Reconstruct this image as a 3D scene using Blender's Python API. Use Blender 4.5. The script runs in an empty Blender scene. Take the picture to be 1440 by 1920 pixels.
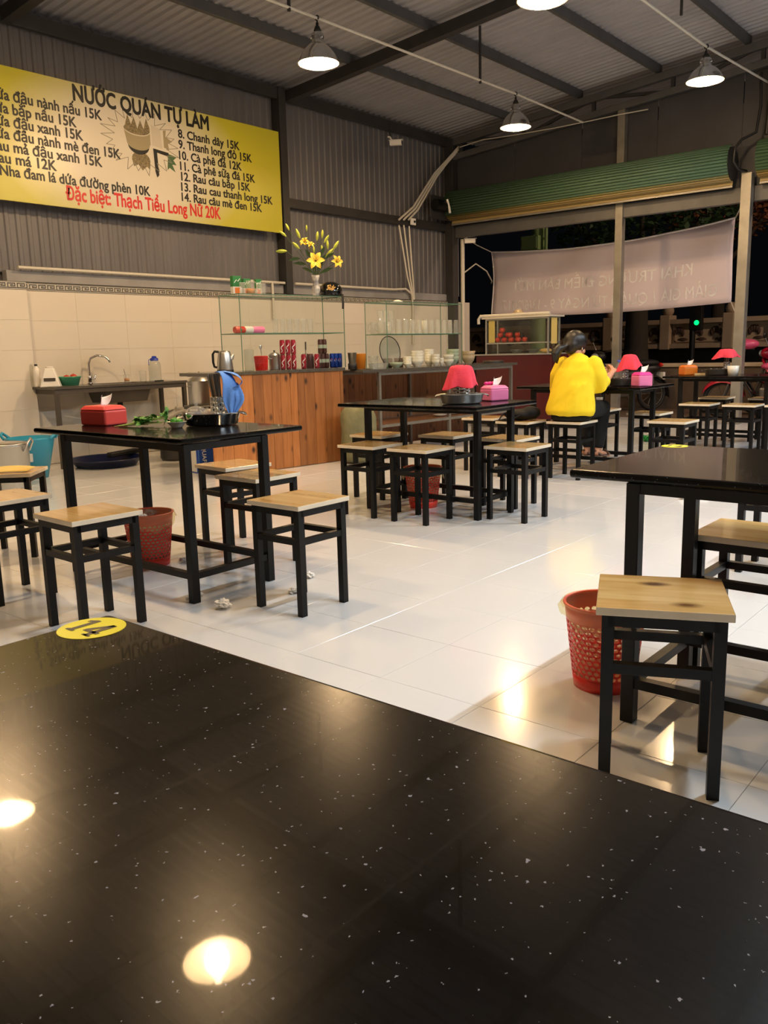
import bpy, bmesh, math, random
from mathutils import Vector, Matrix, Quaternion
R = math.radians
rng = random.Random(7)
SC = bpy.context.scene
COL = SC.collection

# ------------------------------------------------------------------ camera
# room axes: +X runs along the left wall towards the open shop front, +Y points at the left wall
F_PX, PITCH, ROLL, YAW, H = 1589.15, 0.189418676, -0.0252363992, 0.696910269, 1.12
FW = Vector((math.cos(YAW)*math.cos(PITCH), math.sin(YAW)*math.cos(PITCH), -math.sin(PITCH)))
_r = FW.cross(Vector((0, 0, 1))).normalized(); _u = _r.cross(FW)
RT = _r*math.cos(ROLL) + _u*math.sin(ROLL); UP = -_r*math.sin(ROLL) + _u*math.cos(ROLL)
cd = bpy.data.cameras.new('camera'); cam = bpy.data.objects.new('camera', cd); COL.objects.link(cam)
cd.sensor_fit = 'HORIZONTAL'; cd.sensor_width = 36; cd.lens = F_PX/1440*36
cd.clip_start = 0.02; cd.clip_end = 200
cam.matrix_world = Matrix(((RT.x, UP.x, -FW.x, 0), (RT.y, UP.y, -FW.y, 0), (RT.z, UP.z, -FW.z, H), (0, 0, 0, 1)))
SC.camera = cam
CAM = Vector((0, 0, H))

def ray(x, y): return FW + RT*((x-720)/F_PX) - UP*((y-960)/F_PX)
def at_z(x, y, z=0.0): d = ray(x, y); return CAM + d*((z-H)/d.z)
def at_x(x, y, X): d = ray(x, y); return CAM + d*(X/d.x)
def at_y(x, y, Y): d = ray(x, y); return CAM + d*(Y/d.y)
def project(p):
    v = Vector(p)-CAM; w = v.dot(FW)
    return (720+F_PX*v.dot(RT)/w, 960-F_PX*v.dot(UP)/w, w)

# ------------------------------------------------------------------ world and exposure
wd = bpy.data.worlds.new('night'); SC.world = wd; wd.use_nodes = True
wd.node_tree.nodes['Background'].inputs[0].default_value = (0.010, 0.011, 0.014, 1)
wd.node_tree.nodes['Background'].inputs[1].default_value = 0.12
SC.view_settings.view_transform = 'Standard'; SC.view_settings.look = 'None'
SC.view_settings.gamma = 1.0; SC.view_settings.use_curve_mapping = False
SC.view_settings.exposure = 0.42
SC.cycles.transparent_max_bounces = 32
LAMP_W, TUBE_W = 155.0, 80.0           # lamp powers, used in the lamp builders below
WARM, COOL = (1.0, 0.66, 0.34), (0.76, 0.89, 1.0)

# ------------------------------------------------------------------ materials
def S(h):
    h = h.lstrip('#'); c = [int(h[i:i+2], 16)/255 for i in (0, 2, 4)]
    return tuple(((x+0.055)/1.055)**2.4 if x > 0.04045 else x/12.92 for x in c) + (1,)
MATS = {}
def mat(name, col='#808080', rough=0.5, metal=0.0, var=0.0, scale=8.0, bump=0.0, bscale=40.0, coat=0.0, spec=0.5,
        emit=None, estr=0.0, stretch=(1, 1, 1), col2=None, trans=0.0, alpha=1.0, rvar=0.0, sss=0.0, croug=0.05):
    m = bpy.data.materials.new(name); MATS[name] = m; m.use_nodes = True
    nt = m.node_tree; b = nt.nodes['Principled BSDF']
    c = S(col) if isinstance(col, str) else col
    b.inputs['Base Color'].default_value = c; b.inputs['Roughness'].default_value = rough
    b.inputs['Metallic'].default_value = metal; b.inputs['Coat Weight'].default_value = coat
    b.inputs['Coat Roughness'].default_value = croug
    b.inputs['Specular IOR Level'].default_value = spec; b.inputs['Transmission Weight'].default_value = trans
    b.inputs['Alpha'].default_value = alpha
    if emit: b.inputs['Emission Color'].default_value = S(emit) if isinstance(emit, str) else emit; b.inputs['Emission Strength'].default_value = estr
    tc = nt.nodes.new('ShaderNodeTexCoord'); mp = nt.nodes.new('ShaderNodeMapping'); mp.inputs['Scale'].default_value = stretch
    nt.links.new(tc.outputs['Object'], mp.inputs[0])
    if var or col2 or rvar:
        n = nt.nodes.new('ShaderNodeTexNoise'); n.inputs['Scale'].default_value = scale; n.inputs['Detail'].default_value = 5
        nt.links.new(mp.outputs[0], n.inputs['Vector'])
        if var or col2:
            r = nt.nodes.new('ShaderNodeValToRGB'); r.color_ramp.elements[0].position = 0.3; r.color_ramp.elements[1].position = 0.7
            c2 = S(col2) if col2 else tuple(min(1, x*(1+var)) for x in c[:3])+(1,)
            r.color_ramp.elements[0].color = c if col2 else tuple(x*(1-var) for x in c[:3])+(1,); r.color_ramp.elements[1].color = c2
            nt.links.new(n.outputs[0], r.inputs[0]); nt.links.new(r.outputs[0], b.inputs['Base Color'])
        if rvar:
            mr = nt.nodes.new('ShaderNodeMapRange'); mr.inputs[3].default_value = max(0.01, rough-rvar); mr.inputs[4].default_value = rough+rvar
            nt.links.new(n.outputs[0], mr.inputs[0]); nt.links.new(mr.outputs[0], b.inputs['Roughness'])
    if bump:
        n2 = nt.nodes.new('ShaderNodeTexNoise'); n2.inputs['Scale'].default_value = bscale; n2.inputs['Detail'].default_value = 4
        nt.links.new(mp.outputs[0], n2.inputs['Vector'])
        bp = nt.nodes.new('ShaderNodeBump'); bp.inputs['Strength'].default_value = bump; bp.inputs['Distance'].default_value = 0.01
        nt.links.new(n2.outputs[0], bp.inputs['Height']); nt.links.new(bp.outputs[0], b.inputs['Normal'])
    return m
def glass(name, tint=(0.93, 0.97, 0.94), refl=1.0, rough=0.02, haze=0.0, hcol=(0.8, 0.8, 0.78)):
    m = bpy.data.materials.new(name); MATS[name] = m; m.use_nodes = True; nt = m.node_tree; nt.nodes.clear()
    o = nt.nodes.new('ShaderNodeOutputMaterial'); t = nt.nodes.new('ShaderNodeBsdfTransparent'); t.inputs[0].default_value = tint+(1,)
    g = nt.nodes.new('ShaderNodeBsdfGlossy'); g.inputs['Roughness'].default_value = rough
    f = nt.nodes.new('ShaderNodeLayerWeight'); f.inputs[0].default_value = 0.5
    pw_ = nt.nodes.new('ShaderNodeMath'); pw_.operation = 'POWER'; pw_.inputs[1].default_value = 4.0; nt.links.new(f.outputs['Facing'], pw_.inputs[0])
    mu = nt.nodes.new('ShaderNodeMath'); mu.operation = 'MULTIPLY_ADD'; mu.inputs[1].default_value = 0.75*refl; mu.inputs[2].default_value = 0.045*refl; mu.use_clamp = True; nt.links.new(pw_.outputs[0], mu.inputs[0])
    mx = nt.nodes.new('ShaderNodeMixShader'); nt.links.new(mu.outputs[0], mx.inputs[0]); nt.links.new(t.outputs[0], mx.inputs[1]); nt.links.new(g.outputs[0], mx.inputs[2])
    last = mx
    if haze:
        d = nt.nodes.new('ShaderNodeBsdfDiffuse'); d.inputs[0].default_value = hcol+(1,)
        m2 = nt.nodes.new('ShaderNodeMixShader'); m2.inputs[0].default_value = haze
        nt.links.new(mx.outputs[0], m2.inputs[1]); nt.links.new(d.outputs[0], m2.inputs[2]); last = m2
    nt.links.new(last.outputs[0], o.inputs[0]); return m
def wood(name, a, b, knot, scale=3.0, rough=0.35, axis=0, coat=0.0, perobj=0.0):
    m = mat(name, a, rough, coat=coat); nt = m.node_tree; bs = nt.nodes['Principled BSDF']
    tc = nt.nodes.new('ShaderNodeTexCoord'); oi = nt.nodes.new('ShaderNodeObjectInfo')
    ad = nt.nodes.new('ShaderNodeVectorMath'); ad.operation = 'ADD'
    sc = nt.nodes.new('ShaderNodeVectorMath'); sc.operation = 'SCALE'; sc.inputs[3].default_value = 7.3
    cx = nt.nodes.new('ShaderNodeCombineXYZ')
    for i in range(3): nt.links.new(oi.outputs['Random'], cx.inputs[i])
    nt.links.new(cx.outputs[0], sc.inputs[0]); nt.links.new(tc.outputs['Object'], ad.inputs[0]); nt.links.new(sc.outputs[0], ad.inputs[1])
    mp = nt.nodes.new('ShaderNodeMapping'); s = [9, 9, 9]; s[axis] = 0.9; mp.inputs['Scale'].default_value = s
    nt.links.new(ad.outputs[0], mp.inputs[0])
    n = nt.nodes.new('ShaderNodeTexNoise'); n.inputs['Scale'].default_value = scale; n.inputs['Detail'].default_value = 6; n.inputs['Distortion'].default_value = 0.6
    nt.links.new(mp.outputs[0], n.inputs['Vector'])
    r = nt.nodes.new('ShaderNodeValToRGB'); r.color_ramp.elements[0].position = 0.32; r.color_ramp.elements[1].position = 0.68
    r.color_ramp.elements[0].color = S(a); r.color_ramp.elements[1].color = S(b); nt.links.new(n.outputs[0], r.inputs[0])
    v = nt.nodes.new('ShaderNodeTexVoronoi'); mp2 = nt.nodes.new('ShaderNodeMapping'); s2 = [7, 7, 7]; s2[axis] = 4; mp2.inputs['Scale'].default_value = s2
    nt.links.new(ad.outputs[0], mp2.inputs[0]); nt.links.new(mp2.outputs[0], v.inputs['Vector']); v.inputs['Scale'].default_value = 1.0
    r2 = nt.nodes.new('ShaderNodeValToRGB'); r2.color_ramp.elements[0].position = 0.06; r2.color_ramp.elements[1].position = 0.20
    r2.color_ramp.elements[0].color = (1, 1, 1, 1); r2.color_ramp.elements[1].color = (0, 0, 0, 1); nt.links.new(v.outputs['Distance'], r2.inputs[0])
    mx = nt.nodes.new('ShaderNodeMix'); mx.data_type = 'RGBA'; nt.links.new(r2.outputs[0], mx.inputs[0]); nt.links.new(r.outputs[0], mx.inputs[6]); mx.inputs[7].default_value = S(knot)
    out = mx.outputs[2]
    if perobj:
        hs = nt.nodes.new('ShaderNodeHueSaturation'); mr = nt.nodes.new('ShaderNodeMapRange'); mr.inputs[3].default_value = 1-perobj; mr.inputs[4].default_value = 1+perobj*0.5
        nt.links.new(oi.outputs['Random'], mr.inputs[0]); nt.links.new(mr.outputs[0], hs.inputs['Value']); nt.links.new(out, hs.inputs['Color']); out = hs.outputs[0]
    nt.links.new(out, bs.inputs['Base Color'])
    return m
def granite(name, base, fleck, big, rough=0.1, amt=0.035):
    m = mat(name, base, rough, spec=0.5, coat=0.32 if rough > 0.2 else 0.0, croug=0.03); m.node_tree.nodes['Principled BSDF'].inputs['Specular IOR Level'].default_value = 0.055 if rough > 0.2 else 0.5; nt = m.node_tree; bs = nt.nodes['Principled BSDF']
    tc = nt.nodes.new('ShaderNodeTexCoord')
    def cells(scale, lim, seed):
        v = nt.nodes.new('ShaderNodeTexVoronoi'); v.inputs['Scale'].default_value = scale
        mp = nt.nodes.new('ShaderNodeMapping'); mp.inputs['Location'].default_value = (seed, seed*1.7, seed*0.3); nt.links.new(tc.outputs['Object'], mp.inputs[0])
        wn = nt.nodes.new('ShaderNodeTexNoise'); wn.inputs['Scale'].default_value = scale*1.3; nt.links.new(mp.outputs[0], wn.inputs['Vector'])
        wa = nt.nodes.new('ShaderNodeVectorMath'); wa.operation = 'MULTIPLY_ADD'; wa.inputs[1].default_value = (1.3/scale,)*3; nt.links.new(wn.outputs['Color'], wa.inputs[0]); nt.links.new(mp.outputs[0], wa.inputs[2]); nt.links.new(wa.outputs[0], v.inputs['Vector'])
        sp = nt.nodes.new('ShaderNodeSeparateColor'); nt.links.new(v.outputs['Color'], sp.inputs[0])
        a = nt.nodes.new('ShaderNodeMath'); a.operation = 'GREATER_THAN'; a.inputs[1].default_value = lim; nt.links.new(sp.outputs[0], a.inputs[0])
        d = nt.nodes.new('ShaderNodeMath'); d.operation = 'LESS_THAN'; d.inputs[1].default_value = 0.30; nt.links.new(v.outputs['Distance'], d.inputs[0])
        p = nt.nodes.new('ShaderNodeMath'); p.operation = 'MULTIPLY'; nt.links.new(a.outputs[0], p.inputs[0]); nt.links.new(d.outputs[0], p.inputs[1]); return p.outputs[0]
    n = nt.nodes.new('ShaderNodeTexNoise'); n.inputs['Scale'].default_value = 130; n.inputs['Detail'].default_value = 3; nt.links.new(tc.outputs['Object'], n.inputs['Vector'])
    r = nt.nodes.new('ShaderNodeValToRGB'); r.color_ramp.elements[0].position = 0.45; r.color_ramp.elements[1].position = 0.75
    r.color_ramp.elements[0].color = S(base); r.color_ramp.elements[1].color = S(big); nt.links.new(n.outputs[0], r.inputs[0])
    m1 = nt.nodes.new('ShaderNodeMix'); m1.data_type = 'RGBA'; nt.links.new(cells(330, 1-amt, 0.0), m1.inputs[0]); nt.links.new(r.outputs[0], m1.inputs[6]); m1.inputs[7].default_value = S(fleck)
    m2 = nt.nodes.new('ShaderNodeMix'); m2.data_type = 'RGBA'; nt.links.new(cells(190, 1-amt*0.30, 3.1), m2.inputs[0]); nt.links.new(m1.outputs[2], m2.inputs[6]); m2.inputs[7].default_value = S(fleck)
    nt.links.new(m2.outputs[2], bs.inputs['Base Color'])
    return m

M = MATS
mat('floor_tile', '#dcdcdb', 0.15, var=0.012, scale=3, coat=0.22, rvar=0.05, croug=0.06)
mat('grout', '#b5b2ac', 0.8)
mat('cream_tile', '#d9d2c6', 0.09, var=0.015, scale=2, coat=0.4)
mat('border_light', '#b9b4a8', 0.25); mat('border_dark', '#35342f', 0.3)
mat('plaster', '#b9b2a6', 0.8, var=0.06, scale=3)
mat('sheet', '#636266', 0.55, metal=0.1, var=0.10, scale=2.5, stretch=(1, 1, 0.3))
mat('roof_sheet', '#a3a2a6', 0.5, metal=0.1, var=0.08, scale=2.0, stretch=(1, 0.3, 1))
mat('front_sheet', '#3a3a3e', 0.6, metal=0.0, var=0.15, scale=2)
mat('steel_grey', '#5c5c5c', 0.5, metal=0.4, var=0.10, scale=5)
mat('steel_dark', '#3b3a3a', 0.5, metal=0.4, var=0.12, scale=5)
mat('galv', '#8f8b82', 0.38, metal=0.55, var=0.14, scale=6)
mat('pvc', '#c9c4b8', 0.45); mat('white_plastic', '#e6e3dc', 0.4); mat('cable_black', '#0c0c0c', 0.5)
mat('black_paint', '#060607', 0.42, bump=0.03, bscale=90, spec=0.3)
wood('seat_wood', '#c59a58', '#dcb97c', '#5b3216', axis=1, rough=0.22, coat=0.5, perobj=0.10)
mat('seat_edge', '#ded0b8', 0.5, var=0.06, scale=20)
granite('black_granite', '#030303', '#8f8f98', '#0a0a0b', 0.24, 0.026)
granite('counter_granite', '#55524c', '#8c877c', '#211f1d', 0.18, 0.2)
wood('plank_orange', '#a5662f', '#bf7d42', '#2c1408', axis=2, rough=0.5, perobj=0.38)
wood('plank_brown', '#8a5a38', '#a06d45', '#24120a', axis=2, rough=0.55, perobj=0.22)
mat('chrome', '#d6d6d6', 0.10, metal=1.0); mat('stainless', '#c9c8c4', 0.3, metal=0.9, rvar=0.06, scale=12); mat('alu', '#b9bbba', 0.35, metal=0.8)
mat('dark_steel', '#57514a', 0.4, metal=0.5); mat('chopstick_steel', '#8d857a', 0.35, metal=0.7); mat('girt', '#8a8a8c', 0.55, var=0.12, scale=4)
mat('green_slat', '#46634c', 0.5, var=0.08, scale=3, stretch=(1, 0.2, 1)); mat('yellow_slat', '#94804f', 0.5, var=0.07, scale=3, stretch=(1, 0.2, 1)); mat('olive_slat', '#6a6838', 0.45)
mat('red_plastic', '#cf2a22', 0.35); mat('bin_red', '#e53a2b', 0.32); mat('pink_plastic', '#e27aa8', 0.35); mat('hot_pink', '#e0318f', 0.4); mat('orange_plastic', '#dd7a28', 0.35); mat('clear_red', '#e0514c', 0.3)
mat('tissue', '#f1efea', 0.9); mat('crumpled', '#eceae4', 0.9)
mat('blue_cloth', '#6a9be4', 0.95, bump=0.5, bscale=260); mat('pink_cloth', '#ea4458', 0.95, bump=0.5, bscale=260)
mat('herb', '#4c8a2d', 0.5, var=0.3, scale=20); mat('herb_stem', '#7f9b45', 0.5); mat('lime', '#3f8a26', 0.35, var=0.2, scale=15)
mat('ceramic', '#e4ddcf', 0.25); mat('celadon', '#a9b4a0', 0.3); mat('tan_ceramic', '#a89576', 0.4)
glass('thin_glass'); glass('case_glass', (0.955, 0.98, 0.965), 0.9); glass('jar_glass', (0.965, 0.975, 0.965), 2.0, 0.03, 0.17, (0.9, 0.86, 0.8))
mat('glass_rim', '#cfd6d0', 0.1, spec=0.8); mat('glass_edge', '#567a66', 0.15, spec=0.6); glass('clear_plastic', (0.86, 0.88, 0.86), 1.2, 0.06, 0.10)
mat('blue_tub', '#2a93b8', 0.4); mat('teal', '#4fa583', 0.35); mat('blue_cap', '#1c37a6', 0.35); mat('blue_basin', '#0b1336', 0.3)
mat('sack', '#757354', 0.9, var=0.18, scale=9, bump=0.7, bscale=38)
mat('carton_blue', '#1c4aa8', 0.5); mat('carton_white', '#dcdad4', 0.6); mat('ink_white', '#f2f2f2', 0.6); mat('paper_yellow', '#d8bd6c', 0.8)
mat('maroon', '#4d1519', 0.35, var=0.1, scale=4); mat('apple', '#b3211b', 0.3, col2='#cf4a2a', scale=5)
mat('banner', '#ddd0d8', 0.8, bump=0.05, bscale=12); mat('banner_ink', '#fbf8fa', 0.8)
mat('yellow_knit', '#efd01d', 0.85, bump=0.25, bscale=220); mat('black_cloth', '#0b0b0c', 0.85); mat('skin', '#c98f6c', 0.5); mat('hair', '#120d0b', 0.4, bump=0.4, bscale=60, stretch=(1, 1, 0.2)); mat('leather_brown', '#5b4030', 0.5); mat('bag_black', '#070708', 0.6, spec=0.2)
mat('sticker', '#f3e21a', 0.35); mat('ink_black', '#0b0b0b', 0.5); mat('ink_red', '#c2201c', 0.5)
mat('helmet', '#0a0b0c', 0.12, coat=0.6); mat('gold_print', '#c49a4e', 0.4)
mat('lily', '#f6d94e', 0.5, col2='#efc63a', scale=8); mat('bud', '#b9bf3e', 0.5, col2='#8fa23a', scale=12); mat('leaf', '#2f4a22', 0.45); mat('stamen', '#6b3a14', 0.6)
mat('vase_blue', '#d9d6ce', 0.15, col2='#2f3550', scale=16)
mat('can_red', '#b11330', 0.28, metal=0.4); mat('can_brown', '#5c3a33', 0.3, metal=0.4); mat('can_blue', '#1a3f9c', 0.28, metal=0.4); mat('cup_orange', '#e08a2a', 0.4); mat('carton_green', '#1f7a36', 0.45); mat('juice', '#d58b22', 0.3)
mat('bulb', '#ffffff', 0.3, emit=(1.0, 0.72, 0.40, 1), estr=70.0); mat('tube_glow', '#ffffff', 0.3, emit=(0.80, 0.91, 1.0, 1), estr=42.0)
mat('reflector', '#c9c9c6', 0.16, metal=1.0); mat('reflector_inner', '#e2ded4', 0.5, metal=0.55)
mat('asphalt', '#2d2824', 0.8, var=0.2, scale=2); mat('pavement', '#5a4a3c', 0.7, var=0.15, scale=2)
mat('balustrade', '#b9a68c', 0.7, var=0.1, scale=3); mat('lotus', '#4b3a30', 0.7); mat('bark', '#3a352c', 0.9, bump=0.6, bscale=15); mat('foliage', '#2e4a26', 0.6); mat('foliage_brown', '#7a4f34', 0.6)
mat('box_green', '#8fae72', 0.5); mat('signal_green', '#0a3a20', 0.4, emit=(0.0, 0.9, 0.12, 1), estr=2.2); mat('lamp_red', '#aa1111', 0.4, emit=(1, 0.05, 0.03, 1), estr=3.0)
mat('bike_red', '#a3122a', 0.25, coat=0.5); mat('bike_pink', '#c2486b', 0.4); mat('rubber', '#0b0b0b', 0.7); mat('headlight', '#c8d0d8', 0.1, metal=0.6)
mat('tile_grout', '#cfc7ba', 0.7); mat('print_grey', '#b9b2a2', 0.6); mat('print_bean', '#8a7c5a', 0.6, col2='#4b432f', scale=70); mat('print_bowl', '#8f8568', 0.6); mat('print_green', '#3c5a3a', 0.6); mat('print_line', '#7d776a', 0.6)
mat('brick_orange', '#b58b2c', 0.6)
# printed gradient of the menu board: yellow edges, pale middle
bm_ = mat('menu_print', '#c9c23a', 0.33); nt = bm_.node_tree
tcn = nt.nodes.new('ShaderNodeTexCoord'); mpn = nt.nodes.new('ShaderNodeMapping'); mpn.inputs['Location'].default_value = (0, 0, 0); mpn.inputs['Scale'].default_value = (0.60, 0.0, 1.05)
gr = nt.nodes.new('ShaderNodeTexGradient'); gr.gradient_type = 'SPHERICAL'; rp = nt.nodes.new('ShaderNodeValToRGB')
rp.color_ramp.elements[0].position = 0.02; rp.color_ramp.elements[0].color = S('#b3ad2c'); rp.color_ramp.elements[1].position = 0.50; rp.color_ramp.elements[1].color = S('#c6c0b2')
nt.links.new(tcn.outputs['Object'], mpn.inputs[0]); nt.links.new(mpn.outputs[0], gr.inputs[0]); nt.links.new(gr.outputs[0], rp.inputs[0]); nt.links.new(rp.outputs[0], nt.nodes['Principled BSDF'].inputs['Base Color'])

# ------------------------------------------------------------------ mesh helpers
class MB:
    def __init__(s): s.v = []; s.f = []; s.m = []; s.s = []; s.T = Matrix.Identity(4)
    def add(s, vs, fs, mi=0, smooth=False):
        o = len(s.v); s.v += [tuple(s.T @ Vector(v)) for v in vs]
        for f in fs: s.f.append(tuple(o+i for i in f)); s.m.append(mi); s.s.append(smooth)
        return s
    def box(s, x0, x1, y0, y1, z0, z1, mi=0):
        v = [(x, y, z) for z in (z0, z1) for y in (y0, y1) for x in (x0, x1)]
        return s.add(v, [(0, 2, 3, 1), (4, 5, 7, 6), (0, 1, 5, 4), (2, 6, 7, 3), (0, 4, 6, 2), (1, 3, 7, 5)], mi)
    def bar(s, p0, p1, w, h=None, mi=0, up=(0, 0, 1)):
        h = h or w; p0 = Vector(p0); p1 = Vector(p1); d = (p1-p0).normalized(); u = Vector(up)
        if abs(d.dot(u)) > 0.98: u = Vector((1, 0, 0))
        a = d.cross(u).normalized(); b = a.cross(d)
        v = [p+a*(i*w/2)+b*(j*h/2) for p in (p0, p1) for i, j in ((-1, -1), (1, -1), (1, 1), (-1, 1))]
        return s.add(v, [(3, 2, 1, 0), (4, 5, 6, 7), (0, 1, 5, 4), (1, 2, 6, 5), (2, 3, 7, 6), (3, 0, 4, 7)], mi)
    def tube(s, pts, r, n=8, mi=0, cap=True, closed=False, flat=1.0):
        P = [Vector(p) for p in pts]; k = len(P); rs = r if isinstance(r, (list, tuple)) else [r]*k; vs = []; u = None
        for i in range(k):
            d = (P[(i+1) % k]-P[i-1]) if closed else (P[min(i+1, k-1)]-P[max(i-1, 0)])
            d = d.normalized() if d.length > 1e-9 else Vector((0, 0, 1))
            if u is None:
                u = Vector((0, 0, 1)) if abs(d.z) < 0.9 else Vector((1, 0, 0))
            a = (u-d*u.dot(d)).normalized(); u = a; b = d.cross(a)
            for j in range(n):
                t = 2*math.pi*j/n; vs.append(P[i]+(a*math.cos(t)*flat+b*math.sin(t))*rs[i])
        fs = []
        for i in range(k if closed else k-1):
            for j in range(n): fs.append((i*n+j, i*n+(j+1) % n, ((i+1) % k)*n+(j+1) % n, ((i+1) % k)*n+j))
        s.add(vs, fs, mi, True)
        if cap and not closed: s.add(vs[:n], [tuple(range(n))[::-1]], mi); s.add(vs[-n:], [tuple(range(n))], mi)
        return s
    def lathe(s, prof, n=24, c=(0, 0, 0), mi=0, sx=1.0, sy=1.0, smooth=True):
        vs = []; fs = []; c = Vector(c)
        for r, z in prof:
            for j in range(n):
                t = 2*math.pi*j/n; vs.append(c+Vector((r*math.cos(t)*sx, r*math.sin(t)*sy, z)))
        for i in range(len(prof)-1):
            for j in range(n): fs.append((i*n+j, i*n+(j+1) % n, (i+1)*n+(j+1) % n, (i+1)*n+j))
        s.add(vs, fs, mi, smooth)
        if prof[0][0] > 1e-5: pass
        return s
    def disc(s, r, z=0, n=24, c=(0, 0, 0), mi=0, sx=1, sy=1):
        c = Vector(c); return s.add([c+Vector((r*math.cos(2*math.pi*j/n)*sx, r*math.sin(2*math.pi*j/n)*sy, z)) for j in range(n)], [tuple(range(n))], mi)
    def prism(s, poly, h, mi=0):
        n = len(poly); v = [(x, y, 0) for x, y in poly]+[(x, y, h) for x, y in poly]
        return s.add(v, [tuple(range(n))[::-1], tuple(range(n, 2*n))]+[(i, (i+1) % n, n+(i+1) % n, n+i) for i in range(n)], mi)
    def grid(s, fn, nu, nv, mi=0, smooth=True, wrap=False):
        vs = [fn(i/(nu-1), j/(nv-1)) for j in range(nv) for i in range(nu)]
        return s.add(vs, [(j*nu+i, j*nu+i+1, (j+1)*nu+i+1, (j+1)*nu+i) for j in range(nv-1) for i in range(nu-1)], mi, smooth)
    def ball(s, c, r, n=12, k=8, mi=0, sx=1, sy=1, sz=1):
        return s.lathe([(max(1e-4, r*math.sin(math.pi*i/k)), -r*sz*math.cos(math.pi*i/k)) for i in range(k+1)], n, c, mi, sx, sy)
    def mesh(s, name, mats):
        me = bpy.data.meshes.new(name); me.from_pydata(s.v, [], s.f)
        for m in (mats if isinstance(mats, (list, tuple)) else [mats]): me.materials.append(MATS[m] if isinstance(m, str) else m)
        me.polygons.foreach_set('material_index', s.m); me.polygons.foreach_set('use_smooth', s.s); me.update(); return me
    def build(s, name, mats, parent=None, bevel=0.0, seg=2, solid=0.0, sub=0):
        o = obj(name, s.mesh(name, mats), parent)
        if solid: md = o.modifiers.new('thick', 'SOLIDIFY'); md.thickness = solid; md.offset = 0
        if bevel: md = o.modifiers.new('bevel', 'BEVEL'); md.width = bevel; md.segments = seg; md.limit_method = 'ANGLE'; md.angle_limit = R(40)
        if sub: md = o.modifiers.new('sub', 'SUBSURF'); md.levels = sub; md.render_levels = sub
        return o
def obj(name, me, parent=None, loc=None):
    o = bpy.data.objects.new(name, me); COL.objects.link(o)
    if parent: o.parent = parent
    if loc is not None: o.location = loc
    return o
def tag(o, label=None, cat=None, group=None, kind=None):
    if label: o['label'] = label
    if cat: o['category'] = cat
    if group: o['group'] = group
    if kind: o['kind'] = kind
    return o
def thing(name, label, cat, loc=(0, 0, 0), rz=0.0, group=None):
    o = bpy.data.objects.new(name, None); COL.objects.link(o); o.empty_display_size = 0.1
    o.location = loc; o.rotation_euler = (0, 0, rz); return tag(o, label, cat, group)
def struct(o): o['kind'] = 'structure'; return o
KIDS = {}
def copy_tree(o, parent=None):
    c = o.copy(); COL.objects.link(c)
    if parent: c.parent = parent
    for ch in o.children: copy_tree(ch, c)
    return c
def again(o, loc, rz=0.0, label=None, group=None, scale=None):
    c = copy_tree(o); c.location = loc; c.rotation_euler = (0, 0, rz)
    if label: c['label'] = label
    if group: c['group'] = group
    if scale: c.scale = scale
    return c
def text_curve(body, size=1.0, bold=0.0, ext=0.0008, res=3):
    if len(body) > 1 and any(q in body for q in 'ỚớỜờ'):      # set such strings letter by letter
        i0 = xspan(text_curve('I', size, 0, ext, 1))[1]; b = MB()
        for i, ch in enumerate(body):
            if ch == ' ': continue
            x = xspan(text_curve(body[:i].translate(str.maketrans('ỚớỜờ', 'ƠơƠơ'))+'I', size, 0, ext, 1))[1]-i0; me = text_curve(ch, size, bold, ext, res)
            b.add([v.co+Vector((x, 0, 0)) for v in me.vertices], [tuple(p.vertices) for p in me.polygons]); bpy.data.meshes.remove(me)
        return b.mesh('lettering', 'ink_black')
    c = bpy.data.curves.new('lettering', 'FONT'); c.body = body; c.size = size; c.offset = 0.004*size if any(q in body for q in 'ỚớỜờ') else 0.0; c.extrude = ext; c.resolution_u = res
    o = bpy.data.objects.new('lettering', c); COL.objects.link(o); bpy.context.view_layer.update()
    dg = bpy.context.evaluated_depsgraph_get(); me = bpy.data.meshes.new_from_object(o.evaluated_get(dg))
    bpy.data.objects.remove(o); bpy.data.curves.remove(c)
    if bold:                                       # thicken the strokes
        b = MB(); vs = [v.co.copy() for v in me.vertices]; fs = [tuple(p.vertices) for p in me.polygons]
        for dx, dy in ((0, 0), (-bold, 0), (bold, 0), (0, -bold), (0, bold), (-bold*.7, -bold*.7), (bold*.7, bold*.7), (-bold*.7, bold*.7), (bold*.7, -bold*.7)): k_ = len(b.f); b.add([v+Vector((dx, dy, k_/len(fs)*0.00012)) for v in vs], fs)
        bpy.data.meshes.remove(me); me = b.mesh('lettering', 'ink_black')
    return me
def xspan(me): xs = [v.co.x for v in me.vertices]; return min(xs), max(xs)
def text_obj(body, size, m, parent, matrix, bold=0.0, name='lettering'):
    me = text_curve(body, size, bold); me.materials.clear(); me.materials.append(MATS[m])
    o = obj(name, me, parent); o.matrix_local = matrix; return o
def fused(parts, name, m, parent, voxel=0.012, smooth=6):
    """one continuous surface grown from overlapping closed pieces"""
    o = parts.build(name+'_raw', m); md = o.modifiers.new('r', 'REMESH'); md.mode = 'VOXEL'; md.voxel_size = voxel; md.use_smooth_shade = True
    sm = o.modifiers.new('s', 'SMOOTH'); sm.iterations = smooth; sm.factor = 0.5
    bpy.context.view_layer.update(); dg = bpy.context.evaluated_depsgraph_get(); me = bpy.data.meshes.new_from_object(o.evaluated_get(dg))
    old = o.data; bpy.data.objects.remove(o); bpy.data.meshes.remove(old); me.name = name
    return obj(name, me, parent)
# ================================================================== the shell
YW, XF = 8.55, 12.1                       # left wall face, shop front plane
def roof_z(y): return 4.52 + 0.08*(YW-y)
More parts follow.
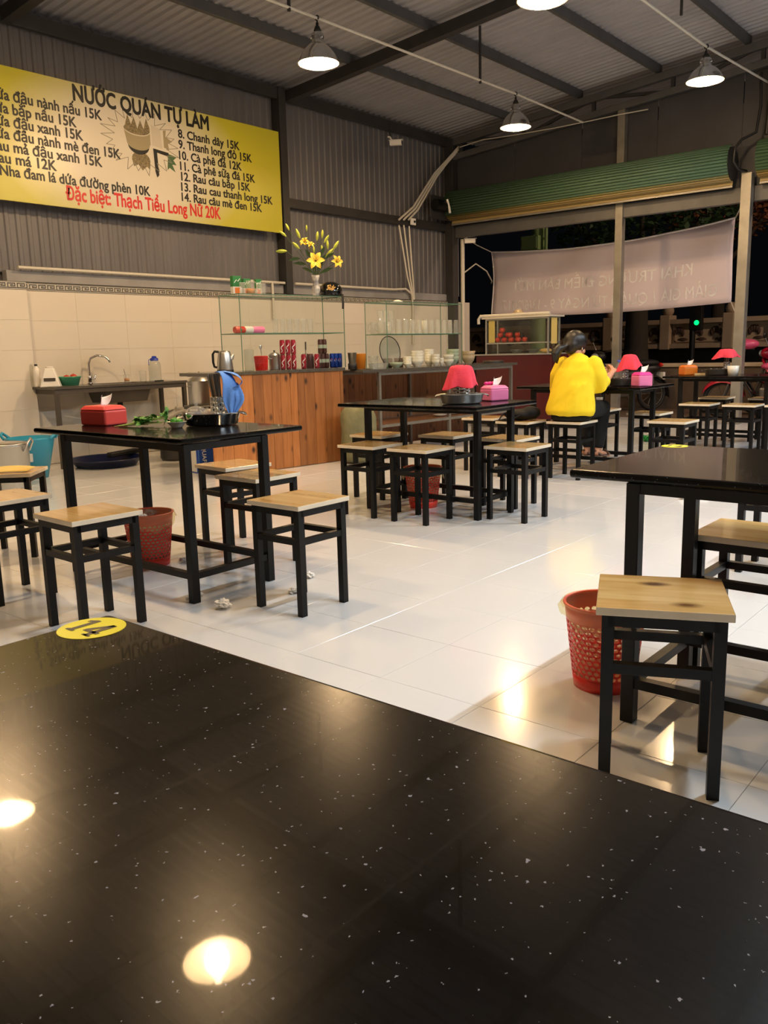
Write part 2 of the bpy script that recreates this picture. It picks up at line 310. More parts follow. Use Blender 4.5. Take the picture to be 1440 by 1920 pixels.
# ---- floor: 41 cm glossy tiles with recessed joints
P = 0.41; X0, Y0 = 2.12, 1.40
floor = struct(MB().box(-3.3, 12.5, -4.0, 8.8, -0.12, -0.004).build('floor', 'grout'))
def tile_mesh(w, h, t, c, m, name):
    b = MB(); g = 0.0006
    v = [(g, g, -t), (w-g, g, -t), (w-g, h-g, -t), (g, h-g, -t), (g, g, -c), (w-g, g, -c), (w-g, h-g, -c), (g, h-g, -c),
         (g+c, g+c, 0), (w-g-c, g+c, 0), (w-g-c, h-g-c, 0), (g+c, h-g-c, 0)]
    b.add(v, [(0, 1, 5, 4), (1, 2, 6, 5), (2, 3, 7, 6), (3, 0, 4, 7), (4, 5, 9, 8), (5, 6, 10, 9), (6, 7, 11, 10), (7, 4, 8, 11), (8, 9, 10, 11)])
    return b.mesh(name, m)
ft = tile_mesh(P, P, 0.006, 0.0010, 'floor_tile', 'tile')
cells = []
for i in range(-13, 26):
    for j in range(-13, 18):
        x, y = X0+i*P, Y0+j*P
        if x < -3.2 or x+P > 12.5 or y < -3.95 or y+P > 8.75: continue
        px, py, w = project((x+P/2, y+P/2, 0)); seen = w > 0.5 and -40 < px < 1480 and 700 < py < 1600
        cells.append((0 if seen else 1, w, x, y))
cells.sort(); rest = MB()
for k, (s_, w, x, y) in enumerate(cells):
    if k < 300 and s_ == 0:
        o = obj('tile', ft, floor, (x, y, 0)); o.rotation_euler = (rng.uniform(-.0012, .0012), rng.uniform(-.0012, .0012), 0)
    else:
        rest.T = Matrix.Translation((x, y, 0)) @ Matrix.Rotation(rng.uniform(-.0012, .0012), 4, 'X'); rest.add([v.co for v in ft.vertices], [tuple(p.vertices) for p in ft.polygons])
o = rest.build('tile_field', 'floor_tile', floor); o['kind'] = 'stuff'
# ---- left wall: tiled dado, key-pattern border, corrugated sheet above
wl = struct(MB().box(3.0, 12.7, YW+0.012, YW+0.20, -0.1, 1.885).build('wall_left', 'tile_grout'))
wt = tile_mesh(0.615, 0.30, 0.011, 0.0006, 'cream_tile', 'tile')
def wall_tile(x, z, y=YW, me=wt):
    o = obj('tile', me, wl, (x, y, z)); o.rotation_euler = (R(90)+rng.uniform(-.0015, .0015), 0, rng.uniform(-.0015, .0015)); return o
for k in range(6):
    for i in range(13): wall_tile(4.51+i*0.615, 0.003+k*0.30)
# key-pattern border pieces
def key_tile():
    b = MB(); L, Hh, u = 0.30, 0.082, 0.0117
    b.box(0.001, L-0.001, 0, 0.012, 0, Hh, 0)
    for k in range(3):
        x = k*0.10
        def ln(x0, z0, x1, z1): b.box(x+x0, x+x1, -0.0012, 0.0, z0, z1, 1)
        t = 0.009; z0 = 0.014; z1 = 0.066
        ln(0.004, z0, 0.004+t, z1); ln(0.004, z1-t, 0.086, z1); ln(0.086-t, z0+0.016, 0.086, z1); ln(0.036, z0+0.016, 0.086, z0+0.016+t)
        ln(0.036, z0+0.016, 0.036+t, z0+0.032); ln(0.036, z0+0.032-t*0.2, 0.066, z0+0.032+t*0.6); ln(0.004, z0, 0.100, z0+t)
    b.box(0.001, L-0.001, -0.0012, 0, 0.0, 0.005, 1); b.box(0.001, L-0.001, -0.0012, 0, 0.075, 0.080, 1)
    return b.mesh('border_tile', ['border_light', 'border_dark'])
kt = key_tile()
for i in range(26): obj('border_tile', kt, wl, (4.51+i*0.30, YW, 1.803))
# tiled pier at the end of the sink
pier = struct(MB().box(3.0, 4.49, YW-0.13, YW+0.02, -0.1, 1.80).build('wall_pier', 'tile_grout'))
for k in range(6):
    for i in range(2): o = obj('tile', wt, pier, (4.505-0.615*(i+1), YW-0.145, 0.003+k*0.30)); o.rotation_euler = (R(90), 0, 0)
    o = obj('tile', tile_mesh(0.145, 0.30, 0.011, 0.001, 'cream_tile', 'tile') if k == 0 else o2, pier, (4.505, YW-0.145, 0.003+k*0.30)); o.rotation_euler = (R(90), 0, R(90))
    o2 = o.data
for i in range(5): obj('border_tile', kt, pier, (4.505-0.30*(i+1), YW-0.145, 1.800))
# corrugated sheets
def corrugated(L, Hh, pitch, depth, m, name, topw=0.22):
    b = MB(); n = int(round(L/pitch)); prof = []
    for i in range(n):
        x = i*pitch; prof += [(x, 0), (x+pitch*(0.62-topw/2-0.11), 0), (x+pitch*(0.62-topw/2), depth), (x+pitch*(0.62+topw/2), depth), (x+pitch*(0.62+topw/2+0.11), 0)]
    prof.append((n*pitch, 0))
    vs = [(x, -y, z) for z in (0, Hh) for x, y in prof]; k = len(prof)
    b.add(vs, [(i, i+1, k+i+1, k+i) for i in range(k-1)]); return b.mesh(name, m)
ws = struct(MB().box(3.0, 12.4, YW+0.16, YW+0.20, 1.885, 4.60).build('wall_left_upper', 'sheet'))
ms = corrugated(0.96, 2.56, 0.12, 0.014, 'sheet', 'metal_sheet', 0.30)
for i in range(10): obj('metal_sheet', ms, ws, (3.0+i*0.955, YW+0.13-0.0025*(i % 2), 1.99))
# steel on the left wall
def beam(name, p0, p1, w, h, m='steel_grey', parent=None): return MB().bar(p0, p1, w, h).build(name, m, parent, bevel=0.004)
tn = [0]
def trim(p0, p1, w, h, m='steel_grey'):
    tn[0] += 1; return struct(beam('trim_%d' % tn[0], p0, p1, w, h, m))
trim((4.4, YW+0.07, 1.95), (8.25, YW+0.07, 1.95), 0.09, 0.11, 'girt'); trim((8.41, YW+0.07, 1.95), (12.1, YW+0.07, 1.95), 0.09, 0.11, 'girt')
trim((8.32, YW+0.04, 1.89), (8.32, YW+0.04, 4.50), 0.15, 0.12, 'steel_dark')
trim((8.40, YW+0.06, 3.085), (12.05, YW+0.06, 3.085), 0.08, 0.12, 'steel_dark')
trim((3.0, YW+0.02, 4.42), (12.1, YW+0.02, 4.42), 0.06, 0.14, 'steel_dark')
trim((12.1, YW-0.04, 0.0), (12.1, YW-0.04, 4.45), 0.16, 0.14, 'steel_dark')
# ---- roof
ceil = struct(MB().add([(-3.3, YW+0.25, roof_z(YW+0.25)+0.16), (14.2, YW+0.25, roof_z(YW+0.25)+0.16), (14.2, -4.2, roof_z(-4.2)+0.16), (-3.3, -4.2, roof_z(-4.2)+0.16)], [(0, 1, 2, 3)]).build('ceiling', 'roof_sheet', solid=0.004))
Lr = math.hypot(12.75, 0.08*12.75)
rm = corrugated(1.0, Lr, 0.125, 0.024, 'roof_sheet', 'roof_sheet', topw=0.3)
for i in range(17):
    o = obj('roof_sheet', rm, ceil); a = math.atan(0.08)
    # sheet runs down the slope (along -Y), ribs towards the room
    ex = Vector((1, 0, 0)); ez = Vector((0, -math.cos(a), math.sin(a))); ey = ez.cross(ex)
    o.matrix_local = Matrix(((ex.x, ey.x, ez.x, -3.0+i*1.0), (ex.y, ey.y, ez.y, YW+0.2), (ex.z, ey.z, ez.z, roof_z(YW+0.2)+0.085-0.002*(i % 2)), (0, 0, 0, 1)))
for y in (7.42, 6.23, 5.05, 3.87, 2.70, 1.52, 0.34, -0.84, -2.0, -3.2):
    trim((-3.2, y, roof_z(y)+0.005), (12.2, y, roof_z(y)+0.005), 0.055, 0.11, 'steel_grey')
for x in (-3.0, 0.85, 4.65, 8.46):
    trim((x, YW, roof_z(YW)-0.11), (x, -4.0, roof_z(-4.0)-0.11), 0.11, 0.13, 'steel_dark')
# front lattice girder
yb = -4.0
def zt(y): return 4.40+0.082*(8.45-y)
def zb(y): return 4.17+0.082*(8.45-y)
trim((XF, 8.5, zt(8.5)), (XF, yb, zt(yb)), 0.08, 0.10, 'steel_grey'); trim((XF, 8.5, zb(8.5)), (XF, yb, zb(yb)), 0.08, 0.09, 'steel_grey')
ys = [8.3-1.16*i for i in range(11)]
for i, y in enumerate(ys):
    trim((XF, y, zb(y)), (XF, y, zt(y)), 0.05, 0.05, 'steel_dark')
    if i < 10: trim((XF, y, zb(y) if i % 2 else zt(y)), (XF, ys[i+1], zt(ys[i+1]) if i % 2 else zb(ys[i+1])), 0.045, 0.045, 'steel_dark')
# ---- shop front: panel over the openings, lintel, posts
wf = struct(MB().box(XF+0.10, XF+0.13, -4.0, 8.5, 3.02, 4.16).build('wall_front', 'front_sheet'))
for k in range(11):
    y1 = 8.5-k*1.15
    MB().box(XF+0.092, XF+0.10, y1-1.14, y1, 3.62, zb(y1-0.6)-0.02+0.04).build('panel_sheet', 'front_sheet', wf, bevel=0.003)
    MB().box(XF+0.092, XF+0.10, y1-1.14, y1, 3.05, 3.612).build('panel_sheet', 'front_sheet', wf, bevel=0.003)
trim((XF+0.06, 8.45, 3.005), (XF+0.06, -4.0, 3.005), 0.10, 0.19, 'steel_grey')
trim((XF+0.03, 5.545, 0.0), (XF+0.03, 5.545, 4.45), 0.11, 0.11, 'galv')
trim((XF-0.10, 3.74, 0.0), (XF-0.10, 3.74, 3.25), 0.13, 0.13, 'galv')
trim((XF+0.03, 3.52, 3.30), (XF+0.03, 3.52, 4.55), 0.14, 0.14, 'steel_dark')
trim((XF+0.03, -0.4, 0.0), (XF+0.03, -0.4, 4.9), 0.12, 0.12, 'galv')
# walls behind the camera's field, plain plaster
struct(MB().box(-3.3, 12.4, -4.15, -4.0, -0.1, 5.6).build('wall_right', 'plaster'))
struct(MB().box(-3.4, -3.2, -4.15, 8.8, -0.1, 5.6).build('wall_back', 'plaster'))
# ================================================================== lamps
def lamp(loc, label, drop=0.39, bulb_z=0.055, power=1.0, sz=1.0):
    t = thing('pendant_lamp', label, 'lamp', loc, 0); t.scale = (1, 1, sz); drop = drop/sz
    b = MB(); prof = [(0.194, -0.004), (0.192, 0.0), (0.184, 0.012), (0.172, 0.045), (0.150, 0.085), (0.118, 0.125), (0.082, 0.158), (0.058, 0.176), (0.056, 0.205), (0.060, 0.225), (0.056, 0.252), (0.040, 0.268), (0.0005, 0.272)]
    b.lathe(prof, 40); sh = b.build('reflector', 'reflector', t, solid=0.0022); MB().lathe([(r_-0.004, z_-0.002) for r_, z_ in prof[1:8]], 40).build('inner_reflector', 'reflector_inner', t)
    MB().tube([(0.1945*math.cos(a*math.pi/20), 0.1945*math.sin(a*math.pi/20), -0.003) for a in range(40)], 0.004, 6, closed=True).build('rim', 'reflector', t)
    b = MB()
    for a in range(3):
        q = a*2.1+0.4; b.ball((0.063*math.cos(q), 0.063*math.sin(q), 0.215), 0.011, 8, 6)
    b.build('vent_screw', 'chrome', t)
    MB().lathe([(0.0005, 0.270), (0.034, 0.270), (0.036, 0.285), (0.022, 0.315), (0.013, 0.325), (0.013, 0.350), (0.0005, 0.352)], 14).build('socket_cap', 'cable_black', t)
    hk = [(0, 0, 0.345)]+([(0, 0, drop-0.040)] if drop > 0.40 else [])+[(0, 0.0198*math.cos(R(-90+i*32)), drop+0.0198*math.sin(R(-90+i*32))/sz) for i in range(11)]   # loops once round the conduit
    MB().tube(hk, 0.0066, 6).build('hook', 'cable_black', t)
    MB().lathe([(0.0005, bulb_z-0.055), (0.025, bulb_z-0.048), (0.043, bulb_z-0.018), (0.045, bulb_z+0.005), (0.036, bulb_z+0.035), (0.02, bulb_z+0.062), (0.016, bulb_z+0.10), (0.0005, bulb_z+0.10)], 18).build('bulb', 'bulb', t)
    ld = bpy.data.lights.new('lamp_light', 'POINT'); ld.energy = LAMP_W*power; ld.color = WARM; ld.shadow_soft_size = 0.06
    lo = bpy.data.objects.new('lamp_light', ld); COL.objects.link(lo); lo.parent = t; lo.location = (0, 0, 0.004 if bulb_z < 0.1 else 0.07)
    return t
Z1 = at_y(598, 121, 5.9)
lamp((6.26, 5.90, 3.765), 'lit bell lamp on the conduit by the menu board heading', power=1.35)
lamp((9.80, 5.90, 3.805), 'chrome bell lamp above the roller shutter, its bulb tucked high inside', bulb_z=0.115, power=0.9)
lamp((6.18, 3.49, 3.675), 'lit bell lamp on the outer conduit, over the middle of the hall', drop=0.49, power=0.75)
lamp((9.62, 3.49, 3.815), 'bell lamp with its glowing bulb showing below the chrome, near the shutter post', drop=0.335, bulb_z=0.02, sz=0.84)
lamp((2.60, 5.90, 3.711), 'bell lamp above the left stools, on the menu board conduit', drop=0.39, power=1.35)
lamp((2.60, 3.49, 3.757), 'bell lamp over the table with herbs', drop=0.39, power=0.75)
lamp((2.60, 0.95, 3.76), 'bell lamp over the table with the red bin and the numbered sticker', drop=0.39, power=0.4)
lamp((6.15, 0.95, 3.76), 'bell lamp over the empty right side of the hall', drop=0.39, power=0.4)
# white conduits the lamps hang from, on rods from the purlins
def conduit(y, pts, label, rods):
    t = thing('lamp_conduit', label, 'pipe', (0, 0, 0))
    MB().tube(pts, 0.013, 8).build('pipe', 'pvc', t)
    for x, yy in rods:
        z = pts[0][2]+(pts[-1][2]-pts[0][2])*(x-pts[0][0])/(pts[-1][0]-pts[0][0])
        MB().bar((x, y, z), (x, y, roof_z(y)+0.04), 0.022, 0.022).build('hanger_rod', 'steel_dark', t)
    return t
conduit(5.90, [(-2.9, 5.90, 4.02), (6.26, 5.90, 4.155), (9.8, 5.90, 4.195), (11.6, 5.90, 4.178)], 'white conduit along the menu board side carrying bell lamps', [(5.9, 6.23), (9.0, 6.23), (2.0, 6.23)])
conduit(3.49, [(-2.9, 3.49, 4.12), (6.18, 3.49, 4.165), (9.62, 3.49, 4.150), (12.0, 3.55, 4.30)], 'white conduit over the middle of the hall carrying bell lamps', [(8.9, 3.87), (5.0, 3.87), (1.5, 3.87)])
conduit(0.95, [(-2.9, 0.95, 4.15), (11.6, 0.95, 4.15)], 'white conduit over the right side of the hall carrying bell lamps', [(8.9, 1.52), (4.4, 1.52), (0.5, 1.52)])
# cool fluorescent battens over the right side of the hall
def tube_light(loc, rz, label, L=1.2):
    t = thing('tube_light', label, 'lamp', loc, rz)
    MB().box(-L/2-0.03, L/2+0.03, -0.03, 0.03, 0.03, 0.075).build('batten', 'white_plastic', t, bevel=0.004)
    MB().tube([(-L/2, 0, 0), (L/2, 0, 0)], 0.014, 10).build('tube', 'tube_glow', t)
    for s in (-1, 1): MB().box(s*L/2-0.012, s*L/2+0.012, -0.018, 0.018, -0.018, 0.034).build('end_cap', 'white_plastic', t); MB().tube([(s*L/3, 0, 0.07), (s*L/3, 0, roof_z(loc[1])-0.03-loc[2])], 0.004, 6).build('cord', 'cable_black', t)
    ld = bpy.data.lights.new('tube_light', 'AREA'); ld.shape = 'RECTANGLE'; ld.size = L; ld.size_y = 0.05; ld.energy = TUBE_W; ld.color = COOL
    lo = bpy.data.objects.new('tube_light', ld); COL.objects.link(lo); lo.parent = t; lo.location = (0, 0, -0.022)
    return t
tube_light((3.3, 0.30, 3.55), 0, 'fluorescent batten over the right side of the hall, nearer the kitchen end')
tube_light((6.6, 0.30, 3.55), 0, 'fluorescent batten over the right side of the hall, middle of the row')
tube_light((9.9, 0.30, 3.55), 0, 'fluorescent batten over the right side of the hall, by the shop front')
# ================================================================== menu board
YB = YW-0.07; BX0, BX1 = 3.55, 8.20; BC = 5.95
def bp(px, py): p = at_y(px, py, YB-0.02); return p.x, p.z
zb0 = bp(528, 437)[1]; zb1 = bp(525, 248)[1]; BX1 = bp(526, 340)[0]
bcz = (zb0+zb1)/2
board = thing('menu_board', 'long yellow and cream menu sign on the corrugated wall', 'sign', (BC, YB, bcz))
MB().box(BX0-BC, BX1-BC, -0.020, 0.0, zb0-bcz, zb1-bcz).build('panel', 'menu_print', board)
b = MB()
for z in (zb0-bcz, zb1-bcz): b.bar((BX0-BC, 0.012, z+0.012*(1 if z < 0 else -1)), (BX1-BC, 0.012, z+0.012*(1 if z < 0 else -1)), 0.024, 0.024)
b.build('frame_tube', 'steel_grey', board)
def fit_line(full, suffix, l, r, m='ink_black', bold=0.026):
    x0, z0 = bp(*l); x1, z1 = bp(*r)
    ms = text_curve(suffix, 1.0, bold); a0, a1 = xspan(ms); sx = (x1-x0)/(a1-a0); bpy.data.meshes.remove(ms)
    me = text_curve(full, 1.0, bold); f0, f1 = xspan(me); me.materials.clear(); me.materials.append(MATS[m])
    o = obj('lettering', me, board)
    # glyph x -> room +X, glyph y -> up, faces the room (-Y)
    zz = (z0+z1)/2-bcz
    if full == 'NƯỚC': fit_line.z = zz
    if full.startswith('QUÁN'): zz = fit_line.z
    cap = fit_line.cap*1.0; sy = cap/0.70
    o.matrix_local = Matrix(((sx, 0, 0, x1-BC-f1*sx), (0, 0, -1, -0.0212), (0, sy, 0, zz), (0, 0, 0, 1)))
fit_line.cap = 0.155
fit_line('NƯỚC', 'NƯỚC', (137, 187), (218, 205.5), bold=0.034); fit_line('QUÁN TỰ LÀM', 'QUÁN TỰ LÀM', (226, 207), (392, 245), bold=0.034)
fit_line.cap = 0.098
for full, suf, l, r in [
    ('1. Sữa đậu nành nấu 15K', 'đậu nành nấu 15K', (25, 190), (191, 226)),
    ('2. Sữa bắp nấu 15K', 'bắp nấu 15K', (24, 216), (143.5, 238)),
    ('3. Sữa đậu xanh 15K', 'đậu xanh 15K', (26, 240), (156, 263)),
    ('4. Sữa đậu nành mè đen 15K', 'đậu nành mè đen 15K', (26, 264), (226, 297)),
    ('5. Rau má đậu xanh 15K', 'má đậu xanh 15K', (26, 287), (192, 312)),
    ('6. Rau má 12K', 'má 12K', (30, 309), (106.5, 320)),
    ('7. Nha đam lá dứa đường phèn 10K', 'Nha đam lá dứa đường phèn 10K', (0, 327), (282, 368))]: fit_line(full, suf, l, r)
fit_line.cap = 0.092
for full, l, r in [('8. Chanh dây 15K', (334, 258), (449, 281)), ('9. Thanh long đỏ 15K', (335, 278), (472, 304)), ('10. Cà phê đá 12K', (336, 299), (453, 319)),
    ('11. Cà phê sữa đá 15K', (338, 319), (478, 342)), ('12. Rau câu bắp 15K', (340, 339), (469, 358)), ('13. Rau cau thanh long 15K', (340, 358), (511, 383)),
    ('14. Rau câu mè đen 15K', (341, 377), (491, 397))]: fit_line(full, full, l, r)
fit_line.cap = 0.135
fit_line('Đặc biệt: Thạch Tiểu Long Nữ 20K', 'Đặc biệt: Thạch Tiểu Long Nữ 20K', (124, 374), (414, 411), 'ink_red', 0.026)
# printed starburst collage
sx0, sz0 = bp(265, 265); sx0 -= BC; sz0 -= bcz
def flat(poly, dy, m, name='printed_shape'):
    b = MB(); b.add([(sx0+x, dy, sz0+z) for x, z in poly], [tuple(range(len(poly)))]); return b.build(name, m, board)
star = [((0.36 if k % 2 else 0.50)*math.cos(k*math.pi/22)*(1.0+0.06*math.sin(k*2.3)), (0.24 if k % 2 else 0.34)*math.sin(k*math.pi/22)*(1.0+0.06*math.sin(k*1.7))) for k in range(44)]
b = MB(); n = len(star)
for k in range(n):
    p, q = star[k], star[(k+1) % n]; b.bar((sx0+p[0], -0.0212, sz0+p[1]), (sx0+q[0], -0.0212, sz0+q[1]), 0.002, 0.006)
b.build('starburst_outline', 'print_line', board)
def arc(cx, cz, rx, rz, a0, a1, k=12): return [(cx+rx*math.cos(R(a0+(a1-a0)*i/k)), cz+rz*math.sin(R(a0+(a1-a0)*i/k))) for i in range(k+1)]
flat([(-0.22, 0.12)]+[(-0.20+0.04*i, 0.14+0.10*(i % 2)+0.02*math.sin(i)) for i in range(9)]+[(0.12, 0.13)]+arc(-0.05, 0.12, 0.17, 0.06, 0, -180), -0.0216, 'print_bean')
flat(arc(-0.05, 0.11, 0.17, 0.06, 180, 360)+[(0.12, -0.02)]+arc(-0.04, -0.03, 0.15, 0.07, 0, -180), -0.0220, 'print_bowl')
flat(arc(-0.04, -0.03, 0.15, 0.07, 180, 360)+arc(-0.04, -0.045, 0.14, 0.10, 0, -180), -0.0217, 'ink_black')
flat(arc(-0.02, -0.20, 0.12, 0.09, 0, 180)+[(-0.12, -0.28), (-0.06, -0.25), (-0.01, -0.31), (0.05, -0.26), (0.09, -0.29)], -0.0214, 'print_bean')
flat([(0.14, 0.20), (0.26, 0.17), (0.28, -0.04), (0.14, -0.02)], -0.0215, 'print_grey')
flat([(0.15, -0.05), (0.36, -0.07), (0.35, -0.11), (0.20, -0.09), (0.21, -0.33), (0.18, -0.36), (0.16, -0.30)], -0.0219, 'ink_black')
flat([(0.30, 0.16), (0.34, 0.17), (0.33, 0.10), (0.42, 0.06), (0.36, 0.03), (0.37, -0.04), (0.30, -0.02)], -0.0216, 'print_bowl')
flat([(0.35, -0.08), (0.47, -0.10), (0.42, -0.14), (0.46, -0.19), (0.40, -0.19), (0.44, -0.27), (0.36, -0.23), (0.33, -0.26)], -0.0217, 'print_green')
# ================================================================== roller shutters
def shutter(y0, y1, label):
    t = thing('roller_shutter', label, 'shutter', (XF-0.16, (y0+y1)/2, 3.12)); hw = (y1-y0)/2
    # coil of slats wound on the drum, seen from inside
    cz, rr = 0.27, 0.225; n = 16
    for k in range(n):
        a0 = R(100+k*(170/n)); a1 = R(100+(k+1)*(170/n)-1.2); b = MB(); vs = []
        for i in range(4):
            a = a0+(a1-a0)*i/3; r2 = rr+0.006*math.sin(math.pi*i/3)
            vs.append((r2*math.cos(a), r2*math.sin(a)))
        pts = [(x, y, cz+z) for y in (-hw, hw) for x, z in vs]
        b.add(pts, [(i, i+1, 5+i, 4+i) for i in range(3)], 0, True)
        m = 'green_slat' if k < 12 else ('olive_slat' if k == 12 else 'yellow_slat')
        b.build('slat', m, t, solid=0.004)
    MB().tube([(0, -hw, cz), (0, hw, cz)], 0.205, 20).build('drum', 'steel_dark', t)
    for k in range(1): MB().box(0.02, 0.035, -hw, hw, 0.0, 0.055).build('slat', 'yellow_slat', t, bevel=0.004)
    MB().box(0.012, 0.043, -hw, hw, -0.03, -0.002).build('bottom_bar', 'galv', t, bevel=0.003)
    return t
shutter(3.92, 8.40, 'rolled-up green and yellow shutter between the corner column and the grey guide post')
shutter(-0.30, 3.58, 'rolled-up green and yellow shutter on the far side of the guide post')
# drive motor by the corner and the black chain loop at the guide post
mo = thing('shutter_motor', 'dark shutter motor bracket beside the corner column', 'motor', (11.85, 8.43, 3.30))
MB().box(-0.45, 0.18, -0.012, 0.012, -0.14, 0.22).build('bracket', 'steel_dark', mo, bevel=0.005)
MB().tube([(-0.44, -0.090, 0.06), (-0.17, -0.090, 0.06)], 0.085, 16).build('motor_body', 'black_paint', mo)
MB().lathe([(0.0005, 0), (0.12, 0), (0.12, 0.014), (0.0005, 0.014)], 20).build('gear', 'dark_steel', mo).matrix_local = Matrix.Translation((0.06, -0.011, 0.09)) @ Matrix.Rotation(R(90), 4, 'X')
MB().tube([(-0.20, -0.16, 0.15), (-0.17, -0.18, 0.02), (-0.17, -0.19, -0.06)], 0.02, 8).build('release_handle', 'white_plastic', mo)
ch = MB(); ch.tube([(XF-0.25, 3.60, 4.40), (XF-0.26, 3.58, 4.0), (XF-0.26, 3.62, 3.70), (XF-0.36, 3.76, 3.62), (XF-0.42, 3.82, 3.52), (XF-0.42, 3.83, 3.36), (XF-0.34, 3.79, 3.27), (XF-0.18, 3.74, 3.262)], 0.018, 8)
tag(ch.build('shutter_cable', 'cable_black'), 'thick black cable looping down to the top of the grey guide post', 'cable')
ch = MB(); ch.tube([(XF-0.20, 3.46, 4.45), (XF-0.22, 3.48, 4.05), (XF-0.22, 3.50, 3.66)], 0.035, 8)
tag(ch.build('cable_bundle', 'cable_black'), 'bundle of black cables dropping beside the dark upper post', 'cable')
# ================================================================== tables and stools
TZ, SZ = 0.755, 0.487
def table(x0, x1, y0, y1, lx0, lx1, ly0, ly1, label):
    """granite slab x0..x1, y0..y1; steel frame legs at lx, ly"""
    cx, cy = (x0+x1)/2, (y0+y1)/2
    t = thing('dining_table', label, 'table', (cx, cy, 0), 0)
    MB().box(x0-cx, x1-cx, y0-cy, y1-cy, TZ-0.026, TZ).build('tabletop', 'black_granite', t, bevel=0.010, seg=3)
    f = MB(); z = TZ-0.043; w = 0.03
    for y in (ly0, ly1): f.bar((lx0-cx, y-cy, z), (lx1-cx, y-cy, z), w, 0.03)
    for x in (lx0, lx1): f.bar((x-cx, ly0-cy, z), (x-cx, ly1-cy, z), w, 0.03)
    f.build('top_frame', 'black_paint', t)
    for x in (lx0, lx1):
        for y in (ly0, ly1): MB().box(x-cx-.02, x-cx+.02, y-cy-.02, y-cy+.02, 0, TZ-0.027).build('leg', 'black_paint', t, bevel=0.002, seg=1)
    for y in (ly0, ly1): MB().bar((lx0-cx+.02, y-cy, 0.125), (lx1-cx-.02, y-cy, 0.125), 0.03, 0.03).build('stretcher', 'black_paint', t)
    for x in (lx0, lx1): MB().bar((x-cx, ly0-cy+.02, 0.125), (x-cx, ly1-cy-.02, 0.125), 0.03, 0.03).build('stretcher', 'black_paint', t)
    return t
def sticker(x, y, num, parent):
    s = MB(); s.lathe([(0.0005, 0.0), (0.0455, 0.0), (0.0455, 0.0006), (0.0005, 0.0006)], 40, smooth=False)
    k = tag(s.build('number_sticker', 'sticker'), ('round yellow sticker numbered 14 on the speckled black tabletop' if num else 'round yellow number sticker on the tabletop above the red bin'), 'sticker'); k.location = (x, y, TZ)
    one = [(4, 0), (26, 0), (26, 5), (21, 8), (21, 60), (13, 60), (0, 52), (0, 45), (10, 48), (10, 8), (4, 5)]
    four = [[(0, 14), (40, 14), (40, 22), (0, 22)], [(22, 0), (33, 0), (33, 60), (22, 60)], [(18, 0), (40, 0), (40, 5), (18, 5)], [(0, 22), (12, 22), (32, 60), (22, 60)]]
    b = MB(); b.add([(x-38, y-30, 0) for x, y in one], [tuple(range(len(one)))])
    o1 = b.build('digit_one', 'ink_black', k)
    b = MB()
    for q in four: b.add([(x-2, y-30, 0) for x, y in q], [(0, 1, 2, 3)])
    o2 = b.build('digit_four', 'ink_black', k)
    for o in (o1, o2): sc_ = 0.00080; o.matrix_local = Matrix(((0, sc_, 0, 0), (-sc_, 0, 0, 0), (0, 0, sc_, 0.0010), (0, 0, 0, 1)))
    return k
t0 = table(-0.10, 0.648, -0.16, 1.066, 0.05, 0.51, 0.0, 0.90, 'speckled black granite table with the round 14 sticker')
t1 = table(2.28, 3.03, 3.055, 4.335, 2.312, 2.775, 3.08, 4.07, 'black granite table with herbs, lime dish and red tissue box')
t2 = table(4.40, 5.15, 2.92, 4.09, 4.592, 5.00, 3.04, 3.97, 'black granite table with a pink tissue box, beside the green sack')
t3 = table(2.28, 3.03, -0.04, 1.185, 2.305, 2.76, 0.05, 0.985, 'black granite table with the red bin standing under its corner')
t4 = table(6.87, 7.62, 2.92, 4.12, 6.93, 7.38, 3.02, 3.97, 'black granite table the woman in yellow eats at')
t5 = table(9.20, 9.95, 2.45, 3.67, 9.30, 9.78, 2.60, 3.50, 'black granite table with the orange tissue box by the guide post')
p = at_z(172, 1178, TZ); sticker(p.x, p.y, '14', t0)
p = at_z(1265, 836.5, TZ); sticker(p.x, p.y, None, t3)

def make_stool(label):
    t = thing('wooden_stool', label, 'stool', (0, 0, 0), 0, 'wood-topped steel stools around the tables')
    s = 0.160; w = 0.030; k = s-0.014-w/2; zs = SZ-0.021
    sb_ = MB().box(-s, s, -s, s, zs, SZ); sb_.m = [0, 0, 1, 1, 1, 1]; sb_.build('seat', ['seat_wood', 'seat_edge'], t, bevel=0.0025)
    f = MB(); z = zs-0.0155
    for q in (-k, k): f.bar((-k, q, z), (k, q, z), w, w); f.bar((q, -k, z), (q, k, z), w, w)
    f.build('seat_frame', 'black_paint', t)
    for x in (-k, k):
        for y in (-k, k): MB().box(x-w/2, x+w/2, y-w/2, y+w/2, 0, zs-0.0005).build('leg', 'black_paint', t)
    for q in (-k, k):
        MB().bar((-k+w/2, q, 0.325), (k-w/2, q, 0.325), 0.026, 0.026).build('stretcher', 'black_paint', t)
        MB().bar((q, -k+w/2, 0.325), (q, k-w/2, 0.325), 0.026, 0.026).build('stretcher', 'black_paint', t)
    return t
stool0 = make_stool('stool')
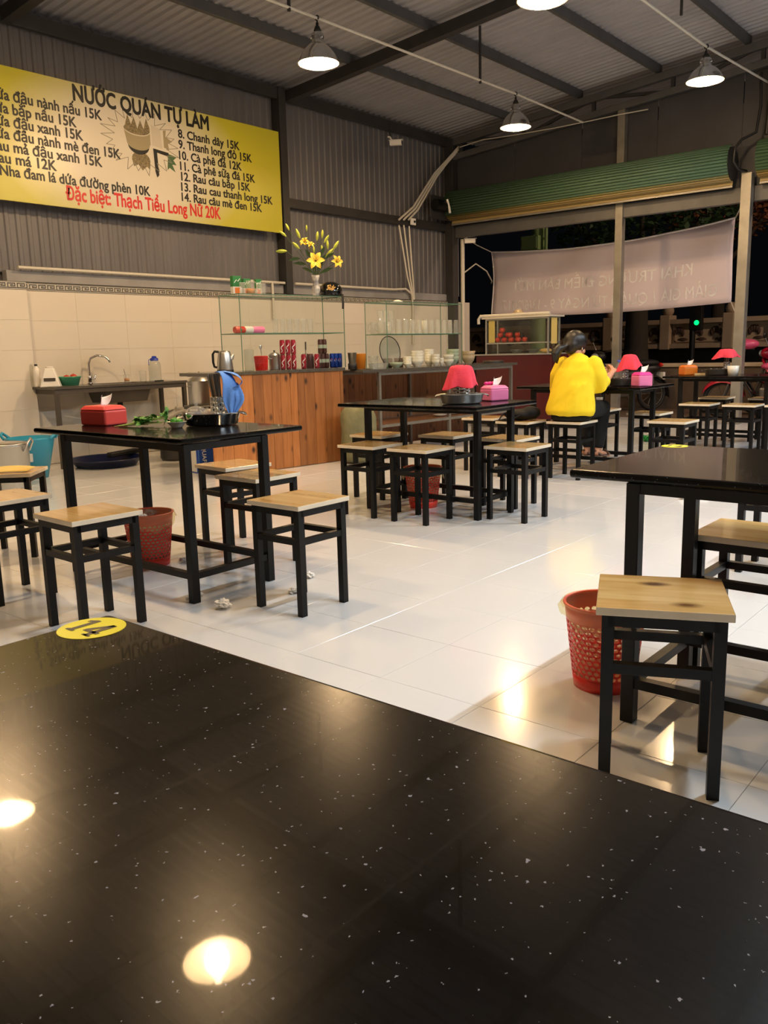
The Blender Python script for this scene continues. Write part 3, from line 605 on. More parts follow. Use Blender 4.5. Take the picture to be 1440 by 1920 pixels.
STOOLS = [
 (1.875, 3.18, -2, 'wood-topped stool at the tabletop corner with the tissue box, nearest the 14 sticker'),
 (1.88, 3.92, 0, 'wood-topped stool between the paper-strewn stool and the one by the 14 sticker'),
 (2.35, 4.77, 44, 'wood-topped stool with a folded yellow paper on its seat'),
 (2.585, 2.655, 0, 'wood-topped stool standing alone at the near end of the herb table'),
 (3.01, 3.39, 0, 'wood-topped stool on the counter side of the herb table, beside the lone end stool'),
 (3.22, 3.84, -6, 'wood-topped stool on the counter side of the herb table, nearest the blue carton'),
 (4.403, 3.795, 0, 'front-row stool at the pink tissue box table, nearest the green sack'),
 (4.400, 3.355, 0, 'front-row stool in front of the half-hidden red bin'),
 (4.80, 2.865, 0, 'wood-topped stool at the free end of the pink tissue box table'),
 (4.98, 4.20, 0, 'wood-topped stool right beside the green sack, behind the front row'),
 (5.19, 3.70, 0, 'rear stool at the pink tissue box table, in front of the plank counter'),
 (5.19, 3.17, 0, 'rear stool at the pink tissue box table, tucked behind its end stool'),
 (2.07, 0.805, 24, 'turned stool in front of the red bin, its seat edge pale'),
 (2.946, 0.84, 0, 'wood-topped stool pushed under the table with the red bin'),
 (6.58, 3.395, 0, 'wood-topped stool the woman in yellow sits on'),
 (6.42, 3.80, 0, 'wood-topped stool with a black bag on its seat'),
 (6.62, 4.30, 8, 'wood-topped stool behind the black bag, next to the maroon food cart'),
 (6.94, 2.66, 0, 'wood-topped stool at the end of the diner\'s table, over green and blue bits of litter'),
 (7.66, 3.16, 0, 'stool on the far side of the diner\'s table, nearer its pink tissue box'),
 (7.90, 3.78, 0, 'stool on the far side of the diner\'s table, holding a glass by the thin post'),
 (8.98, 3.17, 0, 'stool at the orange tissue box table, set farther from the guide post'),
 (8.96, 2.72, 0, 'stool at the orange tissue box table, right beside the guide post'),
 (10.05, 3.35, 0, 'stool behind the table with the orange tissue box, towards the dark yard'),
 (10.05, 2.80, 0, 'stool behind the table with the orange tissue box, by the parked motorbike'),
 (9.02, 2.33, 0, 'stool beside the guide post, half out of the motorbike\'s way'),
 (4.35, 1.13, 0, 'wood-topped stool seen through the legs of the table with the red bin'),
]
for k, (x, y, a, lab) in enumerate(STOOLS):
    if k == 0: stool0.location = (x, y, 0); stool0.rotation_euler = (0, 0, R(a)); stool0['label'] = lab
    else: again(stool0, (x, y, 0), R(a), lab)
# ================================================================== plank counter and steel-framed counter
def hit(px, py, o, d):
    """ray through a pixel meets the upright plane through o along horizontal direction d -> (distance along d, z)"""
    r = ray(px, py); n = Vector((-d[1], d[0])); t = (n.x*o[0]+n.y*o[1])/(n.x*r.x+n.y*r.y); p = CAM+r*t
    return (p.x-o[0])*d[0]+(p.y-o[1])*d[1], p.z
ANG1 = math.atan(-0.13); D1 = (math.cos(ANG1), math.sin(ANG1)); RF = (6.47, 5.93)
u0, _ = hit(390, 700, RF, D1); O1 = (RF[0]+D1[0]*u0, RF[1]+D1[1]*u0); L1 = -u0; CZ1 = 0.95
c1 = thing('plank_counter', 'counter faced with upright orange planks, under the canned drinks', 'counter', (O1[0], O1[1], 0), ANG1)
def c1l(px, py, d): n = (-D1[1], D1[0]); return hit(px, py, (O1[0]+n[0]*d, O1[1]+n[1]*d), D1)
def c1w(x, y, z=0.0): return Vector((O1[0]+D1[0]*x-D1[1]*y, O1[1]+D1[1]*x+D1[0]*y, z))
x = 0.0
while x < L1-0.02:
    w = min(rng.uniform(0.085, 0.135), L1-x); MB().box(x+0.001, x+w-0.001, -0.018+rng.uniform(-.002, .002), 0.0, 0.004, CZ1-0.03).build('plank', 'plank_orange', c1, bevel=0.002, seg=1); x += w
MB().box(0.62, L1, 0.001, 0.42, 0, CZ1-0.03).build('carcass', 'plank_brown', c1)
MB().box(-0.03, L1+0.02, -0.035, 0.46, CZ1-0.030, CZ1).build('worktop', 'counter_granite', c1, bevel=0.004)
# second counter: tube frame, shelf, planks at its back
ANG2 = math.atan(-0.05); D2 = (math.cos(ANG2), math.sin(ANG2)); O2 = (6.55, 5.735); CZ2 = 0.92
L2 = hit(967, 682, O2, D2)[0]
c2 = thing('frame_counter', 'steel-framed counter with plates on its lower shelf', 'counter', (O2[0], O2[1], 0), ANG2)
def c2l(px, py, d): n = (-D2[1], D2[0]); return hit(px, py, (O2[0]+n[0]*d, O2[1]+n[1]*d), D2)
def c2w(x, y, z=0.0): return Vector((O2[0]+D2[0]*x-D2[1]*y, O2[1]+D2[1]*x+D2[0]*y, z))
MB().box(0.0, L2, -0.03, 0.66, CZ2-0.028, CZ2).build('worktop', 'counter_granite', c2, bevel=0.004)
xa, xm, xb = c2l(712, 750, 0.01)[0], c2l(842, 750, 0.01)[0], c2l(958, 720, 0.01)[0]
for xx in (xa, xm, xb):
    for yy in (0.012, 0.60): MB().box(xx-.016, xx+.016, yy-.016, yy+.016, 0, CZ2-0.028).build('leg', 'tan_steel' if 'tan_steel' in MATS else 'galv', c2)
SH2 = c2l(712, 800, 0.01)[1]
for yy in (0.012, 0.60): MB().bar((xa, yy, SH2), (xb, yy, SH2), 0.03, 0.03).build('shelf_rail', 'galv', c2); MB().bar((xa, yy, CZ2-0.046), (xb, yy, CZ2-0.046), 0.03, 0.034).build('top_rail', 'galv', c2)
MB().box(xa, xb, 0.03, 0.58, SH2-0.004, SH2+0.014).build('shelf', 'plank_brown', c2)
xp = c2l(902, 740, 0.40)[0]; x = 0.02
while x < xp-0.02:
    w = min(rng.uniform(0.085, 0.135), xp-x); MB().box(x+0.001, x+w-0.001, 0.62, 0.636, 0.02, CZ2-0.03).build('plank', 'plank_brown', c2, bevel=0.002, seg=1); x += w
# ---- glass display cases
def glass_case(x0, x1, y0, y1, z0, z1, zs, world, ang, label):
    p = world(x0, y0, z0); t = thing('glass_case', label, 'display case', p, ang); w, d, h = x1-x0, y1-y0, z1-z0; g = 0.005
    for nm, q in (('front_pane', ((0, 0, 0), (w, 0, 0), (w, 0, h), (0, 0, h))), ('back_pane', ((0, d, 0), (w, d, 0), (w, d, h), (0, d, h))), ('side_pane', ((0, 0, 0), (0, d, 0), (0, d, h), (0, 0, h))), ('side_pane', ((w, 0, 0), (w, d, 0), (w, d, h), (w, 0, h))), ('top_pane', ((0, 0, h-.002), (w, 0, h-.002), (w, d, h-.002), (0, d, h-.002))), ('shelf', ((0, 0, zs-z0+.003), (w, 0, zs-z0+.003), (w, d, zs-z0+.003), (0, d, zs-z0+.003)))): MB().add(q, [(0, 1, 2, 3)]).build(nm, 'case_glass', t)
    e = MB()
    for a in ((0, 0), (w, 0), (0, d), (w, d)): e.bar((a[0], a[1], 0), (a[0], a[1], h-0.004), 0.006, 0.006)
    for z in (zs-z0, h-0.0025):
        for a, b_ in (((0, 0), (w, 0)), ((0, d), (w, d)), ((0, 0), (0, d)), ((w, 0), (w, d))): e.bar((a[0], a[1], z), (b_[0], b_[1], z), 0.0075, 0.0075)
    e.build('glass_edging', 'glass_edge', t); return t
E1 = 0.06; E2 = 0.05
a1 = c1l(456, 698, E1)[0]; b1 = c1l(648, 692, E1)[0]; zt1 = (c1l(456, 548, E1)[1]+c1l(648, 558, E1)[1])/2; zs1 = (c1l(456, 625, E1)[1]+c1l(648, 624, E1)[1])/2
glass_case(a1, b1, E1, E1+0.34, CZ1, zt1, zs1, c1w, ANG1, 'glass display case with drink cans, a helmet and lilies on its top')
a2 = c2l(727, 688, E2)[0]; b2 = c2l(866, 680, E2)[0]; zt2 = (c2l(727, 567, E2)[1]+c2l(866, 568, E2)[1])/2; zs2 = c2l(800, 626, E2)[1]
glass_case(a2, b2, E2, E2+0.31, CZ2, zt2, zs2, c2w, ANG2, 'glass display case with rows of upturned glasses over white bowls')

# ---- small builders reused below
def lathe_thing(name, prof, m, label, cat, loc, n=20, group=None, solid=0.0, rz=0.0):
    o = tag(MB().lathe(prof, n).build(name, m, None, solid=solid), label, cat, group); o.location = loc; o.rotation_euler = (0, 0, rz); return o
def px_r(w_px, p): return w_px*(Vector(p)-CAM).dot(FW)/F_PX/2        # half width in metres of something w_px wide at p
# cans
def can(m, loc, label, group, emblem, rz=0.0):
    t = thing('drink_can', label, 'can', loc, rz, group); t.scale = (0.82, 0.82, 1.2)
    MB().lathe([(0.0005, 0.004), (0.022, 0.003), (0.025, 0.0), (0.031, 0.010), (0.031, 0.104), (0.026, 0.116), (0.0265, 0.119)], 18).build('body', m, t)
    MB().lathe([(0.0265, 0.119), (0.024, 0.116), (0.0005, 0.116)], 18).build('lid', 'alu', t)
    b = MB()
    if emblem == 'ball':
        def dsc(r0, y, zc, a0, a1, mi):
            pts = [(r0*math.cos(R(a0+(a1-a0)*i/14)), r0*math.sin(R(a0+(a1-a0)*i/14))) for i in range(15)]
            b.add([(math.sin(p[0]/0.0314)*y, -math.cos(p[0]/0.0314)*y, zc+p[1]) for p in pts], [tuple(range(15))], mi)
        dsc(0.0155, 0.0314, 0.062, 0, 360, 0); dsc(0.0148, 0.0317, 0.062, 15, 195, 1); dsc(0.0148, 0.0317, 0.062, 205, 365, 2)
        b.build('emblem', ['ink_white', 'ink_red', 'can_blue'], t)
    elif emblem == 'swirl':
        pts = []
        for i in range(22):
            u = i/21; ang = (u-0.5)*0.9+0.35*math.sin(u*9); pts.append((math.sin(ang)*0.0315, -math.cos(ang)*0.0315, 0.018+0.075*u))
        b.tube(pts, [0.002+0.003*math.sin(math.pi*i/21) for i in range(22)], 6); b.build('white_swirl', 'ink_white', t)
    else:
        b.lathe([(0.0313, 0.045), (0.0313, 0.075)], 18); b.build('label_band', 'celadon', t)
    return t
VA = -math.pi/2+YAW                      # turn so that local -Y faces the camera
def c1p(px, d, z=CZ1): x_ = c1l(px, 690, d)[0]; return c1w(x_, d, z)
k = 0
for i, px in enumerate((531, 541.5, 551.5)):
    for lvl in (0, 1):
        can('can_red', c1p(px, 0.13, CZ1+0.1434*lvl), 'red drink can in the two-high block beside the steel pot', 'two-high block of red cans', 'swirl', VA+R(rng.uniform(-15, 15)))
for px in (570, 592): can('can_red', c1p(px, 0.10) if px == 570 else c1w(b1-0.343, 0.10, CZ1), 'single red drink can standing beside the dark jar' if px == 570 else 'single red drink can standing against the brown cans', None, 'swirl', VA)
for k in (0, 1, 2): can('can_brown', c1w(b1-0.190-0.0515*k, 0.13, CZ1), 'brown drink can in the stack beside the blue cans', 'stack of brown cans', 'band', VA)
for k in (0.5, 1.5): can('can_brown', c1w(b1-0.190-0.0515*k, 0.13, CZ1+0.1434), 'brown drink can in the stack beside the blue cans', 'stack of brown cans', 'band', VA)
for k in (0, 1, 2): can('can_blue', c1w(b1-0.034-0.0515*k, 0.11, CZ1), 'blue drink can with a round red, white and blue emblem', 'row of blue cans', 'ball', VA)
# other things in and by the first case
lathe_thing('white_canister', [(0.0005, 0), (0.043, 0), (0.046, 0.02), (0.047, 0.19), (0.043, 0.20), (0.0005, 0.203)], 'clear_plastic', 'tall whitish plastic canister at the case corner', 'canister', c1p(468, 0.16))
def basket(loc, r, h, m, label):
    t = thing('plastic_basket', label, 'basket', loc)
    MB().lathe([(0.0005, 0.002), (r*0.84, 0.002), (r*0.86, 0.004)], 20).build('base', m, t)
    n = 26
    for i in range(n):
        a = 2*math.pi*i/n; MB().bar((r*0.85*math.cos(a), r*0.85*math.sin(a), 0.003), (r*math.cos(a), r*math.sin(a), h), 0.004, 0.0165*r/0.06).build('slat', m, t)
    for z, rr in ((h*0.5, r*0.93), (h, r)): MB().tube([(rr*math.cos(q*math.pi/14), rr*math.sin(q*math.pi/14), z) for q in range(28)], 0.004, 6, closed=True).build('ring', m, t)
    return t
basket(c1p(490.5, 0.16), 0.060, 0.135, 'red_plastic', 'red slatted plastic basket with a spoon in it')
sp = MB(); sp.tube([(0, 0, 0), (0.02, 0, 0.12), (0.012, 0.0, 0.20)], 0.004, 6); sp.ball((0.01, 0, 0.215), 0.018, 10, 6, 0, 1, 0.4, 1.3)
o = tag(sp.build('serving_spoon', 'stainless'), 'steel spoon standing in the red slatted basket', 'spoon'); o.location = c1p(490.5, 0.16)+Vector((-0.01, 0, 0.008))
def steel_pot(loc, r, h, label):
    t = thing('steel_pot', label, 'pot', loc)
    MB().lathe([(0.0005, 0), (r*0.97, 0), (r, 0.008), (r, h), (r+0.005, h+0.004)], 24).build('body', 'stainless', t)
    MB().lathe([(r+0.004, h+0.004), (r*0.8, h+h*0.16), (r*0.3, h+h*0.26), (0.0005, h+h*0.27)], 24).build('lid', 'stainless', t)
    MB().lathe([(0.006, h+h*0.26), (0.006, h+h*0.32), (0.014, h+h*0.36), (0.0005, h+h*0.40)], 12).build('knob', 'cable_black', t)
    for s in (-1, 1): MB().tube([(s*r, -0.02, h*0.8), (s*(r+0.022), -0.02, h*0.82), (s*(r+0.022), 0.02, h*0.82), (s*r, 0.02, h*0.8)], 0.004, 6).build('handle', 'stainless', t)
    return t
steel_pot(c1p(515.5, 0.20), 0.054, 0.135, 'small lidded steel pot between the red basket and the red cans')
lathe_thing('dark_jar', [(0.0005, 0), (0.038, 0), (0.04, 0.01), (0.04, 0.11), (0.034, 0.125), (0.034, 0.145), (0.0005, 0.146)], 'maroon', 'dark red jar between the two single red cans', 'jar', c1p(582, 0.20))
lathe_thing('spice_jar', [(0.0005, 0), (0.032, 0), (0.033, 0.11), (0.028, 0.13), (0.028, 0.15), (0.0005, 0.151)], 'jar_glass', 'clear glass jar behind the dark red jar', 'jar', c1p(573, 0.29))
sp = MB(); sp.tube([(0, 0, 0), (0.012, 0, 0.20)], 0.004, 6); sp.tube([(0.012, 0, 0.18), (0.014, 0, 0.26)], 0.008, 6)
o = tag(sp.build('ladle', 'dark_steel'), 'dark-handled ladle standing behind the dark red jar', 'ladle'); o.location = c1p(573, 0.29)+Vector((0, 0, 0.006))
# kettle at the counter's left end
kx, _ = c1l(424, 690, 0.14); kt_ = thing('electric_kettle', 'steel electric kettle with black handle at the counter end', 'kettle', c1w(kx-0.01, 0.14, CZ1), VA)
MB().lathe([(0.0005, 0), (0.078, 0), (0.078, 0.02), (0.0005, 0.021)], 24).build('base', 'cable_black', kt_)
MB().lathe([(0.074, 0.021), (0.076, 0.03), (0.070, 0.10), (0.060, 0.165), (0.056, 0.18)], 24).build('body', 'stainless', kt_)
MB().lathe([(0.056, 0.18), (0.05, 0.19), (0.02, 0.197), (0.0005, 0.198)], 20).build('lid', 'stainless', kt_)
MB().tube([(-0.052, 0, 0.185), (-0.09, 0, 0.190), (-0.108, 0, 0.165), (-0.108, 0, 0.09), (-0.098, 0, 0.05), (-0.076, 0, 0.045)], 0.011, 8).build('handle', 'cable_black', kt_)
MB().tube([(0.06, 0, 0.12), (0.085, 0, 0.16)], [0.022, 0.008], 8).build('spout', 'stainless', kt_)
# case 1 shelf: lying cup sleeve and six glasses
cx_, _ = c1l(468, 620, 0.24); q = c1w(cx_, 0.24, zs1+0.0035)
cs = thing('cup_sleeve', 'sleeve of red and white paper cups lying on the glass shelf', 'cups', q+Vector((0, 0, 0.034)), ANG1)
for i, (m, a0, a1_) in enumerate((('apple', -0.17, -0.06), ('carton_white', -0.06, 0.03), ('pink_plastic', 0.03, 0.16))): MB().tube([(a0, 0, 0), (a0+0.01, 0, 0), (a1_-0.01, 0, 0), (a1_, 0, 0)], [0.030, 0.0335, 0.0335, 0.030], 14).build('paper_cups', m, cs)
MB().ball((-0.115, -0.027, 0.0), 0.016, 10, 6, 0, 1, 0.5, 1).build('green_mark', 'carton_green', cs)
def tumbler(label, group, r=0.034, h=0.13, m='jar_glass', up=False):
    t = thing('drinking_glass', label, 'glass', (0, 0, 0), 0, group)
    MB().lathe([(0.0005, 0.006), (r*0.76, 0.004), (r*0.80, 0.0), (r*0.83, 0.004), (r, h)], 16).build('body', m, t); MB().tube([(r*math.cos(q*math.pi/8), r*math.sin(q*math.pi/8), h) for q in range(16)], 0.0014, 5, closed=True).build('rim', 'glass_rim', t)
    return t
tg = None; gl = 'tall clear tumbler in the row on the shelf above the red cans'
for i in range(6):
    px = 517+i*13; x_, _ = c1l(px, 620, 0.2); p = c1w(x_, 0.2, zs1+0.0035)
    if tg is None: tg = tumbler(gl, 'row of tall tumblers on the glass shelf', 0.028, 0.135); tg.location = p
    else: again(tg, p)
# on top of case 1
ZT1 = zt1+0.0005
def top1(px, d): x_, _ = c1l(px, 550, d); return c1w(x_, d, ZT1)
def carton(p, w, d, h, label):
    t = thing('juice_carton', label, 'carton', p, ANG1+R(-8))
    MB().box(-w/2, w/2, -d/2, d/2, h*0.42, h).build('upper_sleeve', 'carton_green', t, bevel=0.002)
    MB().box(-w/2, w/2, -d/2, d/2, 0, h*0.42).build('lower_sleeve', 'carton_white', t, bevel=0.002)
    MB().box(-w*0.3, w*0.25, -d/2-0.001, -d/2, h*0.05, h*0.36).build('fruit_print', 'orange_plastic', t)
    sw = MB(); sw.tube([(-w*0.35, -d/2-0.0015, h*0.62), (-w*0.1, -d/2-0.0015, h*0.78), (w*0.1, -d/2-0.0015, h*0.70), (w*0.35, -d/2-0.0015, h*0.86)], 0.003, 6); sw.build('white_script', 'ink_white', t)
    return t
carton(top1(443, 0.20), 0.085, 0.06, 0.165, 'green and white drink carton on the glass case, beside the juice jug')
carton(top1(462, 0.26), 0.075, 0.06, 0.150, 'green and white drink carton standing behind the juice jug')
carton(top1(484, 0.24), 0.060, 0.05, 0.150, 'narrow green and white drink carton near the small tumblers')
for px, d in ((455, 0.12), (486, 0.11), (493.5, 0.15)):
    g2 = again(tg, top1(px, d), label='clear tumbler beside the green cartons on the glass case', group='tumblers on the glass case top', scale=(1.0, 1.0, 0.75))
jg = thing('juice_jug', 'glass jug of orange juice on the glass case', 'jug', top1(470, 0.12), VA)
MB().lathe([(0.0005, 0.006), (0.034, 0.004), (0.040, 0.0), (0.042, 0.05), (0.038, 0.115), (0.040, 0.125)], 20).build('body', 'jar_glass', jg)
MB().lathe([(0.0005, 0.008), (0.036, 0.008), (0.0385, 0.05), (0.0005, 0.051)], 18).build('juice', 'juice', jg)
MB().tube([(0.040, 0, 0.11), (0.062, 0, 0.10), (0.064, 0, 0.05), (0.042, 0, 0.03)], 0.005, 8).build('handle', 'jar_glass', jg)
# vase of lilies
vp = top1(593, 0.16); vs_ = thing('vase', 'slim white vase with dark blue pattern holding lilies', 'vase', vp)
MB().lathe([(0.0005, 0.0), (0.036, 0.0), (0.037, 0.01), (0.034, 0.03), (0.042, 0.06), (0.043, 0.08), (0.032, 0.115), (0.027, 0.14), (0.033, 0.17), (0.042, 0.205), (0.040, 0.205), (0.030, 0.17), (0.024, 0.14), (0.0005, 0.12)], 20).build('body', 'vase_blue', vs_)
bq = thing('lily_bouquet', 'bouquet of yellow lilies and green buds standing in the slim vase', 'flowers', vp+Vector((0, 0, 0.125)), VA)
SCL = (vp-CAM).dot(FW)/F_PX              # metres per photo pixel at the vase
def fl(px, py, d=0.0): return Vector(((px-592)*SCL, d, (512-py)*SCL+0.07))
def stem(a, b_, m='leaf', r=0.0035): c_ = (Vector(a)*0.45+Vector(b_)*0.55)+Vector((0, 0, 0.02)); cl_ = lambda v: max(-0.018, min(0.018, v*0.14)); m_ = Vector((cl_(b_[0]), cl_(b_[1]), 0.088)); MB().tube([a, m_, c_, b_] if c_.z > 0.10 else [a, m_, b_], r, 5).build('stem', m, bq)
def budp(p, d, L, m='bud'):
    d = Vector(d).normalized(); p = Vector(p); MB().tube([p+d*(L*(i/7-0.5)) for i in range(8)], [L*0.16*math.sin(math.pi*(0.06+0.88*i/7))**0.8 for i in range(8)], 8).build('bud', m, bq)
def leafp(p, d, L, w=0.018):
    p = Vector(p); d = Vector(d).normalized(); s = d.cross(Vector((0, 1, 0.3))).normalized(); b = MB()
    pts = []
    for i in range(6):
        u = i/5; ww = w*math.sin(math.pi*min(0.97, u+0.04)); c_ = p+d*L*u-Vector((0, 0, 0.03*u*u)); pts += [c_-s*ww, c_+Vector((0, 0.004, 0)), c_+s*ww]
    b.add(pts, [(i*3+j, i*3+j+1, i*3+j+4, i*3+j+3) for i in range(5) for j in (0, 1)], 0, True); b.build('leaf', 'leaf', bq)
def lily(c, nrm, r):
    nrm = Vector(nrm).normalized(); q_ = nrm.to_track_quat('Z', 'Y').to_matrix(); c = Vector(c)
    f_ = MB().lathe([(0.004, -0.03), (0.010, 0.0)], 8).build('flower', 'lily', bq); f_.matrix_local = Matrix.Translation(c) @ q_.to_4x4()
    for i in range(6):
        a = i*math.pi/3; b = MB(); pts = []
        for j in range(6):
            u = j/5; rr = 0.008+r*u; w = r*0.30*math.sin(math.pi*min(0.98, 0.12+u*0.86)); z = 0.012+0.035*math.sin(u*1.9)-(0.025*u*u)
            ca, sa = math.cos(a), math.sin(a); pts += [(rr*ca-w*sa*e, rr*sa+w*ca*e, z+abs(e)*0.006) for e in (-1, 0, 1)]
        b.add(pts, [(j*3+e, j*3+e+1, j*3+e+4, j*3+e+3) for j in range(5) for e in (0, 1)], 0, True); b.build('petal', 'lily', f_)
    s_ = MB()
    for i in range(5): a = i*1.256; s_.tube([(0, 0, 0), (0.02*math.cos(a), 0.02*math.sin(a), 0.045)], 0.0015, 4); s_.ball((0.02*math.cos(a), 0.02*math.sin(a), 0.046), 0.004, 6, 4)
    s_.build('stamen', 'stamen', f_)
base = Vector((0, 0, 0.03))
for (px, py, nrm, r, d) in ((594, 486, (0.05, -1, 0.25), 0.085, -0.05), (631, 488, (0.5, -0.8, 0.2), 0.060, -0.02), (575, 452, (-0.3, -0.7, 0.5), 0.045, 0.02), (583, 458, (0.2, -0.6, 0.7), 0.040, 0.03)):
    c_ = fl(px, py, d); stem(base, c_-Vector(nrm).normalized()*0.02); lily(c_, nrm, r)
for (px, py, dx, dz, L, d) in ((543, 422, -0.5, 1, 0.075, 0.02), (535, 435, -1, 0.8, 0.085, -0.02), (558, 456, -1, 1, 0.095, 0.0), (531, 466, -1, 0.0, 0.11, -0.03), (562, 434, -0.4, 1, 0.10, 0.03), (598, 440, 0.1, 1, 0.09, 0.0),
        (607, 436, 0.1, 1, 0.085, 0.04), (615, 446, 0.7, 1, 0.09, -0.02), (632, 457, 0.7, 1, 0.10, 0.0), (620, 470, 0.9, 0.9, 0.12, 0.02), (616, 455, 0.0, 1, 0.09, 0.04), (606, 463, -0.2, 1, 0.08, 0.03), (591, 465, 0, 1, 0.075, -0.03), (578, 424, 0, 1, 0.06, 0.05)):
    c_ = fl(px, py, d); stem(base, c_-Vector((dx, 0, dz)).normalized()*L*0.45, r=0.0025); budp(c_, (dx, 0.1, dz), L)
for (px, py, dx, dz, L) in ((600, 508, 0.8, 0.45, 0.17), (585, 505, -0.7, 0.6, 0.13), (590, 500, 0.1, 1, 0.13), (596, 500, 0.5, 0.9, 0.14), (575, 490, -0.9, 0.3, 0.14), (565, 480, -1, 0.1, 0.12), (604, 475, 0.3, 1, 0.12), (612, 480, 0.7, 0.6, 0.12), (583, 478, -0.4, 1, 0.12), (588, 488, -0.2, 0.8, 0.14), (601, 488, 0.5, 0.8, 0.13)):
    leafp(fl(px, py, rng.uniform(-.03, .03)), (dx, rng.uniform(-.3, .3), dz), L)
# helmet
hp = top1(620, 0.205)+Vector((0, 0, 0.003)); hm = thing('motorbike_helmet', 'glossy black half helmet with a gold print, strap hanging over the case edge', 'helmet', hp, VA); hm.scale = (1.15, 1.15, 1.12)
MB().lathe([(0.094, 0.0), (0.100, 0.01), (0.101, 0.05), (0.092, 0.085), (0.068, 0.113), (0.035, 0.127), (0.0005, 0.130)], 28, sx=1.0, sy=1.15).build('shell', 'helmet', hm, solid=0.006)
MB().ball((0, 0, 0.132), 0.010, 10, 6, 0, 1, 1, 0.6).build('button', 'chrome', hm)
b = MB()
for k_ in range(5):
    a = k_*1.257; cx2, cz2 = 0.012+0.022*math.cos(a), 0.078+0.018*math.sin(a); pts = []
    for j in range(9):
        t_ = j*2*math.pi/9; x2 = cx2+0.017*math.cos(t_); z2 = cz2+0.013*math.sin(t_); rr = 0.101 if z2 < 0.05 else 0.101*math.sqrt(max(0.05, 1-((z2-0.05)/0.081)**2)); y2 = -1.15*math.sqrt(max(1e-4, rr*rr-x2*x2))*1.02-0.003; pts.append((x2, y2, z2))
    b.add(pts, [tuple(range(9))])
b.build('gold_flower_print', 'gold_print', hm)
MB().tube([(0.098, -0.02, 0.02), (0.104, -0.055, 0.010), (0.110, -0.085, 0.010), (0.111, -0.104, -0.012), (0.112, -0.106, -0.07), (0.110, -0.105, -0.115)], 0.011, 6, flat=0.5).build('chin_strap', 'cable_black', hm)
# between the cases
lathe_thing('blender_jar', [(0.0005, 0), (0.045, 0), (0.045, 0.06), (0.036, 0.065), (0.046, 0.17), (0.044, 0.17), (0.034, 0.07), (0.0005, 0.068)], 'cable_black', 'dark blender jar between the two glass cases', 'blender', c2w(c2l(661, 690, 0.12)[0], 0.12, CZ2))
lathe_thing('orange_tub', [(0.0005, 0), (0.048, 0), (0.056, 0.155), (0.058, 0.158), (0.0005, 0.158)], 'cup_orange', 'orange plastic tub between the two glass cases', 'tub', c2w(c2l(677, 690, 0.20)[0], 0.20, CZ2))
lathe_thing('clear_tub', [(0.0005, 0), (0.048, 0), (0.055, 0.135), (0.052, 0.135), (0.0005, 0.01)], 'clear_plastic', 'clear plastic tub beside the orange tub', 'tub', c2w(min(c2l(700, 690, 0.11)[0], a2-0.060), 0.11, CZ2))
o = tag(MB().lathe([(0.0005, 0.0), (0.118, 0.0), (0.124, 0.004), (0.122, 0.006), (0.0005, 0.006)], 28, sx=1.15).build('dark_tray', 'dark_steel'), 'dark round tray lying on the counter between the glass cases', 'tray'); o.location = c2w(max(0.17, c2l(668, 695, 0.06)[0]+0.06), 0.15, CZ2)
for oo in list(bpy.data.objects):
    if oo.name in ('blender_jar', 'orange_tub', 'clear_tub'): oo.location.z += 0.006 if oo.name != 'clear_tub' else 0.0
bt = thing('food_box', 'low clear plastic food box on the counter before the round tray', 'box', c2w(c2l(710, 690, 0.0)[0], 0.012, CZ2), ANG2)
MB().add([(-.10, -.025, 0), (.10, -.025, 0), (.10, .016, 0), (-.10, .016, 0), (-.118, -.038, .062), (.118, -.038, .062), (.118, .026, .062), (-.118, .026, .062)], [(3, 2, 1, 0), (0, 1, 5, 4), (1, 2, 6, 5), (2, 3, 7, 6), (3, 0, 4, 7)]).build('body', 'clear_plastic', bt, solid=0.002)
MB().bar((-.118, -.038, .062), (.118, -.038, .062), 0.008, 0.004).build('rim', 'clear_plastic', bt)
# ---- inside case 2
def c2p(px, d, z=CZ2): return c2w(c2l(px, 685, d)[0], d, z)
bowl_prof = lambda r, h: [(0.0005, 0.004), (r*0.42, 0.004), (r*0.44, 0.0), (r*0.47, 0.0), (r*0.48, 0.010), (r*0.82, h*0.45), (r, h), (r*0.96, h), (r*0.76, h*0.45), (0.0005, 0.016)]
def bowl_stack(px, d, r, h, n, m, label, group, step=0.5, z=CZ2, tilt=0):
    p = c2p(px, d, z)
    for i in range(n):
        o = lathe_thing('rice_bowl', bowl_prof(r, h), m, label, 'bowl', p+Vector((0, 0, i*h*step+0.0005)), 22, group)
bowl_stack(764, 0.16, 0.050, 0.052, 4, 'ceramic', 'small cream bowl in the stack nearest the round tray', 'small cream bowls stacked by the round tray', 0.42)
bowl_stack(782, 0.14, 0.078, 0.085, 4, 'ceramic', 'large cream bowl in the wide stack', 'large cream bowls in the wide stack', 0.36)
bowl_stack(805, 0.245, 0.058, 0.078, 5, 'ceramic', 'cream bowl in the tallest stack in the case', 'cream bowls in the tallest stack', 0.36)
bowl_stack(817, 0.12, 0.049, 0.070, 3, 'ceramic', 'cream cup-like bowl in the short straight stack', 'cream bowls in the short straight stack', 0.45)
bowl_stack(828, 0.10, 0.028, 0.060, 2, 'ceramic', 'small cream cup in the narrow stack', 'small cream cups', 0.5)
bowl_stack(841, 0.13, 0.064, 0.070, 2, 'ceramic', 'cream bowl in the pair beside the pale green bowls', 'pair of cream bowls', 0.75)
bowl_stack(849, 0.25, 0.080, 0.10, 3, 'celadon', 'big pale green bowl stacked at the end of the case', 'pale green bowls stacked in the case', 0.42)
bowl_stack(878, 0.14, 0.085, 0.11, 2, 'tan_ceramic', 'tan bowl stacked on the counter beside the glass case', 'tan bowls beside the case', 0.42)
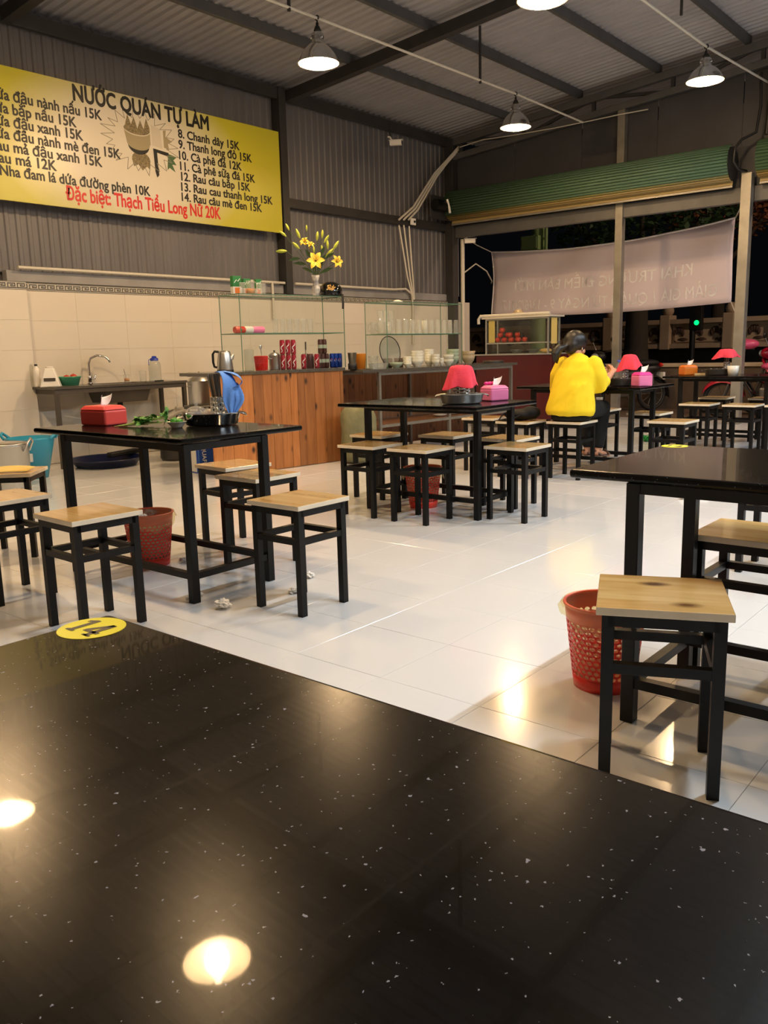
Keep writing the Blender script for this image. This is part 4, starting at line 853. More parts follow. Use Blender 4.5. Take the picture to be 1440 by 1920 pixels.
bowl_stack(743, 0.20, 0.076, 0.058, 1, 'celadon', 'shallow grey green bowl under the round tray', None)
rt = thing('round_tray', 'large dark-rimmed round tray leaning upright inside the glass case', 'tray', c2p(735, 0.27), ANG2)
rt.rotation_euler = (R(-8), 0, ANG2); rt.location.z += 0.008
MB().tube([(0.165*math.cos(q*math.pi/24), 0, 0.170+0.165*math.sin(q*math.pi/24)) for q in range(48)], 0.005, 6, closed=True).build('rim', 'cable_black', rt)
MB().disc(0.163, 0, 40).build('face', 'clear_plastic', rt, solid=0.003).matrix_local = Matrix.Translation((0, 0.002, 0.170)) @ Matrix.Rotation(R(90), 4, 'X')
for px, dd in ((727, 0.46), (748, 0.46)): o = lathe_thing('sauce_pot', [(0.0005, 0), (0.05, 0), (0.055, 0.10), (0.0005, 0.10)], 'leather_brown', 'brown sauce pot behind the round tray', 'pot', c2p(px, dd), 18, 'brown pots behind the round tray')
# shelf of case 2: mugs and rows of upturned glasses
mg = None
for i in range(3):
    p = c2w(a2+0.078, E2+0.055+0.100*i, zs2+0.0035)
    if mg is None:
        mg = thing('glass_mug', 'clear handled mug on the shelf beside the upturned glasses', 'mug', p, VA, 'glass mugs on the shelf')
        MB().lathe([(0.0005, 0.008), (0.036, 0.006), (0.038, 0.0), (0.040, 0.0), (0.041, 0.125)], 18).build('body', 'jar_glass', mg)
        MB().tube([(-0.040, 0, 0.108), (-0.062, 0, 0.100), (-0.064, 0, 0.045), (-0.041, 0, 0.030)], 0.005, 8).build('handle', 'jar_glass', mg)
    else: again(mg, p, VA)
for row in range(2):
    for i in range(10):
        d = 0.095+row*0.075; xl_ = max(c2l(748, 620, 0.095)[0], a2+0.165); p = c2w(xl_+(b2-0.050-xl_)*i/9-0.012*row, d, zs2+0.0046)
        if p.x: g3 = again(tg, p, label='upturned drinking glass in the crowded shelf rows', group='upturned glasses on the shelf', scale=(1.05, 1.05, 1.12)); g3.rotation_euler = (math.pi, 0, 0); g3.location.z += 0.135*1.12
for i, px in enumerate((733, 743, 753)):
    p = c2w(a2+0.185+0.080*i, 0.305, zs2+0.0035)
    for j in range(2): again(tg, p+Vector((0, 0, 0.125*j)), label='tall clear glass stacked at the back of the shelf', group='stacked tall glasses at the back of the shelf', scale=(1.25, 1.25, 0.92))
lathe_thing('foam_cups', [(0.0005, 0), (0.026, 0), (0.034, 0.15), (0.0005, 0.15)], 'white_plastic', 'upright stack of white cups behind the upturned glasses', 'cups', c2w(c2l(796, 600, 0.31)[0], 0.31, zs2+0.0035))
o = lathe_thing('white_dish', [(0.0005, 0.03), (0.02, 0.03), (0.075, 0.004), (0.08, 0.0), (0.0005, 0.002)], 'white_plastic', 'white dish upturned on the second glass case', 'dish', c2w(c2l(745, 566, 0.2)[0], 0.2, zt2+0.0005))
# lower shelf plates and the blue bowl
for px, r, d in ((825, 0.085, 0.18), (848, 0.10, 0.22)): lathe_thing('dinner_plate', [(0.0005, 0.003), (r*0.55, 0.003), (r, 0.022), (r*0.98, 0.024), (r*0.55, 0.008), (0.0005, 0.008)], 'ceramic', 'white plate on the lower counter shelf, at its open end' if px == 825 else 'white plate on the lower counter shelf, beside the white basin', 'plate', c2w(c2l(px, 775, d)[0], d, SH2+0.0145), 24)
lathe_thing('white_basin', [(0.0005, 0.003), (0.10, 0.003), (0.14, 0.07), (0.145, 0.072), (0.138, 0.072), (0.098, 0.01), (0.0005, 0.01)], 'ceramic', 'white basin on the lower counter shelf', 'basin', c2w(c2l(876, 770, 0.24)[0], 0.24, SH2+0.0145), 28)
lathe_thing('blue_bowl', [(0.0005, 0.003), (0.06, 0.003), (0.10, 0.10), (0.104, 0.102), (0.097, 0.102), (0.058, 0.01), (0.0005, 0.01)], 'box_blue' if 'box_blue' in MATS else 'blue_tub', 'pale blue bowl on the lower counter shelf, near the food cart', 'bowl', c2w(c2l(938, 768, 0.2)[0], 0.2, SH2+0.0145), 24)
# chopping board and knife at the counter's end
cb = thing('chopping_board', 'round wooden chopping board lying at the counter end', 'board', c2w(c2l(925, 682, 0.18)[0], 0.18, CZ2)); MB().lathe([(0.0005, 0), (0.13, 0), (0.13, 0.03), (0.0005, 0.03)], 28, smooth=False).build('block', 'dark_steel', cb, bevel=0.003); MB().lathe([(0.131, 0.008), (0.131, 0.02)], 28).build('hoop', 'steel_dark', cb)
# sack
sk = MB(); n = 28; rows = [(0.0005, 0.0), (0.13, 0.004), (0.175, 0.03), (0.19, 0.12), (0.185, 0.24), (0.18, 0.36), (0.19, 0.46), (0.165, 0.535), (0.11, 0.57), (0.05, 0.578), (0.0005, 0.582)]
vs2 = []
for i, (r_, z_) in enumerate(rows):
    for j in range(n):
        a = 2*math.pi*j/n; w = 1+0.05*math.sin(3*a+z_*9)+0.03*math.sin(7*a-z_*25)+0.02*math.sin(11*a+z_*40); vs2.append((r_*w*math.cos(a)*1.03, r_*w*math.sin(a)*0.82, z_+(0.018*math.sin(4*a+1) if z_ > 0.4 else 0)))
sk.add(vs2, [(i*n+j, i*n+(j+1) % n, (i+1)*n+(j+1) % n, (i+1)*n+j) for i in range(len(rows)-1) for j in range(n)], 0, True)
so = tag(sk.build('sack', 'sack', sub=1), 'bulging green-grey woven sack on the floor against the plank counter', 'sack'); so.location = (6.40, 5.665, 0.0); so.rotation_euler = (0, 0, R(-20))
# ================================================================== sink corner
SKX0, SKX1, SKY0, SKY1, SKZ = 4.46, 6.15, 8.0, 8.52, 0.83
sk = thing('sink_table', 'granite-topped sink table on a brown steel frame against the tiled wall', 'sink', (SKX0, SKY0, 0)); W_, D_ = SKX1-SKX0, SKY1-SKY0
bx0, bx1 = 0.62, 1.22
st = MB(); st.box(0, bx0, 0, D_, SKZ-0.025, SKZ); st.box(bx1, W_, 0, D_, SKZ-0.025, SKZ); st.box(bx0, bx1, 0, 0.07, SKZ-0.025, SKZ); st.box(bx0, bx1, D_-0.08, D_, SKZ-0.025, SKZ); st.build('worktop', 'counter_granite', sk)
for x_ in (0.05, W_-0.07):
    for y_ in (0.03, D_-0.05): MB().box(x_-.02, x_+.02, y_-.02, y_+.02, 0, SKZ-0.026).build('leg', 'dark_steel', sk)
for y_ in (0.03, D_-0.05): MB().bar((0.05, y_, SKZ-0.05), (W_-0.07, y_, SKZ-0.05), 0.035, 0.045).build('rail', 'dark_steel', sk)
for x_ in (0.05, W_-0.07): MB().bar((x_, 0.03, SKZ-0.05), (x_, D_-0.05, SKZ-0.05), 0.035, 0.045).build('rail', 'dark_steel', sk)
bw = MB(); bw.add([(bx0, .07, SKZ-.004), (bx1, .07, SKZ-.004), (bx1, D_-.08, SKZ-.004), (bx0, D_-.08, SKZ-.004), (bx0+.05, .11, SKZ-.20), (bx1-.05, .11, SKZ-.20), (bx1-.05, D_-.12, SKZ-.20), (bx0+.05, D_-.12, SKZ-.20)], [(0, 4, 5, 1), (1, 5, 6, 2), (2, 6, 7, 3), (3, 7, 4, 0), (4, 7, 6, 5)]); so_ = bw.build('basin', 'dark_steel', sk, solid=0.003)  # basin in darker steel, shade under the worktop put into its colour
MB().tube([(0.92, 0.26, SKZ-0.20), (0.92, 0.26, SKZ-0.42), (0.86, 0.30, SKZ-0.50)], 0.03, 10).build('drain_pipe', 'cable_black', so_)
fa = thing('faucet', 'chrome gooseneck faucet at the sink', 'faucet', (5.155, 8.455, SKZ))
MB().lathe([(0.0005, 0), (0.028, 0), (0.028, 0.01), (0.018, 0.02), (0.0005, 0.02)], 16).build('flange', 'chrome', fa)
MB().tube([(0, 0, 0.01), (0, 0, 0.22), (0.02, -0.015, 0.275), (0.08, -0.05, 0.305), (0.15, -0.09, 0.29), (0.185, -0.11, 0.25), (0.19, -0.113, 0.225)], 0.012, 10).build('spout', 'chrome', fa)
MB().tube([(0.01, -0.01, 0.05), (0.05, -0.02, 0.055), (0.06, -0.022, 0.10)], 0.008, 8).build('handle', 'chrome', fa)
MB().lathe([(0.0005, 0.02), (0.02, 0.02), (0.02, 0.08), (0.013, 0.09)], 14).build('valve_body', 'chrome', fa)
def on_sink(px, d): return Vector((at_y(px, 715, SKY0+d).x, SKY0+d, SKZ+0.0005))
def bottle(loc, r, h, m, capm, label, neck=0.4):
    t = thing('bottle', label, 'bottle', loc)
    MB().lathe([(0.0005, 0.0), (r*0.92, 0), (r, 0.01), (r, h*0.70), (r*0.8, h*0.80), (r*neck, h*0.88), (r*neck, h*0.93)], 18).build('body', m, t)
    MB().lathe([(r*neck*1.15, h*0.92), (r*neck*1.15, h), (0.0005, h)], 14).build('cap', capm, t); return t
bottle(on_sink(58, 0.44), 0.042, 0.30, 'clear_plastic', 'white_plastic', 'tall clear water bottle at the pier end of the sink')
bottle(on_sink(70, 0.33), 0.034, 0.23, 'white_plastic', 'cable_black', 'milky bottle with a black cap on the sink table')
sc_ = thing('food_blender', 'white appliance with a grey dial panel on the sink table', 'appliance', on_sink(95, 0.17), R(-35))
MB().add([(-.10, -.09, 0), (.10, -.09, 0), (.10, .09, 0), (-.10, .09, 0), (-.045, -.045, .19), (.045, -.045, .19), (.045, .055, .19), (-.045, .055, .19)], [(3, 2, 1, 0), (4, 5, 6, 7), (0, 1, 5, 4), (1, 2, 6, 5), (2, 3, 7, 6), (3, 0, 4, 7)]).build('housing', 'white_plastic', sc_, bevel=0.012, seg=3)
MB().bar((-0.055, -0.079, 0.075), (0.055, -0.079, 0.075), 0.012, 0.03).build('panel', 'dark_steel', sc_)
MB().lathe([(0.0005, 0.19), (0.04, 0.19), (0.036, 0.205), (0.0005, 0.206)], 18).build('coupling', 'white_plastic', sc_)
gb = on_sink(131, 0.20); lathe_thing('green_basin', [(0.0005, 0.003), (0.085, 0.003), (0.112, 0.085), (0.122, 0.09), (0.122, 0.096), (0.108, 0.094), (0.082, 0.012), (0.0005, 0.012)], 'teal', 'green plastic basin with two red fruits on the sink table', 'basin', gb, 28)
for dx, lab in ((-0.0385, 'red tomato in the green basin, beside its rim'), (0.0385, 'plump red tomato in the green basin, the higher one')):
    t = thing('tomato', lab, 'fruit', gb+Vector((dx, -0.01, 0.052+(0.008 if dx > 0 else 0)))); MB().ball((0, 0, 0.028), 0.038, 14, 9, 0, 1, 1, 0.85).build('flesh', 'apple', t); MB().tube([(0, 0, 0.058), (0.004, 0, 0.068)], 0.003, 5).build('stem', 'herb_stem', t)
g5 = again(tg, on_sink(238, 0.30), label='glass with a stirring spoon and some drink by the sink', group=''); g5.scale = (1.15, 1.15, 0.62)
tea = lathe_thing('leftover_drink', [(0.0005, 0.012), (0.026, 0.012), (0.028, 0.045), (0.0005, 0.045)], 'juice', 'pale leftover drink inside the glass by the sink', 'drink', on_sink(238, 0.30))
sp = MB(); sp.tube([(0.0, 0, 0.012), (-0.03, 0, 0.15)], 0.0035, 6); o = tag(sp.build('tea_spoon', 'chrome'), 'spoon leaning in the glass by the sink', 'spoon'); o.location = on_sink(238, 0.30)
g5 = again(tg, on_sink(269, 0.30), label='empty tumbler beside the big clear jar at the sink', group=''); g5.scale = (1.5, 1.5, 0.9)
for oo in bpy.data.objects:
    if oo.get('group') == '': del oo['group']
bj = thing('water_jar', 'big clear jar with a blue screw cap by the sink', 'jar', on_sink(292, 0.28))
MB().lathe([(0.0005, 0), (0.066, 0), (0.07, 0.01), (0.07, 0.185), (0.058, 0.215), (0.042, 0.225), (0.042, 0.235)], 22).build('body', 'clear_plastic', bj)
MB().lathe([(0.046, 0.228), (0.046, 0.255), (0.03, 0.26), (0.024, 0.28), (0.0005, 0.282)], 20).build('cap', 'blue_cap', bj)
MB().tube([(-0.046, 0, 0.245), (-0.075, 0, 0.24), (-0.078, 0, 0.20), (-0.07, 0, 0.18)], 0.004, 6).build('strap', 'blue_cap', bj)
kn = MB(); kn.box(-0.11, 0.02, -0.012, 0.012, 0.002, 0.005); kn.box(0.02, 0.13, -0.010, 0.010, 0.0, 0.014); o = tag(kn.build('kitchen_knife', 'cable_black'), 'dark kitchen knife lying by the big clear jar', 'knife'); o.location = on_sink(288, 0.08)
# hose under the sink, fallen basin, bundle
hz = MB(); hz.tube([(5.05, 8.425, 0.803), (5.06, 8.42, 0.62), (5.03, 8.40, 0.52), (4.94, 8.36, 0.47), (4.82, 8.38, 0.50), (4.70, 8.43, 0.53)], 0.009, 8); tag(hz.build('water_hose', 'pvc'), 'pale hose curving under the sink', 'hose')
lb = at_z(190, 868, 0.0); o = lathe_thing('floor_basin', [(0.0005, 0.004), (0.30, 0.004), (0.355, 0.075), (0.375, 0.08), (0.375, 0.088), (0.345, 0.084), (0.29, 0.012), (0.0005, 0.012)], 'blue_basin', 'wide dark blue basin on the floor under the sink', 'basin', (4.90, 7.86, 0.0), 40)
o = tag(MB().bar((-0.18, 0, 0.03), (0.18, 0.02, 0.045), 0.09, 0.05).build('rolled_mat', 'cable_black', bevel=0.012), 'black rolled mat lying on the rim of the dark blue basin', 'mat'); o.location = (5.14, 7.90, 0.07)
# blue tub, white pot
tp = Vector((4.02, 7.72, 0)); tb = thing('rubber_tub', 'turquoise flexible tub with a white label, beside the pier', 'tub', tp, VA)
MB().lathe([(0.0005, 0.006), (0.125, 0.004), (0.135, 0.0), (0.22, 0.37), (0.225, 0.385), (0.212, 0.385), (0.125, 0.012)], 32).build('body', 'blue_tub', tb)
for s in (-1, 1): MB().tube([(s*0.218, -0.06, 0.375), (s*0.252, -0.045, 0.41), (s*0.260, 0, 0.43), (s*0.252, 0.045, 0.41), (s*0.218, 0.06, 0.375)], 0.014, 8).build('handle', 'blue_tub', tb)
b = MB(); ca = 0.21
def tubpt(ang, z): r_ = 0.135+(0.22-0.135)*z/0.37+0.002; return (r_*math.sin(ang), -r_*math.cos(ang), z)
b.add([tubpt(a, z) for z in (0.17, 0.21, 0.25) for a in (0.05, 0.25, 0.45)], [(0, 1, 4, 3), (1, 2, 5, 4), (3, 4, 7, 6), (4, 5, 8, 7)]); b.add([tubpt(a, z) for z in (0.25, 0.30) for a in (0.10, 0.32)], [(0, 1, 3, 2)]); b.build('paper_label', 'carton_white', tb)
wp = thing('stock_pot', 'big pale aluminium pot with a looped handle in front of the turquoise tub', 'pot', (3.58, 7.36, 0), VA)
MB().lathe([(0.0005, 0.004), (0.20, 0.0), (0.205, 0.01), (0.21, 0.37), (0.218, 0.378), (0.205, 0.378), (0.195, 0.02), (0.0005, 0.02)], 32).build('body', 'alu', wp)
MB().lathe([(0.0005, 0.372), (0.212, 0.38), (0.205, 0.392), (0.03, 0.405), (0.0005, 0.405)], 32).build('lid', 'stainless', wp)
for s in (-1, 1): MB().tube([(s*0.205, -0.06, 0.32), (s*0.245, -0.05, 0.40), (s*0.25, 0, 0.43), (s*0.245, 0.05, 0.40), (s*0.205, 0.06, 0.32)], 0.010, 8).build('handle', 'stainless', wp)
o = tag(MB().ball((0, 0, 0.03), 0.05, 12, 8, 0, 1.4, 1, 0.6).build('red_rag', 'red_plastic'), 'scrap of red cloth lying on the pale pot lid', 'cloth'); o.location = (3.46, 7.36, 0.405)
# carton of bottled water, text running down its blue face
cp = at_z(372, 888, 0.0); bxr = thing('water_carton', 'blue and white AQUAFINA carton on the floor beside the plank counter', 'carton', (cp.x, cp.y, 0), R(-8))
cw, cdp, chh = 0.26, 0.20, 0.305
MB().box(0, cw, 0, cdp, 0, chh).build('body', 'carton_blue', bxr, bevel=0.003)
MB().box(-0.0012, 0.0, 0.02, cdp-0.012, 0.012, chh-0.01).build('white_side_print', 'carton_white', bxr)
MB().box(0.012, 0.018, -0.0012, 0.0, 0.01, chh-0.01).build('pale_stripe', 'blue_cloth', bxr)
me = text_curve('AQUAFINA', 0.105, 0.001, 0.0004); a_, b_ = xspan(me); me.materials.clear(); me.materials.append(MATS['ink_white']); o = obj('lettering', me, bxr); s_ = (chh*0.99)/(b_-a_); o.matrix_local = Matrix(((0, s_*1.05, 0, 0.055), (0, 0, -1, -0.0014), (-s_, 0, 0, chh-0.004+a_*s_), (0, 0, 0, 1)))
MB().box(0.02, 0.20, 0.02, 0.16, chh, chh+0.012).build('flap', 'carton_white', bxr)
# pot on a burner stand and the lidded wok
ps = thing('burner_stand', 'grey burner stand beside the plank counter end', 'stand', (5.48, 6.98, 0)); 
for a in range(4): MB().bar((0.15*math.cos(a*1.57+.78), 0.15*math.sin(a*1.57+.78), 0), (0.13*math.cos(a*1.57+.78), 0.13*math.sin(a*1.57+.78), 0.60), 0.025, 0.025).build('leg', 'steel_grey', ps)
MB().lathe([(0.0005, 0.58), (0.17, 0.58), (0.17, 0.61), (0.0005, 0.61)], 28).build('top_plate', 'steel_grey', ps); MB().lathe([(0.0005, 0.40), (0.06, 0.40), (0.09, 0.46), (0.0005, 0.47)], 18).build('burner', 'dark_steel', ps)
for a in range(4): MB().bar((0.14*math.cos(a*1.57+.78), 0.14*math.sin(a*1.57+.78), 0.40), (0.14*math.cos(a*1.57+2.35), 0.14*math.sin(a*1.57+2.35), 0.40), 0.02, 0.02).build('brace', 'steel_grey', ps)
sp_ = steel_pot((5.48, 6.98, 0.611), 0.12, 0.24, 'tall lidded steel pot on the burner stand')
la = MB(); la.tube([(0.07, -0.055, 0.304), (0.0, -0.055, 0.303), (-0.13, -0.055, 0.302)], 0.008, 6); la.ball((-0.16, -0.055, 0.312), 0.04, 12, 7, 0, 1, 1, 0.6); o = tag(la.build('soup_ladle', 'stainless'), 'steel ladle laid across the tall steel pot', 'ladle'); o.location = (5.48, 6.98, 0.611)
o = lathe_thing('gas_burner', [(0.0005, 0), (0.16, 0), (0.18, 0.03), (0.17, 0.30), (0.19, 0.32), (0.0005, 0.32)], 'steel_dark', 'dark drum burner on the floor behind the herb table', 'burner', (5.62, 7.62, 0), 24)
wk = thing('wok', 'steel wok with a tilted lid on the dark drum burner', 'wok', (5.62, 7.62, 0.32)); MB().lathe([(0.0005, 0.002), (0.10, 0.01), (0.19, 0.07), (0.225, 0.12), (0.230, 0.122), (0.19, 0.075), (0.0005, 0.02)], 32).build('pan', 'stainless', wk)
MB().lathe([(0.225, 0), (0.20, 0.02), (0.10, 0.05), (0.02, 0.06), (0.012, 0.085), (0.0005, 0.087)], 32).build('lid', 'stainless', wk, solid=0.002).matrix_local = Matrix.Translation((0.05, 0, 0.165)) @ Matrix.Rotation(R(-14), 4, 'Y')
# ================================================================== things on the tables
def tissue_box(p, rz, w, d, h, m, label, m2=None):
    t = thing('tissue_box', label, 'tissue box', p, rz); m2 = m2 or m
    MB().box(-w/2, w/2, -d/2, d/2, 0, h*0.80).build('body', m, t, bevel=0.012, seg=3)
    b = MB(); b.add([(-w/2-.003, -d/2-.003, h*.78), (w/2+.003, -d/2-.003, h*.78), (w/2+.003, d/2+.003, h*.78), (-w/2-.003, d/2+.003, h*.78), (-w/2+.018, -d/2+.018, h), (w/2-.018, -d/2+.018, h), (w/2-.018, d/2-.018, h), (-w/2+.018, d/2-.018, h)], [(3, 2, 1, 0), (4, 5, 6, 7), (0, 1, 5, 4), (1, 2, 6, 5), (2, 3, 7, 6), (3, 0, 4, 7)]); b.build('lid', m2, t, bevel=0.008, seg=3)
    s = MB(); pts = []
    for i in range(6):
        u = i/5
        for j in range(7):
            v = j/6; a = (v-0.5)*math.pi*1.1; wd_ = 0.022+0.026*u*(1-0.45*u); pts.append((0.035*u*(1-0.5*u)+wd_*math.sin(a)*0.9, 0.014*math.cos(a*2)*(0.4+u), h-0.004+0.058*u+0.012*math.sin(v*4+u*3)*u))
    s.add(pts, [(i*7+j, i*7+j+1, (i+1)*7+j+1, (i+1)*7+j) for i in range(5) for j in range(6)], 0, True); s.build('tissue', 'tissue', t, solid=0.002)
    return t
def serving_tray(p, rz, rx, ry, label, m='stainless'):
    t = thing('steel_tray', label, 'tray', p, rz)
    MB().lathe([(0.0005, 0.003), (0.80, 0.003), (0.86, 0.008), (0.955, 0.058), (1.0, 0.064), (1.0, 0.067), (0.945, 0.062), (0.84, 0.009), (0.0005, 0.009)], 48).build('dish', m, t).scale = (rx, ry, 1)
    for s in (-1, 1): MB().tube([(s*rx*0.97, -0.05, 0.062), (s*(rx+0.018), -0.042, 0.056), (s*(rx+0.024), 0, 0.048), (s*(rx+0.018), 0.042, 0.056), (s*rx*0.97, 0.05, 0.062)], 0.004, 8).build('handle', m, t)
    return t
def chopstick_holder(p, label, r=0.036, h=0.135):
    t = thing('chopstick_holder', label, 'holder', p)
    # perforated wall: grid of square cells with round holes
    b = MB(); n, rows = 12, 5; z0 = 0.008
    for i in range(n):
        for j in range(rows):
            hole = (i % 2 == 0) and j < 4
            a0, a1 = 2*math.pi*i/n, 2*math.pi*(i+1)/n; zz0, zz1 = z0+(h-z0)*j/rows, z0+(h-z0)*(j+1)/rows
            P_ = lambda a, z: (r*math.cos(a), r*math.sin(a), z)
            if not hole:
                am = (a0+a1)/2; b.add([P_(a0, zz0), P_(am, zz0), P_(a1, zz0), P_(a1, zz1), P_(am, zz1), P_(a0, zz1)], [(0, 1, 4, 5), (1, 2, 3, 4)], 0, True); continue
            am, zm = (a0+a1)/2, (zz0+zz1)/2; out = []; inn = []
            for k in range(8):
                th = math.pi/4*k; c_, s_ = math.cos(th), math.sin(th); q_ = max(abs(c_), abs(s_))
                out.append(P_(am+(a1-a0)/2*c_/q_, zm+(zz1-zz0)/2*s_/q_)); inn.append(P_(am+(a1-a0)/2*0.5*c_, zm+(zz1-zz0)/2*0.5*s_))
            b.add(out+inn, [(k, (k+1) % 8, 8+(k+1) % 8, 8+k) for k in range(8)], 0, True)
    b.build('perforated_wall', 'stainless', t, solid=0.0015)
    MB().lathe([(0.0005, 0.002), (r+0.004, 0.0), (r+0.003, 0.010), (0.0005, 0.010)], 24).build('base', 'stainless', t)
    MB().tube([(r*math.cos(q*math.pi/12), r*math.sin(q*math.pi/12), h) for q in range(24)], 0.0022, 6, closed=True).build('rim', 'stainless', t)
    MB().lathe([(r*0.9, 0.012), (r*0.9, h*0.93)], 20).build('inner_liner', 'dark_steel', t)
    return t
cst = {}
def chopsticks(p, n, label, L=0.245, lean=0.0, r0=0.016, fan=0.08):
    if 'm' not in cst: cst['m'] = MB().tube([(0, 0, 0), (0, 0, L)], [0.0026, 0.0038], 6).mesh('chopstick', 'chopstick_steel')
    for i in range(n):
        a = i*2.39996; q = math.sqrt((i+0.5)/n); lv = off((0, 0, 0), -1, 0)      # sticks spread upwards from the holder's foot, the bunch leaning to one side
        c0 = Vector((math.cos(a), math.sin(a), 0))*(r0*q)-lv*(0.095*lean); dv = (Vector((math.cos(a), math.sin(a), 0))*(fan*q)+lv*lean+Vector((0, 0, 1))).normalized()
        o = tag(obj('chopstick', cst['m']), label, 'chopstick', label.replace('chopstick', 'chopsticks')); o.location = Vector(p)+c0+Vector((0, 0, 0.011))
        o.rotation_mode = 'QUATERNION'; o.rotation_quaternion = Vector((0, 0, 1)).rotation_difference(dv)
def sugar_jar(p, label, m2='juice', s=1.0):
    t = thing('condiment_jar', label, 'jar', p); t.scale = (s, s, s)
    MB().lathe([(0.0005, 0.004), (0.036, 0.003), (0.040, 0.0), (0.056, 0.02), (0.060, 0.045), (0.054, 0.062), (0.056, 0.066)], 24).build('bowl', 'jar_glass', t)
    MB().lathe([(0.0005, 0.006), (0.036, 0.006), (0.052, 0.022), (0.053, 0.034), (0.0005, 0.035)], 20).build('contents', m2, t)
    b = MB(); n = 32; rows = [(0.058, 0.066), (0.058, 0.072), (0.050, 0.086), (0.030, 0.098), (0.012, 0.102), (0.008, 0.108), (0.014, 0.118), (0.010, 0.126), (0.0005, 0.128)]
    vs = []
    for r_, z_ in rows:
        for j in range(n): a = 2*math.pi*j/n; rr = r_*(1+(0.05*math.cos(8*a) if r_ > 0.025 else 0)); vs.append((rr*math.cos(a), rr*math.sin(a), z_))
    b.add(vs, [(i*n+j, i*n+(j+1) % n, (i+1)*n+(j+1) % n, (i+1)*n+j) for i in range(len(rows)-1) for j in range(n)], 0, True); b.build('lid', 'jar_glass', t)
    return t
def draped_cloth(p, rz, label, top_r=0.04, H_=0.20, spread=0.075, m='pink_cloth', low=(0.05, 0.0, 0.06, 0.01), wob=0.010):
    """square napkin thrown over something upright: p is the top centre"""
    b = MB(); n, k = 48, 14; vs = []
    for i in range(k):
        u = i/(k-1)
        for j in range(n):
            a = 2*math.pi*j/n; q = (a/(math.pi/2)) % 4; q0 = int(q); f_ = q-q0; drop = low[q0]*(1-f_)+low[(q0+1) % 4]*f_; corner = 0.25*abs(math.cos(2*a))
            if u < 0.25: r_ = top_r*u/0.25; z_ = -0.006*(u/0.25)**2
            else:
                v = (u-0.25)/0.75; r_ = top_r+(spread)*(v**0.8)*(0.85+0.3*corner)+wob*1.5*math.sin(4*a+1.3)*v*v+wob*1.1*math.sin(7*a+0.5)*v*v+wob*0.5*math.sin(11*a)*v; z_ = -0.006-(H_*(0.85+corner*0.5)-drop)*v
            vs.append((r_*math.cos(a), r_*math.sin(a), z_))
    b.add(vs, [(i*n+j, i*n+(j+1) % n, (i+1)*n+(j+1) % n, (i+1)*n+j) for i in range(k-1) for j in range(n)], 0, True)
    o = tag(b.build('napkin_cloth', m, None, solid=0.003, sub=1), label, 'cloth'); o.location = p; o.rotation_euler = (0, 0, rz); return o
# ---- herb table
tp_ = at_z(196, 796, TZ); tissue_box(tp_, R(6), 0.15, 0.21, 0.105, 'clear_red', 'red plastic tissue box with a tissue pulled up, on the herb table')
tc = at_z(398, 797, TZ); serving_tray(tc, VA+R(8), 0.155, 0.135, 'oval steel tray holding jars and chopsticks on the herb table', 'chrome')
def off(c, right, back, z=0.0):        # offsets seen from the camera, in metres
    f2 = Vector((math.cos(YAW), math.sin(YAW), 0)); r2 = Vector((math.sin(YAW), -math.cos(YAW), 0)); return Vector(c)+r2*right+f2*back+Vector((0, 0, z))
TZr = 0.0092
sugar_jar(off(tc, -0.074, -0.018, TZr), 'ribbed glass condiment jar at the lime side of the herb table tray', 'ceramic', 0.9)
sugar_jar(off(tc, -0.035, 0.068, TZr), 'ribbed glass condiment jar with red sauce behind the chopstick holder', 'apple', 0.62)
hp2 = off(tc, 0.034, 0.0, TZr); chopstick_holder(hp2, 'perforated steel chopstick holder on the herb table tray')
chopsticks(hp2, 22, 'dark metal chopstick standing in the holder on the herb table', lean=0.11)
lathe_thing('sauce_cup', [(0.0005, 0.002), (0.020, 0.0), (0.030, 0.03), (0.032, 0.032), (0.028, 0.032), (0.018, 0.006), (0.0005, 0.006)], 'jar_glass', 'small glass cup at the handle end of the herb table tray', 'cup', off(tc, 0.105, -0.02, TZr))
# blue cloth hung over the chopsticks
cl = MB(); S1 = 0.0030   # about metres per photo pixel here
def bc(px, py, d=0.0): return off(hp2, (px-406)*0.00262, d, (785-py)*0.00262)-Vector(hp2)
def strip(centre, half, nrm_wob, m=0, k=9):
    pts = []
    for i in range(len(centre)):
        c_ = Vector(centre[i]); h_ = Vector(half[i])
        for j in range(k):
            v = j/(k-1)*2-1; pts.append(c_+h_*v+off((0, 0, 0), 0, nrm_wob*math.sin(v*5+i*0.9)*(0.5+0.5*i/len(centre))))
    n_ = len(centre); cl.add(pts, [(i*k+j, i*k+j+1, (i+1)*k+j+1, (i+1)*k+j) for i in range(n_-1) for j in range(k-1)], m, True)
hw = lambda a, b_: off((0, 0, 0), a, b_)
strip([bc(408, 686, 0.02), bc(418, 681, 0.0), bc(430, 690, -0.03), bc(437, 708, -0.045), bc(434, 730, -0.045), bc(433, 752, -0.04), bc(437, 775, -0.04)], [hw(.012, .05), hw(.010, .055), hw(.018, .05), hw(.030, .035), hw(.036, .02), hw(.026, .01), hw(.004, .004)], 0.008)
strip([bc(418, 684, 0.03), bc(438, 686, 0.025), bc(454, 696, 0.02), bc(459, 706, 0.0), bc(452, 712, -0.02), bc(442, 714, -0.03)], [hw(.004, .05), hw(.002, .05), hw(-.004, .045), hw(-.01, .035), hw(-.004, .025), hw(.002, .015)], 0.006)
strip([bc(440, 705, -0.01), bc(448, 722, -0.015), bc(454, 740, -0.015), bc(446, 754, -0.02), bc(438, 772, -0.03)], [hw(.020, .02), hw(.024, .018), hw(.022, .012), hw(.016, .008), hw(.003, .003)], 0.007)
